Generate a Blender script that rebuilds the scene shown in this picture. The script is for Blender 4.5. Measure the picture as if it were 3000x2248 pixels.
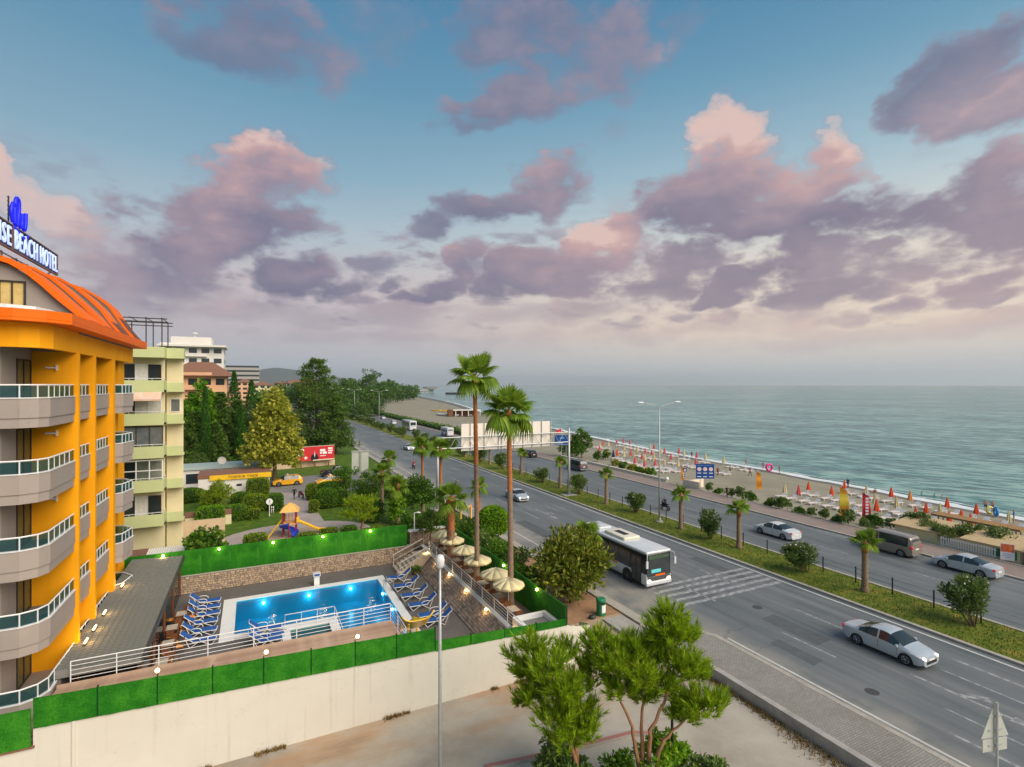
import bpy, bmesh, math, random
from mathutils import Vector, Matrix, noise

# ---------------------------------------------------------------- camera, sky, sun, exposure
for o in list(bpy.data.objects):
    bpy.data.objects.remove(o)
scene = bpy.context.scene
COL = scene.collection
R = math.radians
random.seed(7)
HEAD = math.atan(760 / 1550.0)            # the camera looks this far right of the road's direction
cam = bpy.data.cameras.new('camera')
cam.sensor_width = 36.0
cam.lens = 36.0 * 1550 / 3000
cam.clip_start = 0.1
cam.clip_end = 40000
cam.shift_y = 0.0013
cam_o = bpy.data.objects.new('camera', cam)
cam_o.location = (0, 0, 16)
cam_o.rotation_euler = (R(90), 0, -HEAD)
COL.objects.link(cam_o)
scene.camera = cam_o
scene.view_settings.view_transform = 'Standard'
scene.view_settings.look = 'None'
scene.view_settings.gamma = 1
scene.view_settings.use_curve_mapping = False
scene.view_settings.exposure = 0.78
scene.render.engine = 'CYCLES'
scene.cycles.use_denoising = True
scene.cycles.max_bounces = 6
scene.cycles.transparent_max_bounces = 12
scene.cycles.volume_bounces = 0
scene.cycles.sample_clamp_indirect = 6
scene.cycles.caustics_reflective = False
scene.cycles.caustics_refractive = False

SUN_AZ, SUN_EL = R(152), R(38)            # azimuth from the road direction (+Y) clockwise
sun = bpy.data.lights.new('sun', 'SUN')
sun.energy = 2.7
sun.angle = R(55)
sun.color = (1.0, 0.88, 0.74)
sun_o = bpy.data.objects.new('sun', sun)
sd = Vector((math.sin(SUN_AZ) * math.cos(SUN_EL), math.cos(SUN_AZ) * math.cos(SUN_EL), math.sin(SUN_EL)))
sun_o.rotation_euler = (-sd).to_track_quat('-Z', 'Y').to_euler()
sun_o.location = (0, 0, 60)
COL.objects.link(sun_o)


def lin(*c):
    return tuple(((v / 255 + .055) / 1.055) ** 2.4 if v > 10 else v / 255 / 12.92 for v in c)


class NT:
    """small helper to wire node trees"""
    def __init__(s, nt):
        s.nt = nt

    def n(s, t, **kw):
        nd = s.nt.nodes.new(t)
        for k, v in kw.items():
            setattr(nd, k, v)
        return nd

    def put(s, sock, v):
        if v is None:
            return
        if hasattr(v, 'is_output'):
            s.nt.links.new(v, sock)
        else:
            if sock.type == 'RGBA' and len(v) == 3:
                v = (*v, 1)
            sock.default_value = v

    def math(s, op, a, b=None, c=None, clamp=False):
        nd = s.n('ShaderNodeMath', operation=op, use_clamp=clamp)
        for i, v in enumerate((a, b, c)):
            s.put(nd.inputs[i], v)
        return nd.outputs[0]

    def vmath(s, op, a, b=None):
        nd = s.n('ShaderNodeVectorMath', operation=op)
        s.put(nd.inputs[0], a)
        s.put(nd.inputs[1], b)
        return nd.outputs[0]

    def mix(s, f, a, b, blend='MIX'):
        nd = s.n('ShaderNodeMix', data_type='RGBA', blend_type=blend)
        s.put(nd.inputs[0], f)
        s.put(nd.inputs[6], a)
        s.put(nd.inputs[7], b)
        return nd.outputs[2]

    def noise(s, vec, scale, detail=4, rough=.55, dim='3D', out=0, lac=2.0, dist=0):
        nd = s.n('ShaderNodeTexNoise', noise_dimensions=dim)
        s.put(nd.inputs['Vector'], vec)
        nd.inputs['Scale'].default_value = scale
        nd.inputs['Detail'].default_value = detail
        nd.inputs['Roughness'].default_value = rough
        nd.inputs['Distortion'].default_value = dist
        return nd.outputs[out]

    def ramp(s, f, stops, interp='LINEAR'):
        nd = s.n('ShaderNodeValToRGB')
        cr = nd.color_ramp
        cr.interpolation = interp
        while len(cr.elements) < len(stops):
            cr.elements.new(.5)
        for e, (p, c) in zip(cr.elements, stops):
            e.position = p
            e.color = (*c, 1) if len(c) == 3 else c
        s.put(nd.inputs[0], f)
        return nd.outputs[0]

    def range(s, v, a, b, c=0., d=1., smooth=True):
        nd = s.n('ShaderNodeMapRange', interpolation_type='SMOOTHSTEP' if smooth else 'LINEAR')
        for i, x in enumerate((v, a, b, c, d)):
            s.put(nd.inputs[i], x)
        return nd.outputs[0]


# clouds: azimuth, elevation, radii, tilt, tone, opacity (radians, in world directions)
CLOUDS = [(0.021,0.334,0.086,0.057,-0.17,0.75,1.00),
(-0.065,0.268,0.112,0.053,-0.21,0.42,1.00),
(-0.158,0.212,0.088,0.048,-0.09,0.22,1.00),
(0.010,0.264,0.078,0.033,-0.14,0.30,1.00),
(-0.141,0.180,0.090,0.028,0.00,0.30,0.80),
(0.039,0.547,0.110,0.044,0.09,0.35,0.80),
(-0.018,0.506,0.104,0.027,0.00,0.22,0.65),
(0.211,0.580,0.058,0.036,0.00,0.35,0.25),
(0.494,0.594,0.131,0.036,0.00,0.30,0.70),
(0.581,0.547,0.103,0.054,0.00,0.40,0.80),
(0.459,0.491,0.096,0.041,-0.26,0.40,0.85),
(0.658,0.560,0.063,0.040,0.00,0.45,0.70),
(0.624,0.437,0.034,0.021,0.00,0.40,0.35),
(0.772,0.565,0.055,0.015,-0.52,0.45,0.30),
(0.512,0.353,0.070,0.037,-0.21,0.50,0.95),
(0.424,0.326,0.079,0.028,-0.09,0.20,0.95),
(0.312,0.296,0.043,0.021,-0.35,0.12,0.85),
(0.849,0.385,0.060,0.059,-0.17,0.95,1.00),
(0.834,0.323,0.113,0.058,-0.14,0.60,1.00),
(0.788,0.291,0.094,0.042,0.00,0.15,1.00),
(0.969,0.365,0.041,0.050,0.00,0.90,1.00),
(0.935,0.309,0.076,0.042,-0.26,0.55,1.00),
(0.893,0.257,0.079,0.030,0.00,0.20,1.00),
(1.196,0.272,0.052,0.051,-0.26,0.30,1.00),
(1.237,0.250,0.057,0.058,-0.26,0.45,1.00),
(1.125,0.243,0.065,0.026,-0.24,0.10,1.00),
(1.008,0.256,0.070,0.036,-0.14,0.12,1.00),
(1.172,0.216,0.075,0.028,-0.17,0.35,1.00),
(1.186,0.429,0.092,0.023,-0.42,0.25,0.90),
(1.219,0.385,0.073,0.027,-0.35,0.55,0.90),
(1.125,0.415,0.038,0.015,-0.35,0.30,0.80),
(0.069,0.186,0.056,0.033,-0.09,0.18,1.00),
(0.138,0.178,0.047,0.019,-0.17,0.20,0.90),
(0.186,0.217,0.033,0.021,-0.44,0.20,0.80),
(0.211,0.186,0.025,0.011,-0.35,0.20,0.80),
(0.355,0.224,0.048,0.037,-0.35,0.50,0.95),
(0.303,0.181,0.073,0.033,-0.26,0.25,1.00),
(0.633,0.262,0.047,0.047,0.00,0.95,1.00),
(0.598,0.206,0.094,0.040,-0.09,0.60,1.00),
(0.494,0.217,0.074,0.032,-0.14,0.40,1.00),
(0.459,0.183,0.096,0.020,-0.07,0.20,0.90),
(0.764,0.199,0.071,0.032,-0.17,0.30,0.95),
(0.708,0.161,0.090,0.021,-0.10,0.20,0.90),
(0.864,0.176,0.041,0.026,-0.35,0.12,1.00),
(0.849,0.146,0.037,0.016,-0.17,0.15,0.90),
(0.962,0.175,0.087,0.034,-0.14,0.30,1.00),
(0.989,0.143,0.084,0.021,-0.09,0.30,0.90),
(1.063,0.186,0.077,0.018,-0.24,0.35,0.80),
(1.092,0.124,0.027,0.018,-0.21,0.50,0.95),
(1.051,0.102,0.036,0.011,-0.09,0.50,0.80),
(1.182,0.157,0.054,0.023,-0.17,0.50,0.95),
(1.196,0.123,0.052,0.015,-0.07,0.50,0.90),
(1.233,0.082,0.036,0.015,0.00,0.60,0.70),
(-0.318,0.281,0.018,0.049,0.17,1.25,1.00),
(-0.281,0.243,0.053,0.029,0.14,1.15,0.75),
(-0.236,0.207,0.057,0.026,0.17,1.00,0.50),
(-0.032,0.132,0.137,0.020,0.00,0.45,0.50),
(0.178,0.119,0.162,0.018,0.00,0.45,0.50),
(0.477,0.128,0.175,0.019,-0.03,0.50,0.50),
(0.278,0.079,0.280,0.015,0.00,0.42,0.45),
(-0.158,0.136,0.076,0.028,0.00,0.50,0.55),
(0.748,0.093,0.241,0.018,-0.03,0.60,0.50),
(1.033,0.067,0.209,0.015,-0.03,0.70,0.50)]


def make_world():
    w = bpy.data.worlds.new('World')
    scene.world = w
    w.use_nodes = True
    nt = w.node_tree
    nt.nodes.clear()
    N = NT(nt)
    tc = N.n('ShaderNodeTexCoord')
    d = N.n('ShaderNodeVectorMath', operation='NORMALIZE')
    nt.links.new(tc.outputs['Generated'], d.inputs[0])
    d = d.outputs[0]
    sep = N.n('ShaderNodeSeparateXYZ')
    nt.links.new(d, sep.inputs[0])
    az = N.math('ARCTAN2', sep.outputs[0], sep.outputs[1])
    el = N.math('ARCSINE', sep.outputs[2])
    # turbulent edges
    q = N.n('ShaderNodeCombineXYZ')
    N.put(q.inputs[0], N.math('MULTIPLY', az, 1.0))
    N.put(q.inputs[1], N.math('MULTIPLY', el, 1.7))
    q = q.outputs[0]
    n1 = N.noise(q, 4.2, 6, .56)
    n2 = N.noise(N.vmath('ADD', q, (7.3, 1.1, 3.)), 4.2, 5, .56)
    n3 = N.noise(N.vmath('ADD', q, (2.1, 9.4, 1.)), 10.0, 8, .60)
    azw = N.math('ADD', az, N.math('MULTIPLY', N.math('SUBTRACT', n1, .5), .26))
    elw = N.math('ADD', el, N.math('MULTIPLY', N.math('SUBTRACT', n2, .5), .15))
    pq = N.n('ShaderNodeCombineXYZ')
    N.put(pq.inputs[0], azw)
    N.put(pq.inputs[1], elw)
    pq.inputs[2].default_value = 1
    pq = pq.outputs[0]

    def dot(v):
        nd = N.n('ShaderNodeVectorMath', operation='DOT_PRODUCT')
        nt.links.new(pq, nd.inputs[0])
        nd.inputs[1].default_value = v
        return nd.outputs['Value']

    W = WT = WO = Mx = 0.0
    for (a0, e0, ra, re, rot, tn, op) in CLOUDS:
        ra, re = ra * CLOUD_SIZE, re * CLOUD_SIZE
        c, s = math.cos(rot), math.sin(rot)
        vx = (c / ra, -s / ra, -(c * a0 - s * e0) / ra)
        vy = (s / re, c / re, -(s * a0 + c * e0) / re)
        x, y = dot(vx), dot(vy)
        r2 = N.math('MULTIPLY_ADD', x, x, N.math('MULTIPLY', y, y))
        wgt = N.math('MULTIPLY_ADD', r2, -.55, 1.0, clamp=True)
        lit = dot(tuple(.22 * q + .10 * p_ + (tn if i_ == 2 else 0) for i_, (p_, q) in enumerate(zip(vx, vy))))
        Mx = N.math('MAXIMUM', Mx, wgt)
        W = N.math('ADD', W, wgt)
        WT = N.math('MULTIPLY_ADD', wgt, lit, WT)
        WO = N.math('MULTIPLY_ADD', wgt, op, WO)
    M = Mx
    Ws = N.math('MAXIMUM', W, .0001)
    tone = N.math('DIVIDE', WT, Ws)
    opac = N.math('DIVIDE', WO, Ws)
    dens = N.math('ADD', M, N.math('MULTIPLY', N.math('SUBTRACT', n3, .5), 1.8))
    dens = N.math('ADD', dens, N.math('MULTIPLY', N.math('SUBTRACT', n1, .5), 1.2))
    soft = N.range(opac, .3, 1.0, .85, .46)
    cover = N.math('MULTIPLY', N.range(dens, .40, N.math('ADD', .40, soft)), opac)
    # the same kind of scattered cloud everywhere else in the sky
    g1 = N.noise(N.vmath('MULTIPLY', d, (1.6, 1.6, 3.6)), 1.7, 6, .58)
    behind = N.range(N.math('COSINE', N.math('SUBTRACT', az, HEAD)), .72, .35)
    cov2 = N.math('MULTIPLY', N.range(g1, .47, .64), N.math('MAXIMUM', behind, N.range(el, .62, .85)))
    cover = N.math('MAXIMUM', cover, N.math('MULTIPLY', cov2, .8))
    # small low cumulus all round the horizon
    qq = N.n('ShaderNodeCombineXYZ')
    N.put(qq.inputs[0], az)
    N.put(qq.inputs[1], N.math('MULTIPLY', el, 2.4))
    g3 = N.noise(qq.outputs[0], 8.5, 6, .58)
    band = N.math('MULTIPLY', N.range(el, .05, .12), N.range(el, .36, .24))
    low = N.math('MULTIPLY', N.math('MULTIPLY', N.range(g3, .50, .64), band), .75)
    tone = N.mix(N.range(cover, .05, .5), (.42, .42, .42), tone)
    cover = N.math('MAXIMUM', cover, low)
    tone = N.math('ADD', tone, N.math('MULTIPLY', N.math('SUBTRACT', n3, .5), 1.1))
    tone = N.math('ADD', tone, N.math('MULTIPLY', N.math('SUBTRACT', n2, .5), .5))
    ccol = N.ramp(tone, [(0.0, lin(100, 102, 132)), (.30, lin(126, 120, 144)), (.62, lin(162, 142, 156)), (.88, lin(200, 164, 164)), (1.1, lin(224, 192, 184))])
    # clear sky: physical sky under a dusk tint
    sky = N.n('ShaderNodeTexSky', sky_type='NISHITA', sun_disc=False)
    sky.sun_elevation = SUN_EL
    sky.sun_rotation = SUN_AZ
    sky.air_density = 1.2
    sky.dust_density = 2.0
    grad = N.ramp(N.math('MULTIPLY', el, 1 / .80), [
        (0.0, lin(182, 196, 204)), (.05, lin(190, 194, 204)), (.12, lin(198, 184, 190)), (.22, lin(206, 192, 194)), (.33, lin(180, 196, 206)),
        (.45, lin(138, 176, 196)), (.62, lin(98, 152, 182)), (.80, lin(72, 132, 170)), (1.0, lin(54, 112, 154))])
    # warm afterglow towards the open sea
    gl = N.math('COSINE', N.math('SUBTRACT', az, R(85)))
    glow = N.math('MULTIPLY', N.range(gl, .15, .95), N.range(el, .62, .0))
    grad = N.mix(N.math('MULTIPLY', glow, .85), grad, N.ramp(N.math('MULTIPLY', el, 1 / .8), [
        (0, lin(200, 214, 216)), (.05, lin(220, 214, 208)), (.12, lin(255, 228, 200)), (.26, lin(255, 240, 216)), (.42, lin(216, 230, 230)), (.7, lin(150, 200, 220))]))
    far = N.range(gl, .1, -.35)
    grad = N.mix(N.math('MULTIPLY', far, .15), grad, lin(110, 135, 160))
    base = N.mix(.12, N.mix(1.0, grad, (10, 10, 10), 'MULTIPLY'), sky.outputs[0])
    ccol = N.mix(N.range(el, .15, .0, 0, .85), ccol, lin(196, 188, 194))
    glc = N.math('MULTIPLY', glow, .22)
    ccol = N.mix(glc, ccol, lin(214, 176, 166))
    out = N.mix(N.math('MULTIPLY', cover, N.range(el, .0, .07, .0, .96)), base, N.mix(1.0, ccol, (10, 10, 10), 'MULTIPLY'))
    below = N.range(el, -.02, -.10)
    out = N.mix(below, out, (1.6, 1.7, 1.7))
    bg = N.n('ShaderNodeBackground')
    nt.links.new(out, bg.inputs[0])
    bg.inputs[1].default_value = 0.1 * SKY_GAIN
    wo = N.n('ShaderNodeOutputWorld')
    nt.links.new(bg.outputs[0], wo.inputs[0])
    w.cycles.sampling_method = 'MANUAL'
    w.cycles.sample_map_resolution = 512


HAZE = 0.00008
SKY_GAIN = 0.595
CLOUD_SIZE = 1.42
make_world()


# ---------------------------------------------------------------- materials
MATS = {}


def M(name, c1, c2=None, scale=3.0, rough=.75, bump=0.0, bscale=None, metal=0.0, emit=0.0, spec=.4, c3=None, stain=.0, sscale=.35, coat=0.0,
      vary=False, streak=0.0):
    """procedural material: base colour broken up by two sizes of noise, optional bump"""
    if name in MATS:
        return MATS[name]
    m = bpy.data.materials.new(name)
    m.use_nodes = True
    nt = m.node_tree
    N = NT(nt)
    b = nt.nodes['Principled BSDF']
    tc = N.n('ShaderNodeTexCoord').outputs['Object']
    c2 = c2 or tuple(v * .82 for v in c1)
    f = N.range(N.noise(tc, scale, 5, .6), .3, .7)
    if vary:
        oi = N.n('ShaderNodeObjectInfo')
        f = N.math('ADD', N.math('MULTIPLY', f, .4), N.math('MULTIPLY', oi.outputs['Random'], .8))
    col = N.mix(f, c1, c2)
    if c3:
        col = N.mix(N.range(N.noise(N.vmath('ADD', tc, (3, 8, 1)), sscale, 5, .6), .48, .68, 0, stain), col, c3)
    if streak:
        sv = N.noise(N.vmath('MULTIPLY', tc, (2.6, 2.6, .10)), 1.0, 6, .65)
        sv2 = N.noise(N.vmath('ADD', tc, (5, 1, 2)), .5, 4, .6)
        col = N.mix(N.math('MULTIPLY', N.range(sv, .52, .74, 0, streak), N.range(sv2, .35, .65)), col, N.mix(1.0, col, (.55, .52, .47), 'MULTIPLY'))
        v = N.n('ShaderNodeTexVoronoi', feature='DISTANCE_TO_EDGE')
        N.put(v.inputs['Vector'], N.vmath('ADD', N.vmath('MULTIPLY', tc, (.25, .25, .4)), N.vmath('MULTIPLY', N.noise(tc, 1.2, 4, .6, out=1), (.35, .35, .35))))
        v.inputs['Scale'].default_value = 1.0
        col = N.mix(N.range(v.outputs[0], .004, .0, 0, streak * .5), col, N.mix(1.0, col, (.5, .47, .42), 'MULTIPLY'))
    N.put(b.inputs['Base Color'], col)
    b.inputs['Roughness'].default_value = rough
    b.inputs['Metallic'].default_value = metal
    b.inputs['Specular IOR Level'].default_value = spec
    b.inputs['Coat Weight'].default_value = coat
    if emit:
        N.put(b.inputs['Emission Color'], c1)
        b.inputs['Emission Strength'].default_value = emit
    if bump:
        bn = N.n('ShaderNodeBump')
        bn.inputs['Strength'].default_value = min(1, bump)
        bn.inputs['Distance'].default_value = .02 if bump <= 1 else .02 * bump
        N.put(bn.inputs['Height'], N.noise(tc, bscale or scale * 6, 5, .65))
        nt.links.new(bn.outputs[0], b.inputs['Normal'])
    MATS[name] = m
    return m


def leafmat(name, dark, mid, light, trans=.3, rough=.55):
    """leaves: each leaf takes its own shade"""
    m = bpy.data.materials.new(name)
    m.use_nodes = True
    nt = m.node_tree
    N = NT(nt)
    b = nt.nodes['Principled BSDF']
    geo = N.n('ShaderNodeNewGeometry')
    tc = N.n('ShaderNodeTexCoord').outputs['Object']
    f = N.math('ADD', N.math('MULTIPLY', geo.outputs['Random Per Island'], .55), N.math('MULTIPLY', N.noise(tc, 1.7, 3, .5), .6))
    oi = N.n('ShaderNodeObjectInfo')
    f = N.math('ADD', f, N.math('MULTIPLY', N.math('SUBTRACT', oi.outputs['Random'], .5), .16))
    col = N.ramp(f, [(.15, dark), (.55, mid), (.95, light)])
    N.put(b.inputs['Base Color'], col)
    b.inputs['Roughness'].default_value = rough
    b.inputs['Specular IOR Level'].default_value = .25
    t = N.n('ShaderNodeBsdfTranslucent')
    N.put(t.inputs[0], N.mix(.5, col, light))
    mx = N.n('ShaderNodeMixShader')
    mx.inputs[0].default_value = trans
    nt.links.new(b.outputs[0], mx.inputs[1])
    nt.links.new(t.outputs[0], mx.inputs[2])
    nt.links.new(mx.outputs[0], nt.nodes['Material Output'].inputs[0])
    MATS[name] = m
    return m


def glassmat(name, tint, rough=.05, mixf=.55, dark=(.02, .03, .035)):
    """a pane: partly see-through, partly reflecting"""
    m = bpy.data.materials.new(name)
    m.use_nodes = True
    nt = m.node_tree
    N = NT(nt)
    b = nt.nodes['Principled BSDF']
    b.inputs['Base Color'].default_value = (*dark, 1)
    b.inputs['Roughness'].default_value = rough
    b.inputs['Specular IOR Level'].default_value = .9
    t = N.n('ShaderNodeBsdfTransparent')
    t.inputs[0].default_value = (*tint, 1)
    mx = N.n('ShaderNodeMixShader')
    mx.inputs[0].default_value = mixf
    nt.links.new(b.outputs[0], mx.inputs[1])
    nt.links.new(t.outputs[0], mx.inputs[2])
    nt.links.new(mx.outputs[0], nt.nodes['Material Output'].inputs[0])
    MATS[name] = m
    return m


def roadmat():
    m = bpy.data.materials.new('road_asphalt')
    m.use_nodes = True
    nt = m.node_tree
    N = NT(nt)
    b = nt.nodes['Principled BSDF']
    tc = N.n('ShaderNodeTexCoord').outputs['Object']
    st = N.vmath('MULTIPLY', tc, (1.0, .045, 1))
    lanes = N.noise(st, 1.1, 5, .6)
    blot = N.noise(tc, .16, 5, .6)
    fine = N.noise(tc, 22, 3, .7)
    f = N.math('ADD', N.math('MULTIPLY', lanes, .65), N.math('MULTIPLY', blot, .35))
    col = N.ramp(f, [(.32, (.085, .102, .108)), (.5, (.145, .160, .163)), (.68, (.215, .222, .216))])
    # dust lies along the near kerb and where cars turn in
    sp = N.n('ShaderNodeSeparateXYZ')
    nt.links.new(tc, sp.inputs[0])
    dust = N.math('MULTIPLY', N.range(N.math('ADD', sp.outputs[0], N.math('MULTIPLY', N.math('SUBTRACT', blot, .5), 5)), 29.0, 26.0), N.range(N.noise(tc, .5, 4, .6), .3, .6, .25, .85))
    col = N.mix(dust, col, (.34, .315, .265))
    # cracks sealed with tar and patches
    v = N.n('ShaderNodeTexVoronoi', feature='DISTANCE_TO_EDGE')
    N.put(v.inputs['Vector'], N.vmath('ADD', N.vmath('MULTIPLY', tc, (.12, .07, 1)), N.vmath('MULTIPLY', N.noise(tc, .8, 3, .5, out=1), (.12, .12, 0))))
    v.inputs['Scale'].default_value = 1.0
    col = N.mix(N.range(v.outputs[0], .004, .0, 0, .35), col, (.05, .054, .056))
    col = N.mix(N.math('MULTIPLY', fine, .5), col, N.mix(1.0, col, (.72, .72, .72), 'MULTIPLY'))
    N.put(b.inputs['Base Color'], col)
    N.put(b.inputs['Roughness'], N.range(lanes, .3, .7, .48, .72))
    b.inputs['Specular IOR Level'].default_value = .45
    bn = N.n('ShaderNodeBump')
    bn.inputs['Strength'].default_value = .25
    bn.inputs['Distance'].default_value = .01
    N.put(bn.inputs['Height'], fine)
    nt.links.new(bn.outputs[0], b.inputs['Normal'])
    return m


def lotmat():
    m = bpy.data.materials.new('lot_concrete')
    m.use_nodes = True
    nt = m.node_tree
    N = NT(nt)
    b = nt.nodes['Principled BSDF']
    tc = N.n('ShaderNodeTexCoord').outputs['Object']
    n1 = N.noise(tc, .22, 6, .62)
    n2 = N.noise(N.vmath('MULTIPLY', tc, (.5, 1.6, 1)), .35, 5, .6)
    n3 = N.noise(tc, 9, 4, .7)
    col = N.ramp(n1, [(.34, (.30, .265, .215)), (.5, (.42, .375, .305)), (.66, (.50, .455, .375))])
    sp = N.n('ShaderNodeSeparateXYZ')
    nt.links.new(tc, sp.inputs[0])
    soil = N.math('MULTIPLY', N.range(N.math('ADD', sp.outputs[1], N.math('MULTIPLY', n2, 6)), 23.5, 29.0), N.range(n2, .38, .62))
    col = N.mix(N.math('MULTIPLY', soil, .75), col, (.44, .26, .13))
    col = N.mix(N.range(n2, .58, .75, 0, .6), col, (.13, .13, .125))
    col = N.mix(N.math('MULTIPLY', n3, .35), col, N.mix(1.0, col, (.6, .6, .6), 'MULTIPLY'))
    N.put(b.inputs['Base Color'], col)
    b.inputs['Roughness'].default_value = .85
    bn = N.n('ShaderNodeBump')
    bn.inputs['Strength'].default_value = .4
    bn.inputs['Distance'].default_value = .02
    N.put(bn.inputs['Height'], n3)
    nt.links.new(bn.outputs[0], b.inputs['Normal'])
    return m


def pavermat(name, c1, c2, sx, sy, joint=.55):
    m = bpy.data.materials.new(name)
    m.use_nodes = True
    nt = m.node_tree
    N = NT(nt)
    b = nt.nodes['Principled BSDF']
    tc = N.n('ShaderNodeTexCoord').outputs['Object']
    br = N.n('ShaderNodeTexBrick')
    N.put(br.inputs['Vector'], tc)
    br.inputs['Scale'].default_value = 1
    br.inputs['Brick Width'].default_value = sx
    br.inputs['Row Height'].default_value = sy
    br.inputs['Mortar Size'].default_value = .012
    br.inputs['Color1'].default_value = (*c1, 1)
    br.inputs['Color2'].default_value = (*c2, 1)
    br.inputs['Mortar'].default_value = (*[v * joint for v in c1], 1)
    n1 = N.noise(tc, .4, 5, .6)
    n2 = N.noise(tc, 2.5, 5, .65)
    col = N.mix(N.range(n1, .35, .7, 0, .5), br.outputs[0], N.mix(1.0, br.outputs[0], (.7, .67, .62), 'MULTIPLY'))
    col = N.mix(N.range(n2, .62, .72, 0, .35), col, (.42, .38, .28))
    N.put(b.inputs['Base Color'], col)
    b.inputs['Roughness'].default_value = .8
    bn = N.n('ShaderNodeBump')
    bn.inputs['Strength'].default_value = .35
    bn.inputs['Distance'].default_value = .01
    N.put(bn.inputs['Height'], N.math('ADD', br.outputs[1], N.math('MULTIPLY', n2, -.5)))
    nt.links.new(bn.outputs[0], b.inputs['Normal'])
    MATS[name] = m
    return m


def seamat():
    m = bpy.data.materials.new('sea_water')
    m.use_nodes = True
    nt = m.node_tree
    N = NT(nt)
    b = nt.nodes['Principled BSDF']
    tc = N.n('ShaderNodeTexCoord').outputs['Object']
    rot = N.n('ShaderNodeMapping')
    N.put(rot.inputs[0], tc)
    rot.inputs['Rotation'].default_value = (0, 0, R(-24))
    p = rot.outputs[0]
    wv = N.vmath('MULTIPLY', p, (1.0, .34, 1))
    n1 = N.noise(wv, .10, 6, .60)
    n2 = N.noise(wv, .55, 6, .62)
    n3 = N.noise(N.vmath('MULTIPLY', p, (1, .5, 1)), .012, 4, .55)
    f = N.math('ADD', N.math('MULTIPLY', N.range(n2, .30, .70), .42), N.math('ADD', N.math('MULTIPLY', N.range(n1, .32, .68), .22), N.math('MULTIPLY', n3, .40)))
    col = N.ramp(f, [(.36, (.014, .095, .105)), (.52, (.070, .245, .235)), (.70, (.26, .46, .41))])
    N.put(b.inputs['Base Color'], col)
    b.inputs['Roughness'].default_value = .16
    b.inputs['IOR'].default_value = 1.33
    b.inputs['Specular IOR Level'].default_value = .5
    h = N.math('ADD', N.math('MULTIPLY', n1, 1.6), N.math('MULTIPLY', n2, .7))
    bn = N.n('ShaderNodeBump')
    bn.inputs['Strength'].default_value = 1
    bn.inputs['Distance'].default_value = .9
    N.put(bn.inputs['Height'], h)
    nt.links.new(bn.outputs[0], b.inputs['Normal'])
    return m


def poolwatermat():
    m = bpy.data.materials.new('pool_water')
    m.use_nodes = True
    nt = m.node_tree
    N = NT(nt)
    nt.nodes.remove(nt.nodes['Principled BSDF'])
    tc = N.n('ShaderNodeTexCoord').outputs['Object']
    t = N.n('ShaderNodeBsdfTransparent')
    t.inputs[0].default_value = (.42, .82, .96, 1)
    gl = N.n('ShaderNodeBsdfGlossy')
    gl.inputs['Roughness'].default_value = .04
    bn = N.n('ShaderNodeBump')
    bn.inputs['Strength'].default_value = .5
    bn.inputs['Distance'].default_value = .05
    N.put(bn.inputs['Height'], N.noise(tc, 2.2, 4, .6))
    nt.links.new(bn.outputs[0], gl.inputs['Normal'])
    fr = N.n('ShaderNodeFresnel')
    fr.inputs[0].default_value = 1.33
    nt.links.new(bn.outputs[0], fr.inputs['Normal'])
    mx = N.n('ShaderNodeMixShader')
    nt.links.new(fr.outputs[0], mx.inputs[0])
    nt.links.new(t.outputs[0], mx.inputs[1])
    nt.links.new(gl.outputs[0], mx.inputs[2])
    nt.links.new(mx.outputs[0], nt.nodes['Material Output'].inputs[0])
    MATS['pool_water'] = m
    return m


def tilemat():
    m = bpy.data.materials.new('pool_tile')
    m.use_nodes = True
    nt = m.node_tree
    N = NT(nt)
    b = nt.nodes['Principled BSDF']
    tc = N.n('ShaderNodeTexCoord').outputs['Object']
    br = N.n('ShaderNodeTexBrick')
    br.offset = 0
    N.put(br.inputs['Vector'], tc)
    br.inputs['Scale'].default_value = 1
    br.inputs['Brick Width'].default_value = .25
    br.inputs['Row Height'].default_value = .25
    br.inputs['Mortar Size'].default_value = .012
    br.inputs['Color1'].default_value = (.005, .42, .66, 1)
    br.inputs['Color2'].default_value = (.004, .37, .60, 1)
    br.inputs['Mortar'].default_value = (.03, .48, .70, 1)
    N.put(b.inputs['Base Color'], br.outputs[0])
    b.inputs['Roughness'].default_value = .3
    MATS['pool_tile'] = m
    return m


def turfmat(name, a, b_, c):
    m = bpy.data.materials.new(name)
    m.use_nodes = True
    nt = m.node_tree
    N = NT(nt)
    b = nt.nodes['Principled BSDF']
    tc = N.n('ShaderNodeTexCoord').outputs['Object']
    f = N.math('ADD', N.math('MULTIPLY', N.noise(tc, 14, 5, .75), .5), N.math('MULTIPLY', N.noise(tc, 1.1, 4, .6), .5))
    oi = N.n('ShaderNodeObjectInfo')
    f = N.math('ADD', f, N.math('MULTIPLY', N.math('SUBTRACT', oi.outputs['Random'], .5), .12))
    tcol = N.ramp(f, [(.36, a), (.5, b_), (.64, c)])
    fade = N.range(N.noise(N.vmath('MULTIPLY', tc, (.9, .9, .5)), .9, 5, .65), .50, .72, 0, .55)
    tcol = N.mix(fade, tcol, N.mix(1.0, tcol, (1.9, 1.25, 1.2), 'MULTIPLY'))
    N.put(b.inputs['Base Color'], tcol)
    b.inputs['Roughness'].default_value = .8
    b.inputs['Specular IOR Level'].default_value = .2
    bn = N.n('ShaderNodeBump')
    bn.inputs['Strength'].default_value = .8
    bn.inputs['Distance'].default_value = .03
    N.put(bn.inputs['Height'], N.noise(tc, 40, 3, .8))
    nt.links.new(bn.outputs[0], b.inputs['Normal'])
    MATS[name] = m
    return m


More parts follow.
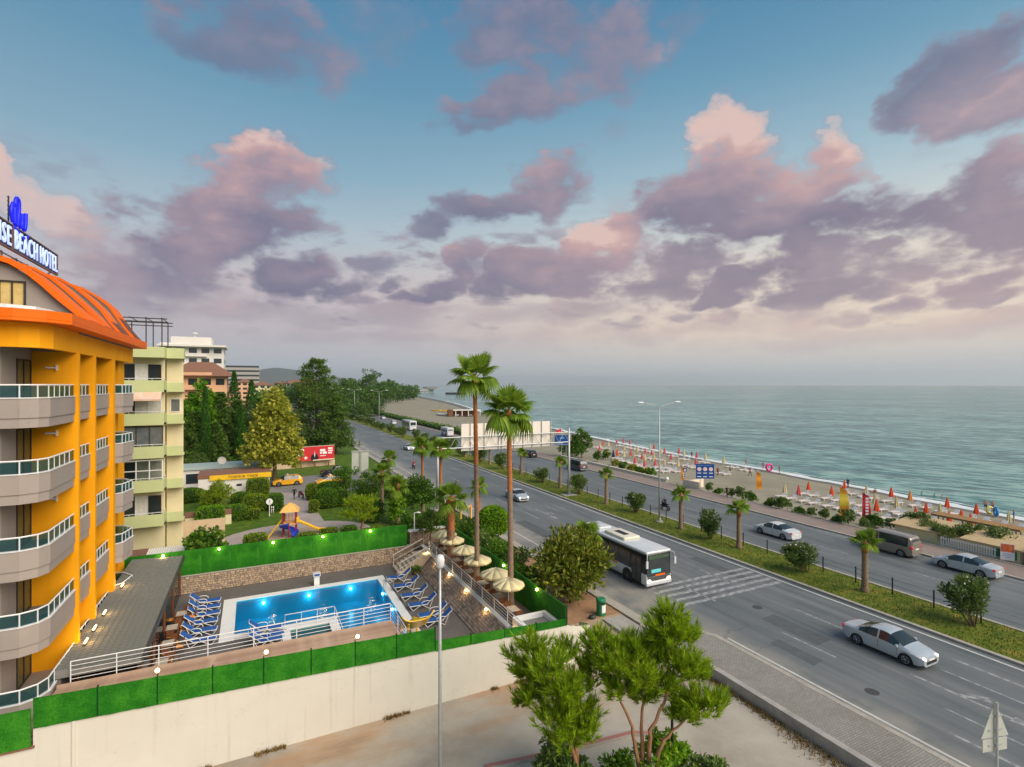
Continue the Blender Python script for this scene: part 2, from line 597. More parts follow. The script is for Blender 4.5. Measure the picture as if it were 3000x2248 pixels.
roadmat_m, lot_m, sea_m = roadmat(), lotmat(), seamat()
poolwatermat(); tilemat()
turfmat('turf', (.006, .085, .003), (.016, .165, .006), (.05, .26, .014))
turfmat('turf_dark', (.002, .030, .006), (.004, .055, .010), (.010, .09, .015))
pavermat('paver', (.33, .31, .27), (.27, .255, .23), .22, .11)
pavermat('paver_pink', (.36, .27, .23), (.30, .25, .22), .22, .11)
pavermat('deck_tile', (.145, .135, .13), (.125, .118, .115), .45, .45, .8)
pavermat('plaza', (.46, .38, .35), (.40, .35, .32), .3, .15, .75)
M('white_wall', (.66, .625, .53), (.635, .60, .51), 1.2, .8, .15, 25, c3=(.62, .57, .47), stain=.5, sscale=.22, streak=.55)
M('white', (.80, .80, .78), (.74, .74, .72), 3, .55)
M('white_metal', (.78, .78, .77), (.70, .70, .70), 4, .35, spec=.5)
M('plastic_white', (.70, .69, .67), (.64, .63, .61), 4, .4)
M('steel', (.55, .56, .57), (.45, .46, .47), 8, .3, metal=.85)
M('galv', (.50, .52, .51), (.42, .44, .43), 6, .5, metal=.4)
M('black', (.012, .012, .013), (.02, .02, .02), 6, .5)
M('rubber', (.016, .016, .017), (.024, .024, .024), 9, .8)
M('dark_metal', (.03, .03, .032), (.05, .05, .05), 5, .45)
M('orange_wall', (.93, .40, .010), (.90, .37, .008), .8, .75, .12, 30, c3=(.76, .30, .008), stain=.3, sscale=.3, spec=.1, streak=.3)
M('orange_edge', (.86, .155, .006), (.82, .14, .006), 1.5, .55, spec=.15)
M('orange_sky_sheen', (.80, .17, .06), (.72, .15, .08), 1.5, .5)  # pinker orange for the eaves cap: the sky's reflection put into its colour
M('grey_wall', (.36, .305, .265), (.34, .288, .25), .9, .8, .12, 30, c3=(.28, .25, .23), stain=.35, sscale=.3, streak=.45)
M('grey_dark', (.17, .155, .145), (.15, .135, .125), 1, .8)
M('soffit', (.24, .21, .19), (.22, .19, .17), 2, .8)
M('curtain', (.72, .52, .20), (.60, .42, .14), 3, .8)
M('curtain_white', (.70, .68, .60), (.58, .57, .50), 4, .85)
M('floor_tile', (.33, .28, .24), (.28, .24, .21), 3, .6)
M('shingle', (.21, .215, .185), (.15, .155, .135), 5, .85, .3, 40)
M('roof_grey', (.22, .215, .20), (.19, .185, .175), 2, .8)
M('wood_deck', (.60, .40, .27), (.38, .24, .16), 2.2, .6, .2, 30, c3=(.62, .46, .33), stain=.5, sscale=1.3, vary=True)
M('stone', (.46, .34, .23), (.33, .25, .18), 3.5, .85, .5, 12, c3=(.55, .46, .36), stain=.7, sscale=2.5)
M('stone_dark', (.36, .28, .22), (.26, .20, .16), 4, .85, .5, 12, c3=(.33, .27, .22), stain=.7, sscale=3)
M('mortar', (.17, .14, .115), (.13, .11, .09), 5, .9)
M('kerb', (.44, .40, .34), (.36, .33, .28), 3, .85, .3, 20, c3=(.26, .23, .19), stain=.5, sscale=.9)
M('concrete', (.40, .38, .34), (.33, .31, .28), 2, .85, .3, 20, c3=(.24, .22, .2), stain=.5, sscale=.7)
M('paint_line', (.62, .61, .57), (.50, .49, .46), 1.5, .6)
M('paint_worn', (.42, .43, .42), (.16, .17, .17), 2.2, .65)
M('red_kerb', (.42, .16, .13), (.34, .17, .14), 2, .8)
M('soil', (.40, .22, .115), (.28, .165, .09), 1.5, .95, .5, 20)
M('sand', (.30, .275, .20), (.25, .228, .165), .35, .95, .5, 6, c3=(.21, .19, .14), stain=.6, sscale=.09)
M('sand_wet', (.13, .11, .085), (.105, .092, .075), .5, .45)
M('foam', (.80, .82, .80), (.62, .70, .70), 1.3, .6)
M('ground', (.16, .15, .10), (.12, .13, .07), .15, .95)
M('asphalt_park', (.23, .22, .205), (.18, .175, .165), .5, .85, .2, 15)
turfmat('grass', (.045, .090, .006), (.11, .16, .010), (.24, .21, .04))
turfmat('lawn', (.035, .085, .008), (.07, .14, .012), (.15, .20, .02))
M('blue_fabric', (.016, .10, .36), (.012, .075, .29), 4, .75)
M('cream_fabric', (.70, .60, .34), (.62, .53, .29), 2, .8)
M('orange_fabric', (.86, .12, .03), (.74, .09, .025), 3, .75)
M('pink_fabric', (.75, .13, .14), (.62, .09, .11), 3, .75)
M('peach_fabric', (.82, .36, .13), (.74, .29, .10), 3, .75)
M('navy_fabric', (.012, .03, .12), (.01, .022, .09), 3, .75)
M('green_paint', (.02, .24, .10), (.015, .19, .08), 3, .5)
M('yellow', (.86, .52, .02), (.80, .45, .015), 2, .45)
M('yellow_slide', (.88, .56, .03), (.82, .48, .02), 2, .35)
M('playblue', (.012, .06, .52), (.01, .05, .42), 2, .35)
M('playred', (.36, .015, .06), (.30, .012, .05), 2, .4)
M('play_roof', (.84, .48, .13), (.78, .42, .10), 2, .5)
M('wood_brown', (.20, .075, .03), (.13, .05, .022), 4, .5)
M('cloth_orange', (.88, .38, .06), (.80, .32, .05), 4, .8)
M('cloth_table', (.55, .47, .36), (.40, .33, .25), 7, .8)
M('sign_blue', (.008, .07, .30), (.006, .06, .26), 3, .4)
M('sign_white', (.80, .80, .80), (.76, .76, .76), 3, .5)
M('sign_red', (.62, .02, .03), (.52, .018, .025), 2, .45)
M('apricot', (.72, .42, .24), (.66, .38, .22), 1, .85)
M('terracotta', (.25, .12, .075), (.20, .10, .065), 2, .85)
M('lime_wall', (.64, .62, .30), (.60, .58, .28), 1, .85, c3=(.50, .50, .24), stain=.3)
M('lime_band', (.55, .59, .29), (.52, .56, .27), 1, .85, c3=(.42, .50, .22), stain=.3)
M('cream_wall', (.74, .66, .40), (.70, .62, .38), 1, .85, c3=(.60, .52, .32), stain=.35)
M('tan_wall', (.62, .47, .30), (.52, .38, .24), .8, .9, c3=(.38, .26, .16), stain=.5, sscale=.4)
M('bldg_white', (.72, .69, .63), (.68, .65, .60), .5, .85)
M('frame_dark', (.035, .03, .028), (.05, .045, .04), 5, .4)
M('pane_dark', (.02, .028, .03), (.03, .04, .042), 1, .08, spec=.8)
M('pane_grey', (.10, .12, .12), (.16, .17, .16), 1.2, .12, spec=.8)
M('hill', (.05, .07, .055), (.08, .09, .07), .01, .95)
M('bark', (.20, .13, .085), (.13, .085, .055), 6, .9, .6, 14)
M('bark_pine', (.40, .20, .10), (.28, .14, .075), 5, .9, .6, 14)
M('palm_bark', (.27, .19, .12), (.19, .13, .085), 5, .9, .6, 12)
M('palm_bark_red', (.44, .16, .05), (.32, .12, .045), 5, .9, .6, 12)
M('skin', (.50, .27, .18), (.45, .24, .16), 5, .6)
glassmat('rail_glass', (.55, .80, .82), mixf=.62, dark=(.02, .07, .08))
glassmat('car_glass', (.35, .45, .47), mixf=.35)
glassmat('bus_glass', (.45, .62, .60), mixf=.5, dark=(.01, .02, .02))
glassmat('room_glass', (.85, .88, .85), mixf=.8)
LEAF_BROAD = leafmat('leaf_broad', (.020, .065, .006), (.065, .165, .010), (.18, .30, .022))
LEAF_YELLOW = leafmat('leaf_yellow', (.07, .12, .006), (.25, .29, .018), (.62, .56, .09), .35)
LEAF_PINE = leafmat('needles_pine', (.050, .13, .004), (.21, .36, .006), (.56, .66, .03), .35)
LEAF_DARK = leafmat('needles_dark', (.016, .052, .007), (.055, .125, .012), (.15, .24, .028), .25)
LEAF_CYP = leafmat('cypress_leaf', (.014, .062, .009), (.040, .135, .014), (.10, .23, .025), .25)
LEAF_PALM = leafmat('palm_leaf', (.045, .11, .008), (.14, .26, .014), (.36, .46, .05), .35)
LEAF_HEDGE = leafmat('hedge_leaf', (.055, .12, .005), (.15, .25, .008), (.34, .38, .02), .3)
LEAF_HEDGEG = leafmat('hedge_leaf_green', (.028, .09, .005), (.08, .20, .008), (.20, .32, .02), .3)
LEAF_OLE = leafmat('oleander_leaf', (.040, .085, .014), (.10, .175, .030), (.22, .29, .07), .25)
LEAF_MAG = leafmat('loquat_leaf', (.035, .065, .005), (.11, .165, .010), (.38, .35, .04), .2, .4)
LEAF_FAR = leafmat('leaf_far', (.024, .070, .012), (.060, .14, .018), (.13, .23, .03), .25)
LEAF_BRIGHT = leafmat('leaf_bright', (.035, .12, .003), (.12, .28, .006), (.30, .48, .02), .35)
M('petal', (.80, .78, .70), (.75, .72, .62), 3, .7)
M('petal_pink', (.60, .20, .22), (.5, .16, .18), 3, .7)


def lampmat(name, c, s):
    m = bpy.data.materials.new(name)
    m.use_nodes = True
    b = m.node_tree.nodes['Principled BSDF']
    b.inputs['Base Color'].default_value = (*c, 1)
    b.inputs['Emission Color'].default_value = (*c, 1)
    b.inputs['Emission Strength'].default_value = s
    MATS[name] = m


lampmat('lamp_warm', (1.0, .62, .22), 9)
lampmat('lamp_pool', (.55, .92, 1.0), 10)
lampmat('lamp_head', (1.0, .80, .55), 3.5)
lampmat('lamp_tail', (.55, .02, .03), .12)
lampmat('sign_lit', (.45, .58, 1.0), .5)
lampmat('neon_blue', (.005, .01, .60), .45)


# ---------------------------------------------------------------- mesh helpers
class MB:
    def __init__(s):
        s.v, s.f, s.m = [], [], []
        s.mi = 0

    def add(s, vs, fs):
        o = len(s.v)
        s.v.extend(tuple(p) for p in vs)
        for f in fs:
            s.f.append([o + i for i in f])
            s.m.append(s.mi)
        return s

    def quad(s, a, b, c, d):
        return s.add((a, b, c, d), [(0, 1, 2, 3)])

    def box(s, c, sz, rz=0.0, M4=None):
        x, y, z = sz[0] / 2, sz[1] / 2, sz[2] / 2
        vs = [(-x, -y, -z), (x, -y, -z), (x, y, -z), (-x, y, -z), (-x, -y, z), (x, -y, z), (x, y, z), (-x, y, z)]
        if M4 is not None:
            vs = [M4 @ Vector(p) for p in vs]
        elif rz:
            k, q = math.cos(rz), math.sin(rz)
            vs = [(p[0] * k - p[1] * q, p[0] * q + p[1] * k, p[2]) for p in vs]
        vs = [(p[0] + c[0], p[1] + c[1], p[2] + c[2]) for p in vs]
        return s.add(vs, [(0, 3, 2, 1), (4, 5, 6, 7), (0, 1, 5, 4), (1, 2, 6, 5), (2, 3, 7, 6), (3, 0, 4, 7)])

    def bx(s, x0, x1, y0, y1, z0, z1):
        return s.box(((x0 + x1) / 2, (y0 + y1) / 2, (z0 + z1) / 2), (abs(x1 - x0), abs(y1 - y0), abs(z1 - z0)))

    def prism(s, poly, z0, z1):
        n = len(poly)
        a = sum(poly[i][0] * poly[(i + 1) % n][1] - poly[(i + 1) % n][0] * poly[i][1] for i in range(n))
        if a < 0:
            poly = poly[::-1]
        z0f = z0 if callable(z0) else (lambda p: z0)
        z1f = z1 if callable(z1) else (lambda p: z1)
        vs = [(p[0], p[1], z0f(p)) for p in poly] + [(p[0], p[1], z1f(p)) for p in poly]
        fs = [tuple(range(n))[::-1], tuple(range(n, 2 * n))]
        fs += [(i, (i + 1) % n, n + (i + 1) % n, n + i) for i in range(n)]
        return s.add(vs, fs)

    def tube(s, pts, rad, n=8, cap=True):
        pts = [Vector(p) for p in pts]
        if not hasattr(rad, '__len__'):
            rad = [rad] * len(pts)
        vs, fs = [], []
        ref = None
        for i, p in enumerate(pts):
            t = (pts[min(i + 1, len(pts) - 1)] - pts[max(i - 1, 0)]).normalized()
            if ref is None:
                ref = Vector((1, 0, 0)) if abs(t.x) < .8 else Vector((0, 1, 0))
            a = (ref - t * ref.dot(t)).normalized()
            ref = a
            b = t.cross(a)
            for k in range(n):
                th = 2 * math.pi * k / n
                vs.append(p + (a * math.cos(th) + b * math.sin(th)) * rad[i])
        for i in range(len(pts) - 1):
            for k in range(n):
                k2 = (k + 1) % n
                fs.append((i * n + k, i * n + k2, (i + 1) * n + k2, (i + 1) * n + k))
        if cap:
            fs.append(tuple(range(n))[::-1])
            fs.append(tuple((len(pts) - 1) * n + k for k in range(n)))
        return s.add(vs, fs)

    def bar(s, a, b, w, h=None):
        """square bar from a to b"""
        return s.tube([a, b], (w if h is None else (w + h) / 2) * .7071, 4)

    def lathe(s, prof, n=16, c=(0, 0, 0)):
        vs, fs = [], []
        for r, z in prof:
            for k in range(n):
                th = 2 * math.pi * k / n
                vs.append((c[0] + r * math.cos(th), c[1] + r * math.sin(th), c[2] + z))
        for i in range(len(prof) - 1):
            for k in range(n):
                k2 = (k + 1) % n
                fs.append((i * n + k, i * n + k2, (i + 1) * n + k2, (i + 1) * n + k))
        fs.append(tuple(range(n))[::-1])
        fs.append(tuple((len(prof) - 1) * n + k for k in range(n)))
        return s.add(vs, fs)

    def ball(s, c, r, n=10, m=7, sx=1, sy=1, sz=1):
        pr = [(max(.001, math.sin(math.pi * i / m)), -math.cos(math.pi * i / m)) for i in range(m + 1)]
        o = len(s.v)
        s.lathe(pr, n)
        for i in range(o, len(s.v)):
            p = s.v[i]
            s.v[i] = (c[0] + p[0] * r * sx, c[1] + p[1] * r * sy, c[2] + p[2] * r * sz)
        return s

    def torus(s, c, r, t, n=16, m=6, axis='y'):
        vs, fs = [], []
        for i in range(n):
            a = 2 * math.pi * i / n
            for k in range(m):
                b = 2 * math.pi * k / m
                q = r + t * math.cos(b)
                u, w, h = q * math.cos(a), q * math.sin(a), t * math.sin(b)
                p = (u, h, w) if axis == 'y' else ((h, u, w) if axis == 'x' else (u, w, h))
                vs.append((c[0] + p[0], c[1] + p[1], c[2] + p[2]))
        for i in range(n):
            for k in range(m):
                i2, k2 = (i + 1) % n, (k + 1) % m
                fs.append((i * m + k, i2 * m + k, i2 * m + k2, i * m + k2))
        return s.add(vs, fs)

    def mesh(s, name, mats, smooth=False):
        me = bpy.data.meshes.new(name)
        me.from_pydata(s.v, [], s.f)
        if not isinstance(mats, (list, tuple)):
            mats = [mats]
        for m in mats:
            me.materials.append(MATS[m] if isinstance(m, str) else m)
        if len(mats) > 1:
            me.polygons.foreach_set('material_index', s.m)
        if smooth:
            me.polygons.foreach_set('use_smooth', [True] * len(me.polygons))
            if smooth is not True:
                me.set_sharp_from_angle(angle=R(smooth))
        me.update()
        return me

    def build(s, name, mats, parent=None, smooth=False, loc=None, rot=None):
        return link(name, s.mesh(name, mats, smooth), parent, loc, rot)


def link(name, me, parent=None, loc=None, rot=None):
    o = bpy.data.objects.new(name, me)
    COL.objects.link(o)
    if parent is not None:
        o.parent = parent
    if loc is not None:
        o.location = loc
    if rot is not None:
        o.rotation_euler = rot
    return o


def tag(o, label=None, cat=None, group=None, kind=None):
    if label:
        o['label'] = label
    if cat:
        o['category'] = cat
    if group:
        o['group'] = group
    if kind:
        o['kind'] = kind
    return o


def thing(name, label, cat, loc=(0, 0, 0), rz=0.0, group=None):
    o = bpy.data.objects.new(name, None)
    o.empty_display_size = .3
    COL.objects.link(o)
    o.location = loc
    o.rotation_euler = (0, 0, rz)
    return tag(o, label, cat, group)


def struct(o):
    return tag(o, kind='structure')


KIDS = {}


def kids(o):
    return [c for c in bpy.data.objects if c.parent == o]


def copy_tree(o, loc, rz, label, scale=None, parent=None, tree=None):
    """copy of a thing with copies of its parts and their sub-parts (mesh data shared)"""
    tree = tree or KIDS.setdefault(o.name, None)
    if tree is None:
        tree = KIDS[o.name] = [(c, kids(c)) for c in kids(o)]
    n = o.copy()
    COL.objects.link(n)
    n.location = loc
    n.rotation_euler = (0, 0, rz)
    n['label'] = label
    if scale is not None:
        n.scale = (scale, scale, scale) if not hasattr(scale, '__len__') else scale
    for c, gs in tree:
        c2 = c.copy()
        COL.objects.link(c2)
        c2.parent = n
        for g in gs:
            g2 = g.copy()
            COL.objects.link(g2)
            g2.parent = c2
    return n


def place(o, loc, rz=0, scale=None, label=None):
    o.location = loc
    o.rotation_euler = (0, 0, rz)
    if scale is not None:
        o.scale = (scale, scale, scale) if not hasattr(scale, '__len__') else scale
    if label:
        o['label'] = label
    return o


def spawn(proto, used, loc, rz, label, scale=None):
    """the first call moves the prototype itself, later calls copy it"""
    if not used:
        kids_of = KIDS.get(proto.name)
        if kids_of is None:
            KIDS[proto.name] = [(c, kids(c)) for c in kids(proto)]
        used.append(1)
        return place(proto, loc, rz, scale, label)
    return copy_tree(proto, loc, rz, label, scale)


def textmesh(body, size, extrude=.01, spacing=1.0, bold=0.0, shear=0.0):
    """lettering as a flat mesh in the XZ plane, left edge at x=0, baseline at z=0"""
    cu = bpy.data.curves.new('lettering', 'FONT')
    cu.body = body
    cu.size = size
    cu.extrude = extrude
    cu.offset = bold
    cu.space_character = spacing
    cu.shear = shear
    cu.resolution_u = 3
    o = bpy.data.objects.new('lettering', cu)
    COL.objects.link(o)
    dg = bpy.context.evaluated_depsgraph_get()
    me = bpy.data.meshes.new_from_object(o.evaluated_get(dg))
    bpy.data.objects.remove(o)
    bpy.data.curves.remove(cu)
    me.transform(Matrix.Rotation(R(90), 4, 'X'))
    me.materials.clear()
    return me


def lettering(body, size, mat, parent, loc, rz, width=None, height=None, extrude=.01, spacing=1.0, bold=0.0, name='lettering'):
    me = textmesh(body, size, extrude, spacing, bold)
    xs = [v.co.x for v in me.vertices]
    zs = [v.co.z for v in me.vertices]
    sx = (width / (max(xs) - min(xs))) if width else 1
    sz = (height / (max(zs) - min(zs))) if height else sx
    me.transform(Matrix.Translation((-min(xs), 0, -min(zs))))
    me.transform(Matrix.Diagonal((sx, 1, sz, 1)))
    me.materials.append(MATS[mat])
    return link(name, me, parent, loc, (0, 0, rz))


# ---------------------------------------------------------------- the setting: land, road, beach, sea
COAST = [(91, -80), (91.5, -20), (92, 20), (92.4, 33.4), (94.9, 52.2), (97, 76.8), (98.5, 112), (107.6, 167.6), (121.6, 251), (134, 314), (179.6, 498), (221, 731), (250, 880)]


def coast_x(y):
    if y <= COAST[0][1]:
        return COAST[0][0]
    for a, b in zip(COAST, COAST[1:]):
        if y <= b[1]:
            return a[0] + (b[0] - a[0]) * (y - a[1]) / (b[1] - a[1])
    return COAST[-1][0]


def beach_z(x, y):
    t = (x - 60.5) / (coast_x(y) - 60.5)
    return -0.15 - 1.85 * max(0, min(1.3, t))


def sheet(name, poly, z, mat):
    m = MB()
    n = len(poly)
    a = sum(poly[i][0] * poly[(i + 1) % n][1] - poly[(i + 1) % n][0] * poly[i][1] for i in range(n))
    m.add([(p[0], p[1], z) for p in (poly if a > 0 else poly[::-1])], [tuple(range(n))])
    return struct(m.build(name, mat))


m = MB()
for pl in ([(-6000, -300), (60.6, -300), (60.6, 29), (-6000, 29)], [(-6000, 29), (-2.5, 29), (-2.5, 45.5), (-6000, 45.5)], [(10.5, 29), (60.6, 29), (60.6, 45.5), (10.5, 45.5)],
           [(-6000, 45.5), (60.6, 45.5), (60.6, 880), (200, 881), (200, 1500), (60, 2300), (-500, 3600), (-2500, 5200), (-6000, 6500)]):
    m.add([(p[0], p[1], -.45) for p in pl], [tuple(range(len(pl)))])
struct(m.build('ground', 'ground'))
# sea
m = MB()
m.add([(58, -4000, -2), (16000, -4000, -2), (16000, 22000, -2), (-9000, 22000, -2), (-9000, 5000, -2), (58, 200, -2)], [(0, 1, 2, 3, 4, 5)])
struct(m.build('sea', sea_m))
# beach: a gently sloping strip down to the waterline
m = MB()
ys = [-80 + i * 6 for i in range(70)] + [340 + i * 20 for i in range(28)]
NX = 22
for y in ys:
    c = coast_x(y) + 1.1 * noise.noise(Vector((y * .06, 3, 0))) + 1.5 * noise.noise(Vector((y * .013, 9, 0)))
    for i in range(NX + 1):
        t = i / NX * 1.12
        x = 60.45 + (c - 60.45) * t
        z = -.15 - 1.85 * t + (.07 * noise.noise(Vector((x * .35, y * .35, 0))) if .02 < t < .95 else 0)
        m.v.append((x, y, z))
k = NX + 1
for j in range(len(ys) - 1):
    for i in range(NX):
        m.f.append([j * k + i, j * k + i + 1, (j + 1) * k + i + 1, (j + 1) * k + i])
        m.m.append(1 if i > NX * .80 else 0)
struct(m.build('beach', ['sand', 'sand_wet'], smooth=True))
# surf along the waterline
m = MB()
yy = [-60 + i * 1.1 for i in range(560)]
for j, y in enumerate(yy):
    c = coast_x(y) + 1.1 * noise.noise(Vector((y * .06, 3, 0))) + 1.5 * noise.noise(Vector((y * .013, 9, 0)))
    n1 = noise.noise(Vector((y * .22, 0, 5))) + .6 * noise.noise(Vector((y * .9, 0, 2)))
    n2 = noise.noise(Vector((y * .15, 7, 5))) + .6 * noise.noise(Vector((y * .7, 4, 2)))
    m.v += [(c - .6 + .45 * n1, y, -1.955), (c + 1.5 + 1.1 * n2, y, -1.955), (c + 2.6 + 1.0 * n1, y, -1.957), (c + 2.75 + 1.0 * n1 + .45 * max(0, n2 + .25), y, -1.957)]
for j in range(len(yy) - 1):
    m.f.append([4 * j, 4 * j + 1, 4 * j + 5, 4 * j + 4])
    m.m.append(0)
    m.f.append([4 * j + 2, 4 * j + 3, 4 * j + 7, 4 * j + 6])
    m.m.append(0)
tag(m.build('surf_foam', ['foam']), 'thin white line of surf along the beach', 'surf', kind='stuff')
# roads
m = MB()
m.prism([(26.5, -60), (39.25, -60), (39.25, 900), (24.0, 900), (24.0, 30), (24.2, 28), (25.4, 26.2), (26.5, 24.5)], -.44, 0)
struct(m.build('road', roadmat_m))
m = MB()
m.bx(44.75, 56.5, -60, 900, -.44, 0)
struct(m.build('coast_road', roadmat_m))
# median with kerbs
m = MB()
m.bx(39.55, 44.5, -60, 900, -.43, .09)
struct(m.build('median', 'grass'))
kb = MB()
for x0, x1 in ((39.25, 39.55), (44.5, 44.75)):
    kb.bx(x0, x1, -60, 900, -.43, .13)
struct(kb.build('median_kerb', 'kerb'))
# near pavement with its retaining wall, far promenade
m = MB()
m.prism([(23.35, -60), (26.2, -60), (26.2, 24.6), (25.1, 26.0), (23.35, 27.2)], -.42, .12)
struct(m.build('pavement', 'paver'))
m = MB()
m.bx(26.2, 26.5, -60, 24.5, -.42, .13)
m.prism([(26.2, 24.5), (26.5, 24.5), (25.4, 26.2), (24.2, 27.9), (23.9, 27.7), (25.1, 26.0)], -.42, .13)
struct(m.build('pavement_kerb', 'kerb'))
m = MB()
m.bx(23.0, 23.35, -60, 27.2, -.44, .22)
struct(m.build('retaining_wall', 'concrete'))
m = MB()
m.bx(56.8, 60.5, -60, 400, -.44, .12)
struct(m.build('promenade', 'paver_pink'))
m = MB()
m.bx(56.5, 56.8, -60, 400, -.44, .13)
m.bx(60.4, 60.65, -60, 400, -.44, .17)
struct(m.build('promenade_kerb', 'kerb'))
# hotel car park, entrance ramp, bare soil by the bus bay
sheet('car_park', [(-40, -30), (23.0, -30), (23.0, 25), (16.9, 25), (16.9, 26.2), (-40, 26.2)], -.40, lot_m)
m = MB()
m.add([(16.4, 25, -.398), (23.0, 25, -.398), (23.2, 30, .0), (16.4, 30, .0)], [(0, 1, 2, 3)])
struct(m.build('entrance_ramp', lot_m))
m = MB()
m.add([(16.2, 30, .004), (23.2, 30, .004), (23.5, 46, .004), (16.2, 46, .004)], [(0, 1, 2, 3)])
struct(m.build('soil_bed', 'soil'))
m = MB()
m.bx(23.2, 24.0, 27.9, 140, -.42, .10)
struct(m.build('roadside_kerb', 'kerb'))
m = MB()
m.bx(21.4, 23.0, 25.2, 29.6, -.42, .06)
struct(m.build('footpath', 'concrete'))
# park ground, lawn and lanes
sheet('park_ground', [(-70, 47.6), (23.2, 47.6), (23.2, 170), (-70, 170)], -.02, 'lawn')
sheet('side_street', [(-8, 87.5), (3, 86), (10.5, 82), (24.1, 84), (24.1, 100), (10, 99.5), (-2, 96.5), (-40, 97), (-40, 90)], .012, 'asphalt_park')
m = MB()
pl = []
for i in range(28):
    a = 2 * math.pi * i / 28
    pl.append((4.2 + 7.8 * math.cos(a), 60.2 + 6.0 * math.sin(a)))
m.add([(p[0], p[1], .006) for p in pl], [tuple(range(28))])
m.add([(3.6, 64, .004), (7.6, 64, .004), (6.8, 87, .004), (3.6, 87, .004)], [(0, 1, 2, 3)])
m.add([(-6, 57, .002), (0, 57, .002), (0, 50, .002), (-6, 50, .002)], [(0, 1, 2, 3)])
struct(m.build('park_path', 'plaza'))
sheet('play_ground', [(4.2 + 4.0 * math.cos(2 * math.pi * i / 24), 59.8 + 3.4 * math.sin(2 * math.pi * i / 24)) for i in range(24)], .012, M('play_sand', (.40, .31, .22), (.34, .26, .19), 1.2, .95))
m = MB()
for i in range(40):
    a0, a1 = 2 * math.pi * i / 40, 2 * math.pi * (i + 1) / 40
    m.prism([(4.2 + r * 4.0 * math.cos(a), 59.8 + r * 3.4 * math.sin(a)) for r, a in ((1, a0), (1.04, a0), (1.04, a1), (1, a1))], .0, .07)
struct(m.build('play_ground_edging', 'concrete'))

# painted road markings: each line or arrow its own child of the road
road = bpy.data.objects['road']
road2 = bpy.data.objects['coast_road']


def line(x, y0, y1, w, par, mt='paint_line', z=.004):
    mm = MB()
    mm.quad((x - w / 2, y0, z), (x + w / 2, y0, z), (x + w / 2, y1, z), (x - w / 2, y1, z))
    return mm.build('road_marking', mt, par)


line(38.72, -60, 900, .17, road)
line(26.95, -60, 24, .14, road)
line(25.6, 44, 900, .14, road)
line(45.1, -60, 900, .12, road2, 'paint_worn')
line(56.0, -60, 900, .12, road2, 'paint_worn')
dash = None
for x in (30.75, 34.75):
    for i in range(24):
        y = 10.5 + i * 9 + (2 if x > 32 else 0)
        if dash is None:
            dash = line(0, 0, 3.6, .13, road, 'paint_worn')
            dash.location = (x, y, 0)
        else:
            d2 = dash.copy()
            COL.objects.link(d2)
            d2.location = (x, y, 0)
for i in range(22):
    d2 = dash.copy()
    COL.objects.link(d2)
    d2.parent = road2
    d2.location = (50.6, 4 + i * 9, 0)
strip = None
for i in range(5):
    mm = MB()
    mm.quad((27.3 + i * .12, -.19, .004), (38.5, -.19, .004), (38.5, .19, .004), (27.3 + i * .12, .19, .004))
    o = mm.build('road_marking', 'paint_worn', road)
    o.location = (0, 29.0 + i * .88, 0)
for x, y, w in ((32.7, 55.5, 1), (32.7, 12.2, 1), (36.7, 12.0, 0), (28.8, 8.6, 0)):
    mm = MB()
    z = .004
    mm.quad((-.08, 0, z), (.08, 0, z), (.08, 4.4, z), (-.08, 4.4, z))
    mm.add([(-.32, 0, z), (0, -1.5, z), (.32, 0, z)], [(0, 1, 2)])
    if w:
        mm.quad((.09, 1.9, z), (.55, 1.4, z), (.55, 1.75, z), (.09, 2.3, z))
        mm.add([(.56, .95, z), (1.05, 1.35, z), (.56, 2.1, z)], [(0, 1, 2)])
    o = mm.build('road_marking', 'paint_worn', road)
    o.location = (x, y, 0)

# repairs and manhole covers in the asphalt
for x, y, w, l in ((31.9, 23.0, 1.5, 4.2), (36.6, 33.5, 1.1, 6.5), (29.2, 21.0, 1.0, 3.0), (33.2, 47.0, 1.8, 5.0), (36.0, 8.5, 1.3, 3.5), (28.2, 52.0, 1.6, 7.0)):
    mm = MB()
    z = .003
    mm.add([(-w / 2, -l / 2, z), (w / 2 + random.uniform(-.1, .1), -l / 2 + .1, z), (w / 2, l / 2, z), (-w / 2 + .08, l / 2 - .12, z)], [(0, 1, 2, 3)])
    o = mm.build('asphalt_patch', M('patch_asphalt', (.085, .095, .098), (.11, .12, .122), 1.5, .8, .3, 25), road)
    o.location = (x, y, 0)
for x, y in ((32.6, 26.4), (37.3, 21.5), (29.0, 16.5), (35.6, 40.5)):
    mm = MB()
    mm.lathe([(.34, .0), (.34, .006), (.30, .008), (.02, .008)], 18)
    o = mm.build('manhole_cover', M('manhole', (.05, .048, .045), (.08, .075, .07), 12, .6), road)
    o.location = (x, y, 0)

# red-edged kerb of the planting bed in the car park
pts = [Vector((*p, 0)) for p in ((8.92,20.79), (11.45,20.35), (14.10,20.00), (15.98,19.79), (16.83,19.32), (16.91,18.43), (16.05,16.90))]
m, m2 = MB(), MB()
for a, b in zip(pts, pts[1:]):
    n = (b - a).normalized().cross(Vector((0, 0, 1))) * .14
    m.prism([tuple((a - n).xy), tuple((b - n).xy), tuple((b + n).xy), tuple((a + n).xy)], -.42, -.28)
    n *= .72
    m2.prism([tuple((a - n).xy), tuple((b - n).xy), tuple((b + n).xy), tuple((a + n).xy)], -.285, -.272)
kerb_o = struct(m.build('bed_kerb', 'concrete'))
m2.build('painted_band', 'red_kerb', kerb_o)
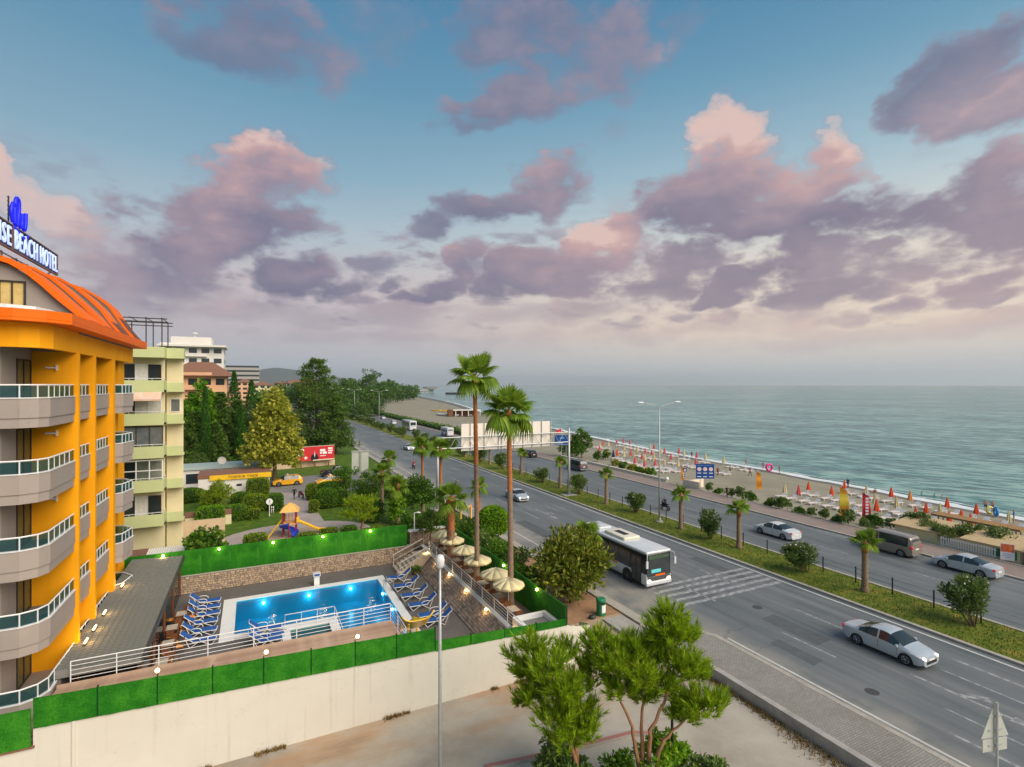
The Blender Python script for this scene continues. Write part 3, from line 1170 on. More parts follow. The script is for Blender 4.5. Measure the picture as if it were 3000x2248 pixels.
# far hills
for hx, hy, hw, hh, sd_ in ((-900, 5200, 900, 250, 1), (300, 5600, 1100, 190, 2), (-2600, 6200, 1800, 245, 3), (1100, 6600, 700, 90, 4)):
    m = MB()
    nn = 40
    for j in range(9):
        for i in range(nn + 1):
            t = i / nn * 2 - 1
            e = max(0, 1 - t * t) ** 1.3
            s_ = j / 8
            z = hh * e * math.sin(math.pi * min(1, s_ * .55)) * (1 + .35 * noise.noise(Vector((t * 3, sd_ * 5.1, s_)))) + 12 * noise.noise(Vector((t * 9, sd_, s_ * 4))) * e
            m.v.append((hx + t * hw, hy + s_ * 900 + 150 * noise.noise(Vector((t * 2, sd_, 0))), max(-3, z - 3)))
    for j in range(8):
        for i in range(nn):
            m.f.append([j * (nn + 1) + i, j * (nn + 1) + i + 1, (j + 1) * (nn + 1) + i + 1, (j + 1) * (nn + 1) + i])
            m.m.append(0)
    struct(m.build('hill', 'hill', smooth=True))


# ---------------------------------------------------------------- pool terrace
def stones(m, origin, ux, uz, nrm, W, H, s=.22, jit=.3, depth=.05, seed=1):
    """rough stones laid in courses on a plane: real raised faces"""
    rnd = random.Random(seed)
    origin, ux, uz, nrm = map(Vector, (origin, ux, uz, nrm))
    z = 0
    while z < H - .02:
        h = s * rnd.uniform(.65, 1.15)
        h = min(h, H - z)
        x = -rnd.uniform(0, s)
        while x < W:
            w = s * rnd.uniform(.8, 1.9)
            x0, x1 = max(0, x), min(W, x + w)
            if x1 - x0 > .04:
                g = .012
                d = depth * rnd.uniform(.4, 1.3)
                j = lambda: rnd.uniform(-.018, .018)
                c = [(x0 + g, z + g), (x1 - g, z + g), (x1 - g, z + h - g), (x0 + g, z + h - g)]
                base = [origin + ux * a + uz * b for a, b in c]
                top = [origin + ux * (a + (.02 if k in (0, 3) else -.02) + j()) + uz * (b + (.018 if k in (0, 1) else -.018) + j()) + nrm * (d + j() * .5) for k, (a, b) in enumerate(c)]
                m.mi = rnd.choice((0, 0, 1, 1, 2))
                m.add(base + top, [(4, 5, 6, 7), (0, 1, 5, 4), (1, 2, 6, 5), (2, 3, 7, 6), (3, 0, 4, 7)])
            x += w
        z += h


M('stone_b', (.54, .40, .27), (.42, .31, .21), 3.5, .85, .5, 12)
M('stone_c', (.36, .27, .20), (.27, .20, .15), 3.5, .85, .5, 12)
M('slope_b', (.44, .35, .28), (.33, .26, .21), 3.5, .85, .5, 12)
M('slope_c', (.28, .22, .18), (.21, .165, .135), 3.5, .85, .5, 12)

# deck around the pools
PX = [-9.4, -1.05, 2.2, 4.6, 5.2, 9.2, 12.9]
PY = [26.3, 31.0, 33.0, 37.3, 38.2, 44.0, 47.25]


def inpool(x, y):
    return (-1.05 < x < 9.2 and 38.2 < y < 44) or (5.2 < x < 9.2 and 31 < y < 38.3) or (2.2 < x < 4.6 and 33 < y < 37.3)


m = MB()
for i in range(6):
    for j in range(6):
        if not inpool((PX[i] + PX[i + 1]) / 2, (PY[j] + PY[j + 1]) / 2):
            m.quad((PX[i], PY[j], 0), (PX[i + 1], PY[j], 0), (PX[i + 1], PY[j + 1], 0), (PX[i], PY[j + 1], 0))
struct(m.build('pool_deck', 'deck_tile'))

pool = thing('swimming_pool', 'blue tiled outdoor swimming pool with underwater lamps and pale coping', 'pool')
m = MB()


def wallq(a, b, z0, z1):
    m.quad((a[0], a[1], z0), (b[0], b[1], z0), (b[0], b[1], z1), (a[0], a[1], z1))


L_ = [(-1.05, 38.2), (5.2, 38.2), (5.2, 31), (9.2, 31), (9.2, 44), (-1.05, 44)]
for a, b in zip(L_, L_[1:] + L_[:1]):
    wallq(b, a, -1.5, .0)
m.add([(p[0], p[1], -1.5) for p in L_], [tuple(range(6))])
m.build('basin', 'pool_tile', pool)
m = MB()
m.add([(p[0], p[1], -.07) for p in L_], [tuple(range(6))])
m.build('water', 'pool_water', pool)
m = MB()
for x0, x1, y0, y1 in ((-1.9, -1.06, 37.4, 44.6), (-1.06, 9.8, 44.01, 44.6), (9.21, 9.8, 30.4, 44.01), (-1.06, 2.0, 37.6, 38.19), (5.19 - .55, 5.19, 30.4, 38.19), (5.19, 9.21, 30.4, 30.99)):
    m.bx(x0, x1, y0, y1, .003, .05)
m.bx(2.0, 4.64, 37.5, 38.19, .003, .052)
m.build('coping', 'white', pool)
for x, y in ((.75, 43.97), (3.95, 43.97), (7.1, 43.97), (9.17, 41.8), (9.17, 38.6), (9.17, 35.2)):
    m = MB()
    m.ball((0, 0, 0), .09, 12, 8)
    o = m.build('pool_lamp', 'lamp_pool', pool, True, loc=(x, y, -.42))
    li = bpy.data.lights.new('pool_glow', 'POINT')
    li.energy = 11
    li.color = (.45, .85, 1.0)
    li.shadow_soft_size = .12
    lo = bpy.data.objects.new('pool_glow', li)
    COL.objects.link(lo)
    lo.location = (x - (.35 if x > 9 else 0), y - (.35 if y > 43 else 0), -.45)
m = MB()
for s_ in (-.25, .25):
    m.tube([(s_, .55, .02), (s_, .55, .75), (s_, .3, .95), (s_, .0, .9), (s_, -.12, .5), (s_, -.14, -.6)], .022, 6)
for z in (-.1, -.35):
    m.tube([(-.25, -.13, z), (.25, -.13, z)], .02, 6)
m.build('pool_ladder', 'steel', pool, True, loc=(9.25, 41.0, 0), rot=(0, 0, R(-90)))

kp = thing('paddling_pool', 'small square pale green paddling pool beside the swimming pool', 'pool')
m = MB()
K_ = [(2.2, 33), (4.6, 33), (4.6, 37.3), (2.2, 37.3)]
for a, b in zip(K_, K_[1:] + K_[:1]):
    wallq(b, a, -.5, 0)
m.add([(p[0], p[1], -.5) for p in K_], [(0, 1, 2, 3)])
m.build('basin', M('paddling_tile', (.16, .36, .33), (.12, .30, .28), 3, .4), kp)
m = MB()
m.add([(p[0], p[1], -.09) for p in K_], [(0, 1, 2, 3)])
m.build('water', 'pool_water', kp)
m = MB()
for x0, x1, y0, y1 in ((1.7, 2.19, 32.5, 37.4), (4.15 + .46, 4.64, 32.5, 37.4), (2.19, 4.61, 32.5, 32.99), (2.0, 4.6, 37.31, 37.49)):
    m.bx(x0, x1, y0, y1, .003, .048)
m.build('coping', 'white', kp)
m = MB()
m.tube([(1.9, 37.6, .05), (1.9, 37.6, .95), (4.9, 37.6, .95), (5.0, 37.5, .95), (5.0, 33.2, .95), (5.0, 33.2, .05)], .025, 6)
m.tube([(1.9, 37.6, .5), (5.0, 37.6, .5)], .015, 6)
for x in (2.9, 3.9, 5.0):
    m.tube([(x, 37.6, .05), (x, 37.6, .95)], .02, 6)
m.build('handrail', 'white_metal', kp)
# shower / pump stand at the far edge
t = thing('pool_shower', 'short white pump stand at far edge of pool', 'stand', (4.6, 44.85, 0))
m = MB()
m.bx(-.2, .2, -.15, .15, .0, .75)
m.build('body', 'white', t)
m = MB()
m.bx(-.27, .27, -.25, .2, .75, 1.0)
m.build('head', 'plastic_white', t)
m = MB()
m.bx(-.2, .2, -.258, -.25, .8, .95)
m.build('panel', 'sign_blue', t)

# stone wall at the back of the pool with turf fence above
bw = thing('stone_back_wall', 'low buff rubble stone wall behind the pool deck', 'wall', (0, 47.3, 0))
m = MB()
m.bx(-9.4, 13.2, 0, .35, -.4, 1.34)
m.build('core', 'mortar', bw)
m = MB()
stones(m, (-5.2, 0, .01), (1, 0, 0), (0, 0, 1), (0, -1, 0), 18.4, 1.3, .2, seed=3)
tag(m.build('stone_facing', ['stone', 'stone_b', 'stone_c'], bw), kind='stuff')
m = MB()
m.bx(-9.4, 13.2, -.06, .4, 1.34, 1.39)
m.build('coping', 'kerb', bw)
tf = thing('back_turf_fence', 'tall green artificial turf fence above the stone wall', 'fence', (0, 47.45, 0))
pm = None
for i in range(11):
    if pm is None:
        m = MB()
        m.bx(.01, 2.01, -.025, .025, 1.4, 3.3)
        pm = m.build('turf_panel', 'turf', tf)
        pm.location = (-9.6, 0, 0)
        tm = MB()
        tm.bx(-.02, .02, -.03, .045, 1.39, 3.36)
        tm = tm.build('post', 'dark_metal', tf)
        tm.location = (-9.6, .02, 0)
    else:
        for src in (pm, tm):
            c = src.copy()
            COL.objects.link(c)
            c.location = (-9.6 + i * 2.02, src.location.y, 0)


def wall_lamp(loc, label, d, e=14, grp='lit wall lamps round the pool'):
    t = thing('wall_lamp', label, 'lamp', loc, 0, grp)
    mm = MB()
    mm.lathe([(.05, -.09), (.06, -.05), (.045, -.03)], 8)
    mm.build('bracket', 'dark_metal', t)
    mm = MB()
    mm.ball((0, 0, .045), .085, 10, 7)
    mm.build('globe', 'lamp_warm', t, True)
    li = bpy.data.lights.new('lamp_glow', 'POINT')
    li.energy = e
    li.color = (1, .68, .28)
    li.shadow_soft_size = .09
    lo = bpy.data.objects.new('lamp_glow', li)
    COL.objects.link(lo)
    lo.location = (loc[0] + d[0], loc[1] + d[1], loc[2] + .05 + d[2])


ORD = ['first', 'second', 'third', 'fourth', 'fifth', 'sixth', 'seventh', 'eighth', 'ninth', 'tenth', 'eleventh', 'twelfth', 'thirteenth', 'fourteenth', 'fifteenth', 'sixteenth', 'seventeenth', 'eighteenth', 'nineteenth', 'twentieth']


def ordn(i):
    return ORD[i] if i < 20 else ('twenty ', 'thirty ', 'forty ')[i // 10 - 2] + ORD[i % 10 - 0] if (i + 1) % 10 else ('thirtieth', 'fortieth', 'fiftieth')[(i + 1) // 10 - 3]


for i, x in enumerate((-6.05, -2.35, 1.5, 5.35, 9.3)):
    wall_lamp((x, 47.33, 3.08), '%s lit round lamp from hotel on the back turf fence' % ordn(i), (0, -.22, 0))

# front wall of the hotel grounds with turf fence on top
fw = thing('front_boundary_wall', 'long tall white rendered wall between car park and pool', 'wall', (0, 26.1, 0))


def zt(x):
    return 3.85 - .035 * x if x < 8.4 else 2.9 - .05 * (x - 8.4)


def zb(x):
    return 2.72 - .035 * x if x < 8.4 else 2.36 - .03 * (x - 8.4)


m = MB()
for x0, x1, za, zc in ((-26, -7.5, 2.2, 2.2), (-7.5, 8.4, zb(-7.5), zb(8.39)), (8.4, 16.3, zb(8.4), zb(16.3))):
    m.prism([(x0, 0), (x1, 0), (x1, .25), (x0, .25)], -.46, lambda p: za + (zc - za) * (p[0] - x0) / (x1 - x0))
m.build('wall_panel', 'white_wall', fw)
m = MB()
m.bx(-26, -7.45, -.07, .3, 2.2, 2.28)
m.build('coping', 'terracotta', fw)
m = MB()
m.bx(-6.32, -6.2, -.05, .0, -.44, 2.9)
m.build('pilaster', 'white_wall', fw)
m = MB()
for i in range(9):
    a0, a1 = i / 9, (i + 1) / 9
    f = lambda a: (16.3 + 2.9 * math.sin(a * math.pi / 2), 2.6 * (1 - math.cos(a * math.pi / 2)))
    p0, p1 = f(a0), f(a1)
    h0, h1 = 2.1 - 1.5 * a0, 2.1 - 1.5 * a1
    m.add([(p0[0], p0[1], -.4), (p1[0], p1[1], -.4), (p1[0], p1[1], h1), (p0[0], p0[1], h0), (p0[0] - .1, p0[1] + .25, -.4), (p1[0] - .2, p1[1] + .2, -.4), (p1[0] - .2, p1[1] + .2, h1), (p0[0] - .1, p0[1] + .25, h0)],
          [(0, 1, 2, 3), (3, 2, 6, 7), (5, 4, 7, 6)])
m.build('curved_end', 'white_wall', fw)

ff = thing('front_turf_fence', 'long green artificial turf fence on top of the white boundary wall', 'fence', (0, 26.1, 0))
xs = [-7.5 + i * 1.9875 for i in range(9)] + [8.4 + (i + 1) * 1.975 for i in range(4)]
for i in range(12):
    x0, x1 = xs[i], xs[i + 1]
    if i == 8:
        x0 += .03
    m = MB()
    a, b = (zb(x0 + .001), zb(x1 - .001))
    c, d = (zt(x0 + .001), zt(x1 - .001))
    off = .0 if i < 8 else .03
    y0, y1 = -.05 + off, .02 + off
    NXX, NZZ = 10, 4
    for j in range(NZZ + 1):
        for i_ in range(NXX + 1):
            fx, fz = i_ / NXX, j / NZZ
            x = x0 + .012 + (x1 - x0 - .024) * fx
            lo_, hi_ = a + (b - a) * fx - .05, c + (d - c) * fx
            sag = -.035 * math.sin(math.pi * fx) + .02 * noise.noise(Vector((x * 3, 1, 0)))
            z = lo_ + (hi_ + sag - lo_) * fz + (.02 * noise.noise(Vector((x * 4, 7, 0))) if j == 0 else 0)
            m.v.append((x, y0 - .035 * abs(noise.noise(Vector((x * 1.7, z * 1.5, i)))) * (0 < fx < 1), z))
    for j in range(NZZ):
        for i_ in range(NXX):
            k0 = j * (NXX + 1) + i_
            m.f.append([k0, k0 + 1, k0 + NXX + 2, k0 + NXX + 1])
            m.m.append(0)
    m.add([(x0 + .012, y1, a + .004), (x1 - .012, y1, b + .004), (x1 - .012, y1, d - .05), (x0 + .012, y1, c - .05)], [(1, 0, 3, 2)])
    m.build('turf_panel', 'turf', ff)
    m = MB()
    m.bx(x1 - .03, x1 + .02, -.062 + off, .06 + off, b - .04, d + .03)
    m.build('post', 'turf_dark', ff)
m = MB()
m.bx(-26, -7.55, -.09, -.02, 2.29, 3.72)
m.build('turf_panel', 'turf', ff)
for i, x in enumerate((-3.55, .55, 4.55)):
    wall_lamp((x, 26.2, zt(x) + .12), '%s lit round lamp from hotel along the front turf fence top' % ordn(i), (0, .12, .1), 9)

# wooden walkway with railing above the pool
wd_ = thing('wooden_walkway', 'raised walkway of brown wooden planks behind the front turf fence', 'walkway', (0, 0, 0))
m = MB()
m.bx(-7.85, 7.1, 26.4, 30.25, -.01, 2.46)
m.build('base', 'concrete', wd_)
pl_m = None
for i in range(26):
    y = 26.4 + i * .148
    if pl_m is None:
        m = MB()
        m.bx(-7.8, 7.15, 0, .140, 0, .05)
        pl_m = m.build('plank', 'wood_deck', wd_)
        pl_m.location = (0, y, 2.5)
    else:
        c = pl_m.copy()
        COL.objects.link(c)
        c.location = (random.uniform(-.06, .06), y, 2.5 + random.uniform(-.004, .004))
rl = thing('walkway_railing', 'white metal railing with thin bars along wooden walkway', 'railing', (0, 0, 2.55))
pts = [(-7.4, 30.3), (-5.7, 30.3), (-4.05, 30.3), (-2.0, 30.3), (.05, 30.3), (2.1, 30.3), (4.15, 30.3), (5.6, 30.3), (7.1, 30.3), (7.1, 28.6), (7.1, 26.9)]
for p in pts:
    m = MB()
    m.tube([(p[0], p[1], -.1), (p[0], p[1], .92)], .026, 6)
    m.build('post', 'white_metal', rl)
for k in range(5):
    z = .12 + k * .2
    m = MB()
    m.tube([(-7.4, 30.3, z), (7.1, 30.3, z), (7.1, 26.9, z)], .026 if k == 4 else .014, 6)
    m.build('bar', 'white_metal', rl)
# little water slide and steps at the end of the walkway
t = thing('water_slide', 'wide yellow water slide dropping from walkway end into pool', 'slide', (8.55, 29.7, 0))
m = MB()
nseg = 14
for i in range(nseg + 1):
    a = i / nseg
    y = a * 5.0
    z = 2.35 * (1 - a) ** 1.4 + .12 + .16 * math.sin(a * 9) * (1 - a)
    xo = .35 * a + .25 * math.sin(a * 4)
    for k in range(9):
        q = k / 8 * 2 - 1
        m.v.append((xo + q * .95, y, z + .42 * q * q * q * q))
for i in range(nseg):
    for k in range(8):
        m.f.append([i * 9 + k, i * 9 + k + 1, (i + 1) * 9 + k + 1, (i + 1) * 9 + k])
        m.m.append(0)
o = m.build('chute', 'yellow_slide', t, True)
o.modifiers.new('thick', 'SOLIDIFY').thickness = .06
for y, h in ((.6, 1.75), (2.4, .95), (4.0, .3)):
    m = MB()
    m.tube([(.1, y, 0), (.1, y, h)], .06, 8)
    m.build('support', 'yellow_slide', t)
t = thing('slide_steps', 'steep steps with red and green side bars beside yellow slide', 'steps', (7.65, 29.0, 0))
for k in range(6):
    m = MB()
    m.bx(-.3, .3, -.13, .13, -.02, .02)
    m.build('tread', 'wood_deck', t, loc=(0, .25 + k * .22, 2.3 - k * .38))
for sx, mt in ((-.34, 'playred'), (.34, 'green_paint'), (-.2, 'yellow'), (.2, 'yellow')):
    m = MB()
    m.tube([(sx, .1, 2.6), (sx, 1.5, .1)], .035, 6)
    m.build('side_bar', mt, t)

# sloping rubble bank, ledge and dining terrace
bank = thing('stone_bank', 'sloping brown rubble stone bank below the dining terrace', 'wall')
m = MB()
sl = Vector((1.15, 0, 1.2))
m.add([(12.78, 26.4, -.01), (12.78, 47.2, -.01), (13.93, 47.2, 1.19), (13.93, 26.4, 1.19)], [(0, 3, 2, 1)])
m.build('core', 'mortar', bank)
m = MB()
u = sl.normalized()
stones(m, (12.79, 28.4, .005), (0, 1, 0), u, (-u.z, 0, u.x), 15.5, sl.length - .02, .19, depth=.06, seed=5)
for i in range(0):
    pass
tag(m.build('stone_facing', ['stone_dark', 'slope_b', 'slope_c'], bank), kind='stuff')
m = MB()
m.bx(13.9, 14.22, 26.4, 47.3, 1.0, 1.28)
m.build('ledge', 'white', bank)
tr = MB()
tr.bx(14.2, 16.35, 26.35, 50.0, -.4, 1.15)
struct(tr.build('dining_terrace', 'deck_tile'))
rl = thing('terrace_railing', 'white metal railing along the edge of the dining terrace', 'railing', (14.06, 0, 1.28))
for i in range(10):
    m = MB()
    m.tube([(0, 27.3 + i * 2.0, 0), (0, 27.3 + i * 2.0, .9)], .028, 6)
    m.build('post', 'white_metal', rl)
for k in range(5):
    m = MB()
    m.tube([(0, 27.3, .1 + k * .2), (0, 45.3, .1 + k * .2)], .028 if k == 4 else .014, 6)
    m.build('bar', 'white_metal', rl)
for i, y in enumerate((28.2, 32.0, 35.6, 39.2, 42.4, 45.0)):
    wall_lamp((13.78, y, 1.18), '%s lit round lamp along the terrace ledge, counting from the car park' % ordn(i), (-.16, 0, .05), 9)
tf = thing('roadside_turf_fence', 'green artificial turf fence between dining terrace and road shrubs', 'fence', (16.4, 0, 0))
for i in range(11):
    y = 26.3 + i * 2.0
    m = MB()
    m.bx(-.03, .03, y + .01, y + 1.99, 1.05, 3.1)
    m.build('turf_panel', 'turf', tf)
    m = MB()
    m.bx(.03, .09, y - .03, y + .03, -.2, 3.15)
    m.build('post', 'dark_metal', tf)
m = MB()
m.bx(-.1, .16, 26.35, 48.3, -.4, 1.04)
m.build('footing_wall', 'white_wall', tf)
for i, y in enumerate((29.6, 34.6, 39.8, 46.0)):
    wall_lamp((16.28, y, 2.9), '%s lit round lamp on the roadside turf fence, counting from the car park' % ordn(i), (-.22, 0, 0), 12)
# small flat roof with white parapet in the corner
t = thing('corner_flat_roof', 'small flat grey roof with white parapet in terrace corner', 'roof', (15.2, 27.5, 0))
m = MB()
m.bx(-1.0, 1.1, -1.1, .9, 1.16, 1.75)
m.build('slab', 'roof_grey', t)
m = MB()
for x0, x1, y0, y1 in ((-1.12, -.86, -1.12, 1.15), (-.86, 1.14, .9, 1.15), (.9, 1.14, -1.12, .9)):
    m.bx(x0, x1, y0, y1, 1.16, 2.0)
m.build('parapet', 'white', t)
# steps from the terrace down to the pool, with handrail
t = thing('terrace_steps', 'cream stone steps fanning down from terrace to pool deck', 'steps', (12.6, 45.2, 0))
for k in range(6):
    m = MB()
    m.prism([(-1.6 + k * .32, -1.2 + .08 * k), (1.3, -.9), (1.3, 1.0), (-1.6 + k * .32, 1.0 - .05 * k)], .003 if k == 0 else k * .2 + .002, (k + 1) * .2)
    m.build('step', M('step_stone', (.60, .50, .38), (.52, .43, .33), 2, .8), t)
m = MB()
for dy in (-1.25, 1.05):
    m.tube([(-1.5, dy, .1), (-1.5, dy, 1.1), (1.2, dy, 2.2), (1.2, dy, 1.2)], .03, 6)
    m.tube([(-1.5, dy, .6), (1.2, dy, 1.7)], .018, 6)
m.build('handrail', 'white_metal', t)
t = thing('terrace_end_wall', 'short rubble stone wall with white coping at terrace end', 'wall', (0, 0, 0))
m = MB()
m.bx(12.95, 16.3, 47.75, 48.05, .0, 2.5)
m.build('core', 'mortar', t)
m = MB()
stones(m, (12.95, 47.74, 1.2), (1, 0, 0), (0, 0, 1), (0, -1, 0), 3.3, 1.28, .2, seed=9)
tag(m.build('stone_facing', ['stone_dark', 'slope_b', 'stone_c'], t), kind='stuff')
m = MB()
m.bx(12.85, 16.4, 47.62, 48.15, 2.5, 2.6)
m.build('coping', 'white', t)

# shingled restaurant roof beside the hotel
t = thing('restaurant_roof', 'long dark shingled lean-to roof between hotel and pool', 'roof', (0, 0, 0))
SX0, SX1, SY0, SY1 = -8.0, -4.75, 30.4, 47.3
rz_ = lambda x: 3.12 - .05 * (x - SX0)
m = MB()
m.add([(SX0, SY0, rz_(SX0)), (SX1, SY0, rz_(SX1)), (SX1, SY1, rz_(SX1)), (SX0, SY1, rz_(SX0)), (SX0, SY0, 2.75), (SX1, SY0, 2.75), (SX1, SY1, 2.75), (SX0, SY1, 2.75)],
      [(0, 1, 2, 3), (7, 6, 5, 4), (0, 4, 5, 1), (1, 5, 6, 2), (2, 6, 7, 3)])
m.build('slab', 'roof_grey', t)
m = MB()
m.bx(SX1, SX1 + .09, SY0, SY1, 2.7, 3.02)
m.build('gutter', 'dark_metal', t)
sm = MB()
sm.add([(0, -.12, .012), (.30, -.145, .022), (.30, .145, .022), (0, .12, .012), (0, -.12, -.01), (.30, -.145, -.004), (.30, .145, -.004), (0, .12, -.01)], [(0, 1, 2, 3), (1, 0, 4, 5), (2, 1, 5, 6), (3, 2, 6, 7)])
me_s = sm.mesh('shingle', 'shingle')
rest = MB()
cnt = 0
rows = []
for i in range(11):
    x = SX0 + .02 + i * .292
    for j in range(53):
        y = SY0 + .17 + j * .318 + (.159 if i % 2 else 0)
        if y < SY1 - .1:
            rows.append((y, x))
rows.sort()
for y, x in rows:
    z = rz_(x) + random.uniform(0, .006)
    if cnt < 290:
        link('shingle', me_s, t, (x, y, z))
        cnt += 1
    else:
        rest.add([(x + p[0], y + p[1], z + p[2]) for p in sm.v], sm.f)
tag(rest.build('far_shingles', 'shingle', t), kind='stuff')
# columns and glazed front of the restaurant under the roof
m = MB()
m.bx(-8.0, -7.8, 30.5, 47.2, 0.0, 2.74)
m.build('back_wall', 'grey_dark', t)
for i in range(5):
    m = MB()
    m.bx(SX1 - .3, SX1 - .12, 31.2 + i * 3.9, 31.4 + i * 3.9, 0, 2.74)
    m.build('column', 'wood_brown', t)
for i in range(4):
    m = MB()
    m.bx(SX1 - .23, SX1 - .19, 31.5 + i * 3.9, 34.9 + i * 3.9, .05, 2.7)
    m.build('glass_screen', 'car_glass', t)


# ---------------------------------------------------------------- the hotel
def offset_poly(pts, d):
    """parallel polyline, d to the left of travel"""
    out = []
    n = len(pts)
    for i, p in enumerate(pts):
        a = Vector(pts[max(0, i - 1)])
        b = Vector(pts[min(n - 1, i + 1)])
        if 0 < i < n - 1:
            t1 = (Vector(p) - a).normalized()
            t2 = (b - Vector(p)).normalized()
            n1, n2 = Vector((-t1.y, t1.x)), Vector((-t2.y, t2.x))
            nn = (n1 + n2).normalized()
            k = d / max(.4, nn.dot(n1))
        else:
            t = (b - a).normalized()
            nn, k = Vector((-t.y, t.x)), d
        out.append((p[0] + nn.x * k, p[1] + nn.y * k))
    return out


def band(m, pts, thick, z0, z1):
    """wall of given thickness following a polyline (inside on the left)"""
    q = offset_poly(pts, thick)
    for i in range(len(pts) - 1):
        a, b, c, d = pts[i], pts[i + 1], q[i + 1], q[i]
        vs = [(p[0], p[1], z0) for p in (a, b, c, d)] + [(p[0], p[1], z1) for p in (a, b, c, d)]
        fs = [(4, 5, 6, 7), (0, 3, 2, 1), (0, 1, 5, 4), (2, 3, 7, 6)]
        if i == 0:
            fs.append((3, 0, 4, 7))
        if i == len(pts) - 2:
            fs.append((1, 2, 6, 5))
        m.add(vs, fs)


hotel = thing('hotel', 'five storey orange and grey hotel with curved glass railed balconies', 'hotel')
FL = [14.9, 11.7, 8.5, 5.3, 2.1]
m = MB()
m.bx(-22, -9.6, 29.7, 46.5, -.4, 18.6)
m.build('wall', 'grey_wall', hotel)
for y0, y1 in ((33.15, 33.43), (36.2, 36.48), (40.45, 41.0)):
    m = MB()
    m.bx(-9.58, -7.78, y0, y1, 1.2, 17.62)
    m.build('fin', 'orange_wall', hotel)
m = MB()
m.bx(-9.58, -8.3, 44.6, 46.5, 1.2, 17.62)
m.build('end_bay', 'orange_wall', hotel)
BAL = [[(-20, 28.9), (-8.75, 28.9), (-8.2, 29.2), (-7.95, 29.7), (-7.9, 33.13)],
       [(-9.5, 33.45), (-8.5, 33.5), (-8.08, 33.95), (-7.98, 36.18)],
       [(-9.5, 36.5), (-8.5, 36.55), (-8.08, 37.05), (-7.98, 40.43)],
       [(-9.5, 41.02), (-8.4, 41.05), (-7.5, 41.7), (-7.2, 43.2), (-7.9, 44.2), (-9.5, 44.55)]]
INN = [[(-9.62, 33.13), (-9.62, 29.72), (-20, 29.72)], [(-9.62, 36.18), (-9.62, 33.45)], [(-9.62, 40.43), (-9.62, 36.5)], [(-9.62, 44.55), (-9.62, 41.02)]]
DOORS = [(31.35, 33.0), (34.3, 35.7), (37.6, 39.6), (41.6, 43.6)]
for fi, F_ in enumerate(FL):
    for bi, pl in enumerate(BAL):
        bal = MB()
        bal.prism(offset_poly(pl, .03) + INN[bi], F_ - .28, F_ + .0)
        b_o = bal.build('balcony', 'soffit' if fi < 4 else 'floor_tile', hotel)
        mm = MB()
        band(mm, pl, .14, F_ - .30, F_ + .52)
        mm.build('parapet', 'grey_wall', b_o)
        mm = MB()
        band(mm, offset_poly(pl, .05), .12, F_ - .72, F_ - .30)
        mm.build('parapet_lip', 'grey_wall', b_o)
        mm = MB()
        q = offset_poly(pl, .07)
        mm.tube([(p[0], p[1], F_ + 1.1) for p in q], .035, 6)
        band(mm, offset_poly(pl, -.03), .2, F_ + .523, F_ + .565)
        mm.build('rail', 'white_metal', b_o, smooth=40)
        mm, gm = MB(), MB()
        for a, b in zip(q, q[1:]):
            L = math.dist(a, b)
            n = max(1, round(L / (.55 if bi else .75)))
            for k in range(n):
                t = k / n
                x, y = a[0] + (b[0] - a[0]) * t, a[1] + (b[1] - a[1]) * t
                mm.tube([(x, y, F_ + .55), (x, y, F_ + 1.09)], .026, 5)
        mm.build('baluster', 'white_metal', b_o)
        band(gm, offset_poly(pl, .068), .012, F_ + .58, F_ + 1.05)
        gm.build('rail_glass', 'rail_glass', b_o)
        # glazed door with curtain behind
        y0, y1 = DOORS[bi]
        zt_ = F_ + 2.3
        dm = MB()
        for ya, yb, za, zc in ((y0, y0 + .07, F_ + .01, zt_), (y1 - .07, y1, F_ + .01, zt_), (y0 + .07, y1 - .07, zt_ - .08, zt_), (y0 + .07, y1 - .07, F_ + .01, F_ + .09), ((y0 + y1) / 2 - .035, (y0 + y1) / 2 + .035, F_ + .09, zt_ - .08)):
            dm.bx(-9.62, -9.55, ya, yb, za, zc)
        d_o = dm.build('balcony_door', 'frame_dark', hotel)
        pm_ = MB()
        pm_.bx(-9.572, -9.562, y0 + .07, y1 - .07, F_ + .09, zt_ - .08)
        pm_.build('pane', 'room_glass', d_o)
        cm = MB()
        nf = 16
        for k in range(nf):
            ya, yb = y0 + .1 + (y1 - y0 - .2) * k / nf, y0 + .1 + (y1 - y0 - .2) * (k + 1) / nf
            if .44 < (k + .5) / nf < .56:
                continue
            xa, xb = (-9.594, -9.578) if k % 2 else (-9.578, -9.594)
            cm.quad((xa, ya, F_ + .1), (xb, yb, F_ + .1), (xb, yb, zt_ - .1), (xa, ya, zt_ - .1))
        cm.build('curtain', 'curtain', d_o)
# top band, eaves and roof
TOPL = [(-22, 28.8), (-8.75, 28.8), (-8.15, 29.1), (-7.85, 29.7), (-7.8, 46.6)]
m = MB()
band(m, TOPL, .3, 17.58, 18.62)
m.build('top_band', 'orange_wall', hotel)
m = MB()
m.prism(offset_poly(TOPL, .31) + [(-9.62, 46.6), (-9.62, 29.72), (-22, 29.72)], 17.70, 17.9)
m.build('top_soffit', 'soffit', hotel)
EAV = [(-22, 28.05), (-8.7, 28.05), (-7.75, 28.5), (-7.1, 29.3), (-7.0, 46.95)]
m = MB()
m.prism(EAV + [(-22, 46.95)], 18.63, 18.75)
m.build('eaves', 'orange_edge', hotel)
m = MB()
band(m, EAV, .12, 18.76, 19.12)
m.build('fascia', 'orange_edge', hotel)
m = MB()
m.prism(offset_poly(EAV, .13) + [(-22, 46.8)], 18.76, 19.08)
m.build('flat_roof', 'roof_grey', hotel)
m = MB()
band(m, offset_poly(EAV, .16)[3:], .5, 19.09, 19.15)
m.build('eaves_cap', 'orange_sky_sheen', hotel)  # cap carries a painted pink sky reflection
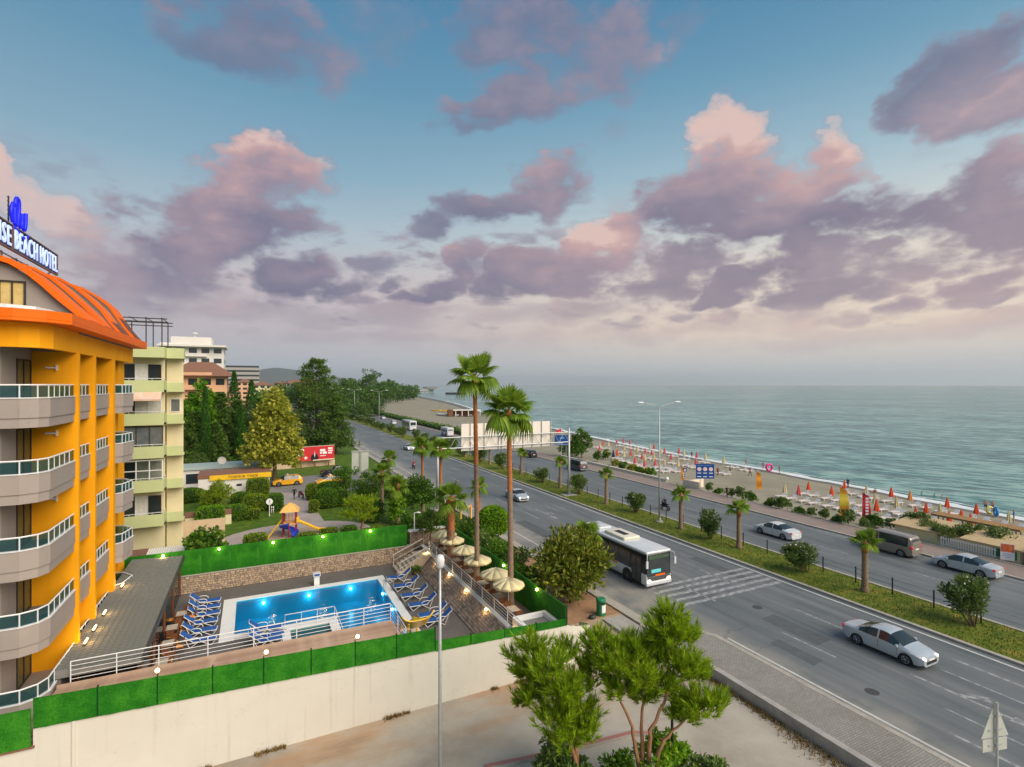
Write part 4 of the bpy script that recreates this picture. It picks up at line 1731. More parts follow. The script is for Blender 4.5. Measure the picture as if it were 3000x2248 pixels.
m = MB()
band(m, [(-22, 29.3), (-9.3, 29.4), (-8.5, 29.9), (-8.25, 31), (-8.2, 33.0)], .12, 19.09, 19.42)
m.build('terrace_kerb', 'white', hotel)
CUR = [(-7.35, 19.16), (-8.0, 19.66), (-8.6, 20.22), (-9.2, 20.86), (-9.8, 21.42), (-10.4, 21.80), (-11.2, 22.05), (-12.5, 22.2), (-16, 22.25)]


def roof_strip(mm, y0, y1, off, th):
    n = len(CUR)
    for k in range(n):
        a = Vector(CUR[max(0, k - 1)])
        b = Vector(CUR[min(n - 1, k + 1)])
        t = (b - a).normalized()
        nr = Vector((t.y, -t.x)) * -1
        if nr.y < 0:
            nr = -nr
        p = Vector(CUR[k]) + nr * (off if off < 0 else min(off, .1 + .22 * k))
        q = p - nr * th
        for y in (y0, y1):
            mm.v.append((p.x, y, p.y))
            mm.v.append((q.x, y, q.y))
    o = len(mm.v) - 4 * n
    for k in range(n - 1):
        i, j = o + 4 * k, o + 4 * k + 4
        for f in ((i, j, j + 2, i + 2), (i + 1, i + 3, j + 3, j + 1), (i, i + 1, j + 1, j), (i + 2, j + 2, j + 3, i + 3)):
            mm.f.append(list(f))
            mm.m.append(mm.mi)
    mm.f.append([o, o + 2, o + 3, o + 1])
    mm.m.append(mm.mi)


for k_, (y0, y1) in enumerate(((33.0, 35.2), (35.9, 37.8), (39.8, 41.9), (44.2, 46.6))):
    m = MB()
    roof_strip(m, y0, y1, .22 + .17 * k_, .26 if k_ == 0 else .15)
    rb_ = m.build('roof_rib', 'orange_edge', hotel, smooth=30)
    if k_:
        m = MB()
        roof_strip(m, y0 + .03, y1 - .03, .065 + .17 * k_, .34)
        m.build('rib_side', 'grey_dark', rb_, smooth=30)
m = MB()
roof_strip(m, 33.45, 46.5, -.62, .15)
m.build('roof', 'grey_dark', hotel, smooth=30)
m = MB()
pts = [(-16, 19.08)] + [(-7.6, 19.08)] + [(x - .05, z - .08) for x, z in CUR]
m.add([(p[0], 33.38, p[1]) for p in pts] + [(p[0], 33.5, p[1]) for p in pts], [tuple(range(len(pts))), tuple(range(2 * len(pts) - 1, len(pts) - 1, -1))])
m.build('gable', 'grey_wall', hotel)
m = MB()
for x0, x1, z0, z1 in ((-10.85, -10.78, 19.6, 21.0), (-9.92, -9.85, 19.6, 21.0), (-10.78, -9.92, 20.93, 21.0), (-10.78, -9.92, 19.6, 19.67), (-10.38, -10.32, 19.67, 20.93)):
    m.bx(x0, x1, 33.28, 33.38, z0, z1)
w_o = m.build('gable_window', 'frame_dark', hotel)
m = MB()
m.bx(-10.78, -9.92, 33.35, 33.372, 19.67, 20.93)
m.build('curtain', 'curtain', w_o)
# wall brackets on the fins and strip lamps at their feet
for F_ in (14.9, 11.7, 8.5):
    m = MB()
    m.bx(-9.05, -8.65, 33.05, 33.10, F_ + 1.9, F_ + 1.97)
    m.bx(-8.64, -8.59, 33.02, 33.15, F_ + 1.8, F_ + 2.08)
    m.build('fin_light', 'white_metal', hotel)
for i, y in enumerate((33.0, 34.6, 36.7, 41.2)):
    t = thing('strip_lamp', '%s glowing orange strip lamp at the foot of the hotel fins, nearest first' % ordn(i), 'lamp', (-7.45, y, 3.16), 0, 'strip lamps at the hotel foot')
    m = MB()
    m.bx(-.06, .06, -.3, .3, .0, .06)
    m.build('housing', 'dark_metal', t)
    m = MB()
    m.tube([(0, -.28, .1), (0, .28, .1)], .04, 6)
    m.build('tube', 'lamp_warm', t)
    li = bpy.data.lights.new('strip_glow', 'POINT')
    li.energy = 11
    li.color = (1, .55, .18)
    li.shadow_soft_size = .12
    lo = bpy.data.objects.new('strip_glow', li)
    COL.objects.link(lo)
    lo.location = (-7.4, y, 3.38)

# rooftop sign
sg = thing('rooftop_sign', 'rooftop hotel sign of lit white letters on dark blue backing', 'sign', (-11, 33.4, 22.0))
m = MB()
for z in (.86, 2.12):
    m.bx(-.06, .06, -9, 8.9, z - .03, z + .03)
for y in (8.87, 2.02, -3.0):
    m.bx(-.06, .06, y - .03, y + .03, .86, 2.12)
m.build('frame', M('sign_frame', (.20, .13, .09), (.16, .11, .08), 4, .5), sg)
m = MB()
m.bx(-.05, -.03, -9, 8.84, .89, 2.09)
m.build('back_panel', M('sign_back', (.02, .02, .10), (.015, .015, .08), 2, .5), sg)
for txt, y0, w in (('ISE', .35, 1.35), ('BEACH', 2.2, 3.15), ('HOTEL', 5.8, 2.9)):
    lettering(txt, 1, 'sign_lit', sg, (.06, y0, 1.0), R(90), w, .98, .03, 1.22, .0)
for y in (-.3, 2.5, 4.4, 6.0):
    m = MB()
    m.bx(-.75, -.55, y - .09, y + .09, -.2, .9)
    m.build('support_post', 'galv', sg)
for z, x in ((.78, -.5), (.55, -.9), (.32, -.7), (.70, -1.2), (.45, -.3)):
    m = MB()
    m.tube([(x, -2, z), (x, 7.2, z)], .04, 5)
    m.build('support_rail', 'galv', sg)
m = MB()
m.tube([(-.1, 8.0, .85), (-.9, 6.8, -.4)], .05, 5)
m.build('strut', 'galv', sg)
lg = thing('rooftop_emblem', 'looping blue neon emblem standing on the rooftop sign', 'emblem', (-11, 35.3, 24.15))


def swirl(pts, r=.09, n=30):
    P = [Vector(p) for p in pts]
    out = []
    for i in range(len(P) - 1):
        p0, p1, p2, p3 = P[max(0, i - 1)], P[i], P[i + 1], P[min(len(P) - 1, i + 2)]
        for k in range(6):
            t = k / 6
            out.append(.5 * ((2 * p1) + (p2 - p0) * t + (2 * p0 - 5 * p1 + 4 * p2 - p3) * t * t + (3 * p1 - p0 - 3 * p2 + p3) * t ** 3))
    out.append(P[-1])
    mm = MB()
    mm.tube([(0, q.x, q.y) for q in out], r, 6)
    return mm


for i, pts in enumerate(([(.2, .15), (.0, .7), (.25, 1.15), (.55, .9), (.6, .4), (.5, .1)],
                         [(.45, .1), (.45, .9), (.62, 1.5), (.95, 1.5), (1.0, 1.0), (.85, .45), (.75, .1)],
                         [(1.0, .9), (.95, .35), (1.2, .15), (1.4, .4), (1.4, .95), (1.45, .3), (1.75, .15), (1.9, .5), (1.95, 1.1)],
                         [(.1, -.05), (.7, -.12), (1.4, -.3), (1.95, -.25), (2.1, -.05)])):
    swirl(pts).build('neon_tube', 'neon_blue', lg, True)
m = MB()
for y in (-.12, -.05):
    m.bx(-.1, -.06, y - .015, y + .015, -.1, 1.4)
for k in range(7):
    m.bx(-.1, -.06, -.2, .0, k * .22, k * .22 + .03)
m.build('ladder_frame', 'dark_metal', lg)

# ---------------------------------------------------------------- neighbouring buildings
ap = thing('apartment_block', 'pale lime and cream apartment block with glazed balconies beside hotel', 'building', (0, 0, 0))
m = MB()
m.prism([(-22, 58.0), (-7.25, 58.0), (-10.5, 68), (-22, 68)], -.4, 19.0)
m.prism([(-7.24, 58.9), (-5.9, 58.9), (-8.6, 66), (-9.6, 66)], -.4, 18.99)
m.build('wall', 'cream_wall', ap)
m = MB()
m.bx(-22, -7.1, 56.45, 58.0, 18.45, 19.4)
m.build('roof_band', 'lime_band', ap)
m = MB()
m.bx(-7.1, -5.75, 57.8, 58.9, 18.45, 19.4)
m.build('roof_band', 'lime_band', ap)
for i, F_ in enumerate((15.45, 12.5, 9.55, 6.55, 3.45)):
    b = MB()
    b.bx(-22, -7.15, 56.5, 57.98, F_ - .12, F_ + .08)
    b_o = b.build('balcony', 'cream_wall', ap)
    m = MB()
    m.bx(-22, -7.15, 56.42, 56.56, F_ - .1, F_ + .95)
    m.bx(-7.29, -7.15, 56.56, 57.98, F_ - .1, F_ + .95)
    m.build('parapet', 'lime_band', b_o)
    m = MB()
    m.tube([(-22, 56.5, F_ + 1.12), (-7.2, 56.5, F_ + 1.12), (-7.2, 57.9, F_ + 1.12)], .03, 5)
    for k in range(9):
        m.tube([(-14 + k * .85, 56.5, F_ + .95), (-14 + k * .85, 56.5, F_ + 1.12)], .018, 4)
    m.build('rail', 'white_metal', b_o)
    b = MB()
    b.bx(-7.1, -5.8, 57.85, 58.88, F_ - .12, F_ + .08)
    b2 = b.build('side_balcony', 'cream_wall', ap)
    m = MB()
    m.bx(-7.12, -5.82, 57.8, 57.92, F_ - .1, F_ + .75)
    m.build('parapet', 'lime_band', b2)
    # glazing behind or flush with the balcony front
    top = F_ + 2.75
    if i in (2, 3):
        yb = 56.75
        w = MB()
        n = 6
        fr = 'frame_dark' if i == 2 else 'white'
        for k in range(n + 1):
            x = -13.2 + k * 5.9 / n
            w.bx(x - .035, x + .035, yb - .04, yb + .04, F_ + .95, top)
        w.bx(-13.2, -7.3, yb - .035, yb + .035, top - .1, top - .01)
        if i == 3:
            w.bx(-13.2, -7.3, yb - .035, yb + .035, F_ + 1.75, F_ + 1.82)
        w_o = w.build('window', fr, ap)
        for k in range(n):
            p = MB()
            x = -13.2 + k * 5.9 / n
            p.bx(x + .04, x + 5.9 / n - .04, yb - .01, yb + .01, F_ + .96, top - .11)
            p.build('pane', 'pane_grey' if (i == 2) else 'room_glass', w_o)
    # side window of the recessed bay
    if i == 1:
        w = MB()
        for x0, x1, z0, z1 in ((-6.95, -6.89, .95, 2.2), (-6.2, -6.14, .95, 2.2), (-6.89, -6.2, 2.14, 2.2), (-6.89, -6.2, .95, 1.0)):
            w.bx(x0, x1, 58.84, 58.9, F_ + z0, F_ + z1)
        w_o = w.build('side_window', 'white', ap)
        p = MB()
        p.bx(-6.89, -6.2, 58.87, 58.895, F_ + 1.0, F_ + 2.14)
        p.build('pane', 'pane_grey' if i % 2 else 'curtain_white', w_o)
    # back wall doors and curtains
    for k, (x0, x1, mt) in enumerate(((-13.0, -11.3, 'curtain_white'), (-10.6, -9.6, 'pane_dark'), (-9.5, -8.6, 'curtain_white'), (-8.5, -7.6, 'pane_dark' if i % 2 == 0 else 'curtain_white'))):
        w = MB()
        w.bx(x0 - .06, x0, 57.9, 58.0, F_ + .09, F_ + 2.35)
        w.bx(x1, x1 + .06, 57.9, 58.0, F_ + .09, F_ + 2.35)
        w.bx(x0 - .06, x1 + .06, 57.9, 58.0, F_ + 2.35, F_ + 2.42)
        w_o = w.build('balcony_door', 'white' if mt != 'pane_dark' else 'frame_dark', ap)
        p = MB()
        p.bx(x0, x1, 57.95, 57.99, F_ + .09, F_ + 2.35)
        p.build('pane', mt, w_o)
m = MB()
for i in range(12):
    z0 = 13.95 - .03 * i
    m.add([(-12.4 + i * .43, 56.3, z0), (-12.0 + i * .43, 56.3, z0), (-12.0 + i * .43, 55.6, 13.45), (-12.4 + i * .43, 55.6, 13.45)], [(0, 1, 2, 3)])
aw = MB()
aw.add([(-13, 56.4, 15.35), (-7.3, 56.4, 15.35), (-7.3, 55.7, 14.75), (-13, 55.7, 14.75), (-7.3, 55.7, 14.6), (-13, 55.7, 14.6)], [(0, 3, 2, 1), (3, 5, 4, 2)])
aw.build('awning', M('awning_cloth', (.70, .42, .28), (.66, .55, .45), 2, .85), ap)
m = MB()
for x in (-12, -10.3, -8.6, -7.4):
    for y in (57.2, 61):
        m.tube([(x, y, 19.4), (x, y, 22.0)], .05, 5)
for z in (22.0, 21.7):
    for y in (57.2, 61):
        m.tube([(-12.6, y, z), (-7.0, y, z)], .05, 5)
for x in (-12.2, -11, -9.8, -8.6, -7.4):
    m.tube([(x, 57, 22.05), (x, 61.2, 22.05)], .04, 5)
m.build('pergola', 'dark_metal', ap)
m = MB()
m.bx(-8.0, -2.5, 60.5, 60.8, -.4, 2.6)
tag(m.build('yard_wall', 'tan_wall'), 'stained tan wall beside the lime apartment block', 'wall')
t = thing('yard_shed', 'low shed with dark red roof and pale corrugated sheet beside turf fence', 'shed', (-7.2, 52.0, 0))
m = MB()
m.bx(-3.0, 2.6, -1.9, 1.9, -.4, 1.7)
m.build('wall', 'tan_wall', t)
m = MB()
m.add([(-3.1, -2.1, 1.75), (-.7, -2.1, 1.75), (-.7, 2.0, 2.1), (-3.1, 2.0, 2.1)], [(0, 1, 2, 3)])
m.build('roof', 'terracotta', t)
m = MB()
for i in range(40):
    x0, x1 = -.68 + i * .09, -.68 + (i + 1) * .09
    h0, h1 = (.0, .05) if i % 2 else (.05, .0)
    m.quad((x0, -2.1, 1.72 + h0), (x1, -2.1, 1.72 + h1), (x1, 2.0, 2.02 + h1), (x0, 2.0, 2.02 + h0))
m.build('corrugated_sheet', 'bldg_white', t)
t = thing('garden_wall', 'low wall with red band between apartment block and park', 'wall', (-4.2, 69, 0))
m = MB()
m.bx(-2.6, 2.0, 0, .3, -.4, 1.1)
m.build('wall', 'cream_wall', t)
m = MB()
m.bx(-2.6, 2.0, -.03, .33, 1.1, 1.7)
m.build('red_band', 'terracotta', t)


def box_building(name, label, cx_, cy, w, d, h, floors, wallm, bandm, nwin, rz=0, balc=True, group=None):
    t = thing(name, label, 'building', (cx_, cy, -.4), rz, group)
    mm = MB()
    mm.bx(-w / 2, w / 2, -d / 2, d / 2, 0, h)
    mm.build('wall', wallm, t)
    fh = h / floors
    win = None
    for f in range(floors):
        if balc:
            bm_ = MB()
            bm_.bx(-w / 2 - .1, w / 2 * .45, -d / 2 - 1.1, -d / 2, f * fh + fh * .98, f * fh + fh * 1.28)
            bm_.build('balcony', bandm, t)
        for k in range(nwin):
            x = -w / 2 + w * (k + .5) / nwin
            if win is None:
                wm = MB()
                wm.bx(-w / nwin * .32, w / nwin * .32, -.03, .02, 0, fh * .48)
                win = wm.mesh('window', 'pane_dark')
            link('window', win, t, (x, -d / 2 - .01, f * fh + fh * .34))
        for k in range(3):
            wm = link('window', win, t, (w / 2 + .01, -d / 2 + d * (k + .5) / 3, f * fh + fh * .34), (0, 0, R(90)))
    return t


tw = box_building('tower_block', 'tall white apartment tower rising behind the lime block', -16.8, 199, 17, 12, 28.5, 9, 'bldg_white', 'bldg_white', 5)
m = MB()
m.bx(-6, 5, -5, 5, 28.5, 31.5)
m.build('roof_room', 'bldg_white', tw)
m = MB()
m.bx(-9.2, 9.2, -8.2, 7.6, 28.3, 28.9)
m.build('roof_slab', 'bldg_white', tw)
m = MB()
m.tube([(0, 0, 31.5), (0, 0, 33)], .15, 6)
m.ball((0, 0, 33), .9, 8, 5, 1, 1, .4)
m.build('roof_dish', 'bldg_white', tw)
vl = box_building('villa', 'apricot villa with brown hipped roof below the white tower', -10.9, 145, 11, 9, 18.4, 6, 'apricot', 'apricot', 4)
m = MB()
m.add([(-7.4, -6, 18.4), (7.4, -6, 18.4), (7.4, 6, 18.4), (-7.4, 6, 18.4), (-2.5, 0, 21.8), (2.5, 0, 21.8)], [(0, 1, 5, 4), (1, 2, 5), (2, 3, 4, 5), (3, 0, 4)])
m.build('roof', 'terracotta', vl)
fh_ = thing('distant_hotel', 'wide grey banded hotel in the distance beyond the cypresses', 'building', (-11.9, 590, -.4))
for f in range(8):
    m = MB()
    m.bx(-18, 18, -8, 8, f * 4.4, f * 4.4 + 2.6)
    m.build('floor_band', 'concrete', fh_)
    m = MB()
    m.bx(-17.6, 17.6, -7.6, 7.6, f * 4.4 + 2.6, f * 4.4 + 4.4)
    m.build('window_band', 'pane_dark', fh_)
rnd = random.Random(4)
for i in range(16):
    dd = rnd.uniform(380, 680)
    lt = (650 + i * 17 - 1500) / 1550 * dd
    x, y = dd * math.sin(HEAD) + lt * math.cos(HEAD), dd * math.cos(HEAD) - lt * math.sin(HEAD)
    h = rnd.uniform(12, 19)
    t = box_building('town_house', 'small pale town building far off, %s from the left in the distance' % ordn(i), x, y, rnd.uniform(9, 15), 10, h, max(2, int(h / 3.2)), rnd.choice(('bldg_white', 'apricot', 'cream_wall')), 'bldg_white', 3, 0, False, 'distant town buildings')
    m = MB()
    m.add([(-8, -6, h), (8, -6, h), (8, 6, h), (-8, 6, h), (0, 0, h + 3)], [(0, 1, 4), (1, 2, 4), (2, 3, 4), (3, 0, 4)])
    m.build('roof', 'terracotta', t)

# taxi kiosk in the park
kk = thing('taxi_kiosk', 'white taxi kiosk with yellow lettered fascia under the plane tree', 'kiosk', (-2.3, 86.6, 0))
m = MB()
m.bx(-4.6, 4.6, .0, 3.6, -.02, 2.6)
m.build('wall', 'bldg_white', kk)
m = MB()
m.bx(-3.2, 4.8, -.25, -.05, 2.35, 3.05)
f_o = m.build('fascia', 'yellow', kk)
m = MB()
m.add([(-4.7, -.04, 3.06), (4.75, -.04, 3.06), (4.75, 3.8, 3.3), (-4.7, 3.8, 3.3), (-4.7, -.04, 2.61), (4.75, -.04, 2.61), (4.75, 3.8, 2.61), (-4.7, 3.8, 2.61)], [(0, 1, 2, 3), (0, 4, 5, 1), (1, 5, 6, 2), (2, 6, 7, 3), (3, 7, 4, 0)])
m.build('roof', 'terracotta', kk)
lettering('TOSMUR TAKSI', 1, 'black', f_o, (-.9, -.262, 2.52), 0, 3.9, .36, .006)
for x0, x1, z0, z1, mt in ((.2, .9, 1.3, 1.6, 'pane_dark'), (1.9, 3.3, .0, 2.1, 'pane_grey'), (3.6, 4.3, 1.0, 2.0, 'pane_dark')):
    m = MB()
    m.bx(x0, x1, -.03, .01, z0, z1)
    m.build('window', mt, kk)
t = thing('shop_unit', 'low white flat roofed shop behind the taxi kiosk', 'building', (-4.5, 94.0, 0))
m = MB()
m.bx(-6, 5.5, 0, 5, -.02, 3.0)
m.build('wall', 'bldg_white', t)
m = MB()
m.bx(-6.2, 5.7, -.3, 5.2, 3.0, 3.35)
m.build('roof', M('roof_green', (.40, .47, .44), (.36, .43, .40), 2, .6), t)
for x in (-4.6, -1.8, 1.0, 3.6):
    m = MB()
    m.bx(x, x + 1.8, -.04, .01, .9, 2.4)
    m.build('window', 'pane_dark', t)
t = thing('satellite_dish', 'pale satellite dish on a pole behind the taxi kiosk', 'satellite dish', (-4.2, 91.2, 0))
m = MB()
m.tube([(0, 0, 0), (0, 0, 4.3)], .05, 6)
m.build('pole', 'galv', t)
m = MB()
m.lathe([(.05, 0), (.35, .04), (.58, .14), (.62, .17), (.55, .14)], 16)
m.build('dish', 'concrete', t, True, loc=(0, -.1, 4.5), rot=(R(65), 0, R(20)))


# ---------------------------------------------------------------- vegetation
def rdir(rnd):
    z = rnd.uniform(-1, 1)
    a = rnd.uniform(0, 2 * math.pi)
    s = math.sqrt(1 - z * z)
    return Vector((s * math.cos(a), s * math.sin(a), z))


def leaf(m, p, d, nrm, L, W):
    """one pointed leaf blade"""
    s = d.cross(nrm)
    if s.length < 1e-4:
        s = Vector((1, 0, 0))
    s.normalize()
    o = len(m.v)
    q = nrm * (L * .08)
    m.v += [tuple(p), tuple(p + d * L * .5 + s * W * .5 + q), tuple(p + d * L), tuple(p + d * L * .5 - s * W * .5 + q)]
    m.f.append([o, o + 1, o + 2, o + 3])
    m.m.append(m.mi)


def leaf_clump(m, rnd, c, r, n, L, W, up=.2, shell=.55, sz=1.0, flat=0.0):
    c = Vector(c)
    for _ in range(n):
        u = rdir(rnd)
        rr = r * (shell + (1 - shell) * rnd.random()) if rnd.random() < .8 else r * rnd.random()
        p = c + Vector((u.x * rr, u.y * rr, u.z * rr * sz))
        d = (u * .6 + rdir(rnd) * .7 + Vector((0, 0, up))).normalized()
        nn = (u + rdir(rnd) * .6 + Vector((0, 0, .5 + flat))).normalized()
        k = rnd.uniform(.7, 1.3)
        leaf(m, p, d, nn, L * k, W * k)


def limb(m, a, b, r0, r1, rnd, bend=.15, n=5, sides=7):
    a, b = Vector(a), Vector(b)
    L = (b - a).length
    k1, k2 = rdir(rnd) * L * bend, rdir(rnd) * L * bend
    pts, rad = [], []
    for i in range(n + 1):
        t = i / n
        pts.append(a.lerp(b, t) + k1 * math.sin(math.pi * t) * .6 + k2 * math.sin(2 * math.pi * t) * .3)
        rad.append(r0 + (r1 - r0) * t)
    m.tube(pts, rad, sides, cap=True)
    return pts


def broad_tree(name, label, loc, h, w, lm, n=60, per=70, L=.34, W=.2, seed=1, base=.28, top=.5, bark='bark', group=None, depth=1.0, cat='tree', shape='round', trunk_r=None, up=.2):
    rnd = random.Random(seed)
    t = thing(name, label, cat, loc, rnd.uniform(0, .3), group)
    cr = MB()
    tr = MB()
    cl = []
    z0 = h * base
    for i in range(n):
        for _ in range(30):
            u = rdir(rnd) * rnd.random() ** .4
            zz = (u.z + 1) / 2
            if shape == 'cone':
                k = (1 - zz) * .92 + .12
            elif shape == 'egg':
                k = math.sin(math.pi * min(1, zz * .85 + .16)) ** .8
            else:
                k = 1
            rr = math.hypot(u.x, u.y) / max(.2, math.sqrt(max(0.05, 1 - u.z * u.z))) if shape != 'round' else math.hypot(u.x, u.y)
            a = math.atan2(u.y, u.x)
            p = Vector((math.cos(a) * rr * w / 2 * k * .88, math.sin(a) * rr * w / 2 * k * .88 * depth, z0 + (h - z0) * (zz * .9 + .03)))
            if all((p - q[0]).length > w * .055 for q in cl):
                break
        r = w * rnd.uniform(.08, .155) * (.75 if shape != 'round' else 1)
        cl.append((p, r))
        leaf_clump(cr, rnd, p, r, per, L, W, up=up, sz=.8)
    r0 = trunk_r or h * .022
    pts = limb(tr, (0, 0, -.3), (rnd.uniform(-.2, .2), rnd.uniform(-.2, .2), h * top), r0, r0 * .55, rnd, .04)
    for p, r in rnd.sample(cl, min(len(cl), 14)):
        s = pts[rnd.randint(2, 5)]
        limb(tr, s, p, r0 * .35, r0 * .08, rnd, .12, 4, 5)
    tr.build('trunk', bark, t, True)
    cr.build('crown', lm, t)
    return t


def cypress(label, loc, h, w, seed, lm=LEAF_CYP, group='cypresses behind the park', n=2600):
    rnd = random.Random(seed)
    t = thing('cypress_tree', label, 'tree', loc, 0, group)
    cr = MB()
    for i in range(n):
        z = rnd.random() ** .85
        prof = math.sin(math.pi * min(1, z * .9 + .1)) ** .7 * (1 - z * .55)
        a = rnd.uniform(0, 2 * math.pi)
        bump = 1 + .22 * noise.noise(Vector((math.cos(a) * 1.6, math.sin(a) * 1.6, z * 7 + seed)))
        rr = w / 2 * prof * bump * rnd.uniform(.55, 1.08)
        p = Vector((math.cos(a) * rr, math.sin(a) * rr, .4 + z * (h - .6)))
        d = Vector((math.cos(a) * .45, math.sin(a) * .45, 1)) + rdir(rnd) * .35
        leaf(cr, p, d.normalized(), (Vector((math.cos(a), math.sin(a), .2)) + rdir(rnd) * .5).normalized(), rnd.uniform(.35, .7), .2)
    tr = MB()
    tr.tube([(0, 0, -.2), (0, 0, h * .9)], [w * .09, .03], 7)
    tr.build('trunk', 'bark', t, True)
    cr.build('crown', lm, t)
    return t


def conifer(label, loc, h, w, seed, lm=LEAF_DARK, group='dark conifers behind the park', tiers=13, per=34, base=.12, L=.6, ragged=.3, flat_top=0.0):
    rnd = random.Random(seed)
    t = thing('conifer_tree', label, 'tree', loc, 0, group)
    cr, tr = MB(), MB()
    tr.tube([(0, 0, -.2), (.1, .1, h * .5), (0, 0, h * .93)], [h * .02, h * .014, .05], 8)
    for k in range(tiers):
        z = h * (base + (1 - base) * (k + .3) / tiers)
        f = (k + .5) / tiers
        R_ = w / 2 * ((1 - f) ** (.75 - flat_top) * (1 - flat_top) + flat_top * math.sin(math.pi * min(1, f * .75 + .2))) + .25
        nb = max(4, int(9 * (1 - f * .5)))
        for b in range(nb):
            a = 2 * math.pi * (b + rnd.random() * .8) / nb
            Lb = R_ * rnd.uniform(1 - ragged, 1.1)
            dz = rnd.uniform(-.1, .22) * Lb
            e = Vector((math.cos(a) * Lb, math.sin(a) * Lb, z + dz))
            s = Vector((0, 0, z - .1 * Lb))
            tr.tube([s, e], [.06, .02], 4)
            for j in range(4):
                q = s.lerp(e, .35 + .65 * j / 3)
                leaf_clump(cr, rnd, q, Lb * .17 + .22, per // 2 + (per // 3 if j > 1 else 0), L, L * .3, up=.35, sz=.55, shell=.3)
    tr.build('trunk', 'bark', t, True)
    cr.build('crown', lm, t)
    return t


def tuft(m, rnd, p, d, L, n, w):
    """a brush of needles round a shoot"""
    d = d.normalized()
    a = d.cross(Vector((.3, .5, .81))).normalized()
    b = d.cross(a)
    for i in range(n):
        th = rnd.uniform(0, 2 * math.pi)
        s = rnd.random()
        q = p + d * (s * L * .75)
        sp = .75 - .35 * s
        nd = (d * (1 - sp * .5) + (a * math.cos(th) + b * math.sin(th)) * sp + Vector((0, 0, .12))).normalized()
        ln = L * rnd.uniform(.35, .6)
        sd_ = nd.cross(d + rdir(rnd) * .2).normalized() * w * .5
        o = len(m.v)
        m.v += [tuple(q - sd_), tuple(q + sd_), tuple(q + nd * ln)]
        m.f.append([o, o + 1, o + 2])
        m.m.append(m.mi)


def pine(name, label, loc, stems, tips, tuftn, L, needles, w, seed, blobs, group=None, lm=LEAF_PINE, stem_r=.11):
    """open-crowned pine: bent stems, and foliage pads made of needle tufts"""
    rnd = random.Random(seed)
    t = thing(name, label, 'tree', loc, 0, group)
    tr, cr = MB(), MB()
    allp = []
    for st in stems:
        rad = [stem_r * (1 - .7 * i / (len(st) - 1)) for i in range(len(st))]
        P = []
        for i in range(len(st) - 1):
            p0, p1 = Vector(st[i]), Vector(st[i + 1])
            for k in range(3):
                P.append(p0.lerp(p1, k / 3) + rdir(rnd) * .04)
        P.append(Vector(st[-1]))
        rr = [stem_r * (1 - .72 * i / (len(P) - 1)) for i in range(len(P))]
        tr.tube(P, rr, 7)
        allp += P[len(P) // 3:]
    for c, r in blobs:
        c = Vector(c)
        near = min(allp, key=lambda q: (q - c).length)
        limb(tr, near, c, .05, .02, rnd, .12, 4, 5)
        nt_ = int(tuftn * r * r)
        for i in range(nt_):
            u = rdir(rnd)
            if u.z < -.35:
                u.z *= -.6
                u.normalize()
            rr = r * (rnd.uniform(.35, 1.0))
            p = c + Vector((u.x * rr, u.y * rr, u.z * rr * .62))
            d = Vector((u.x * .8, u.y * .8, .75 + u.z * .5)) + rdir(rnd) * .3
            if i % 5 == 0:
                limb(tr, c, p, .018, .008, rnd, .1, 2, 4)
            tuft(cr, rnd, p - d.normalized() * L * .3, d, L * rnd.uniform(.8, 1.25), needles, w)
    tr.build('trunk', 'bark_pine', t, True)
    cr.build('crown', lm, t)
    return t


FROND = {}


def frond_mesh(reach, droop, seed, fan=True, blades=20):
    rnd = random.Random(seed)
    m = MB()
    pl = reach * .42
    # petiole along +X
    P = [Vector((0, 0, 0)), Vector((pl * .5, 0, pl * .05)), Vector((pl, 0, 0))]
    m.tube(P, [.022 * reach, .016 * reach, .012 * reach], 5)
    hub = P[-1]
    for k in range(blades):
        q = (k / (blades - 1) * 2 - 1)
        a = q * R(108)
        ln = reach * .62 * (1 - .28 * abs(q) ** 1.5) * rnd.uniform(.92, 1.06)
        d = Vector((math.cos(a), math.sin(a), .10 * math.cos(a * 1.0) + .15 * abs(q)))
        s = Vector((-math.sin(a), math.cos(a), 0))
        wd0 = reach * .052
        pts = []
        for i, tt in enumerate((0, .4, .72, 1.0)):
            z = -droop * ln * max(0, tt - .35) ** 1.6 * 1.7
            pts.append((hub + d * ln * tt * (1 - .12 * droop * tt) + Vector((0, 0, z)), wd0 * (.35, 1.0, .72, .03)[i]))
        o = len(m.v)
        for p, ww in pts:
            m.v += [tuple(p - s * ww), tuple(p + Vector((0, 0, -ww * .35))), tuple(p + s * ww)]
        for i in range(3):
            b = o + 3 * i
            m.f.append([b, b + 1, b + 4, b + 3])
            m.f.append([b + 1, b + 2, b + 5, b + 4])
            m.m += [0, 0]
    return m.mesh('frond', LEAF_PALM)


for rk, (rc, bl) in {'tall': (2.25, 22), 'mid': (1.75, 20), 'low': (1.45, 18)}.items():
    FROND[rk] = [frond_mesh(rc, dr, 10 + i, True, bl) for i, dr in enumerate((.12, .5, 1.1))]


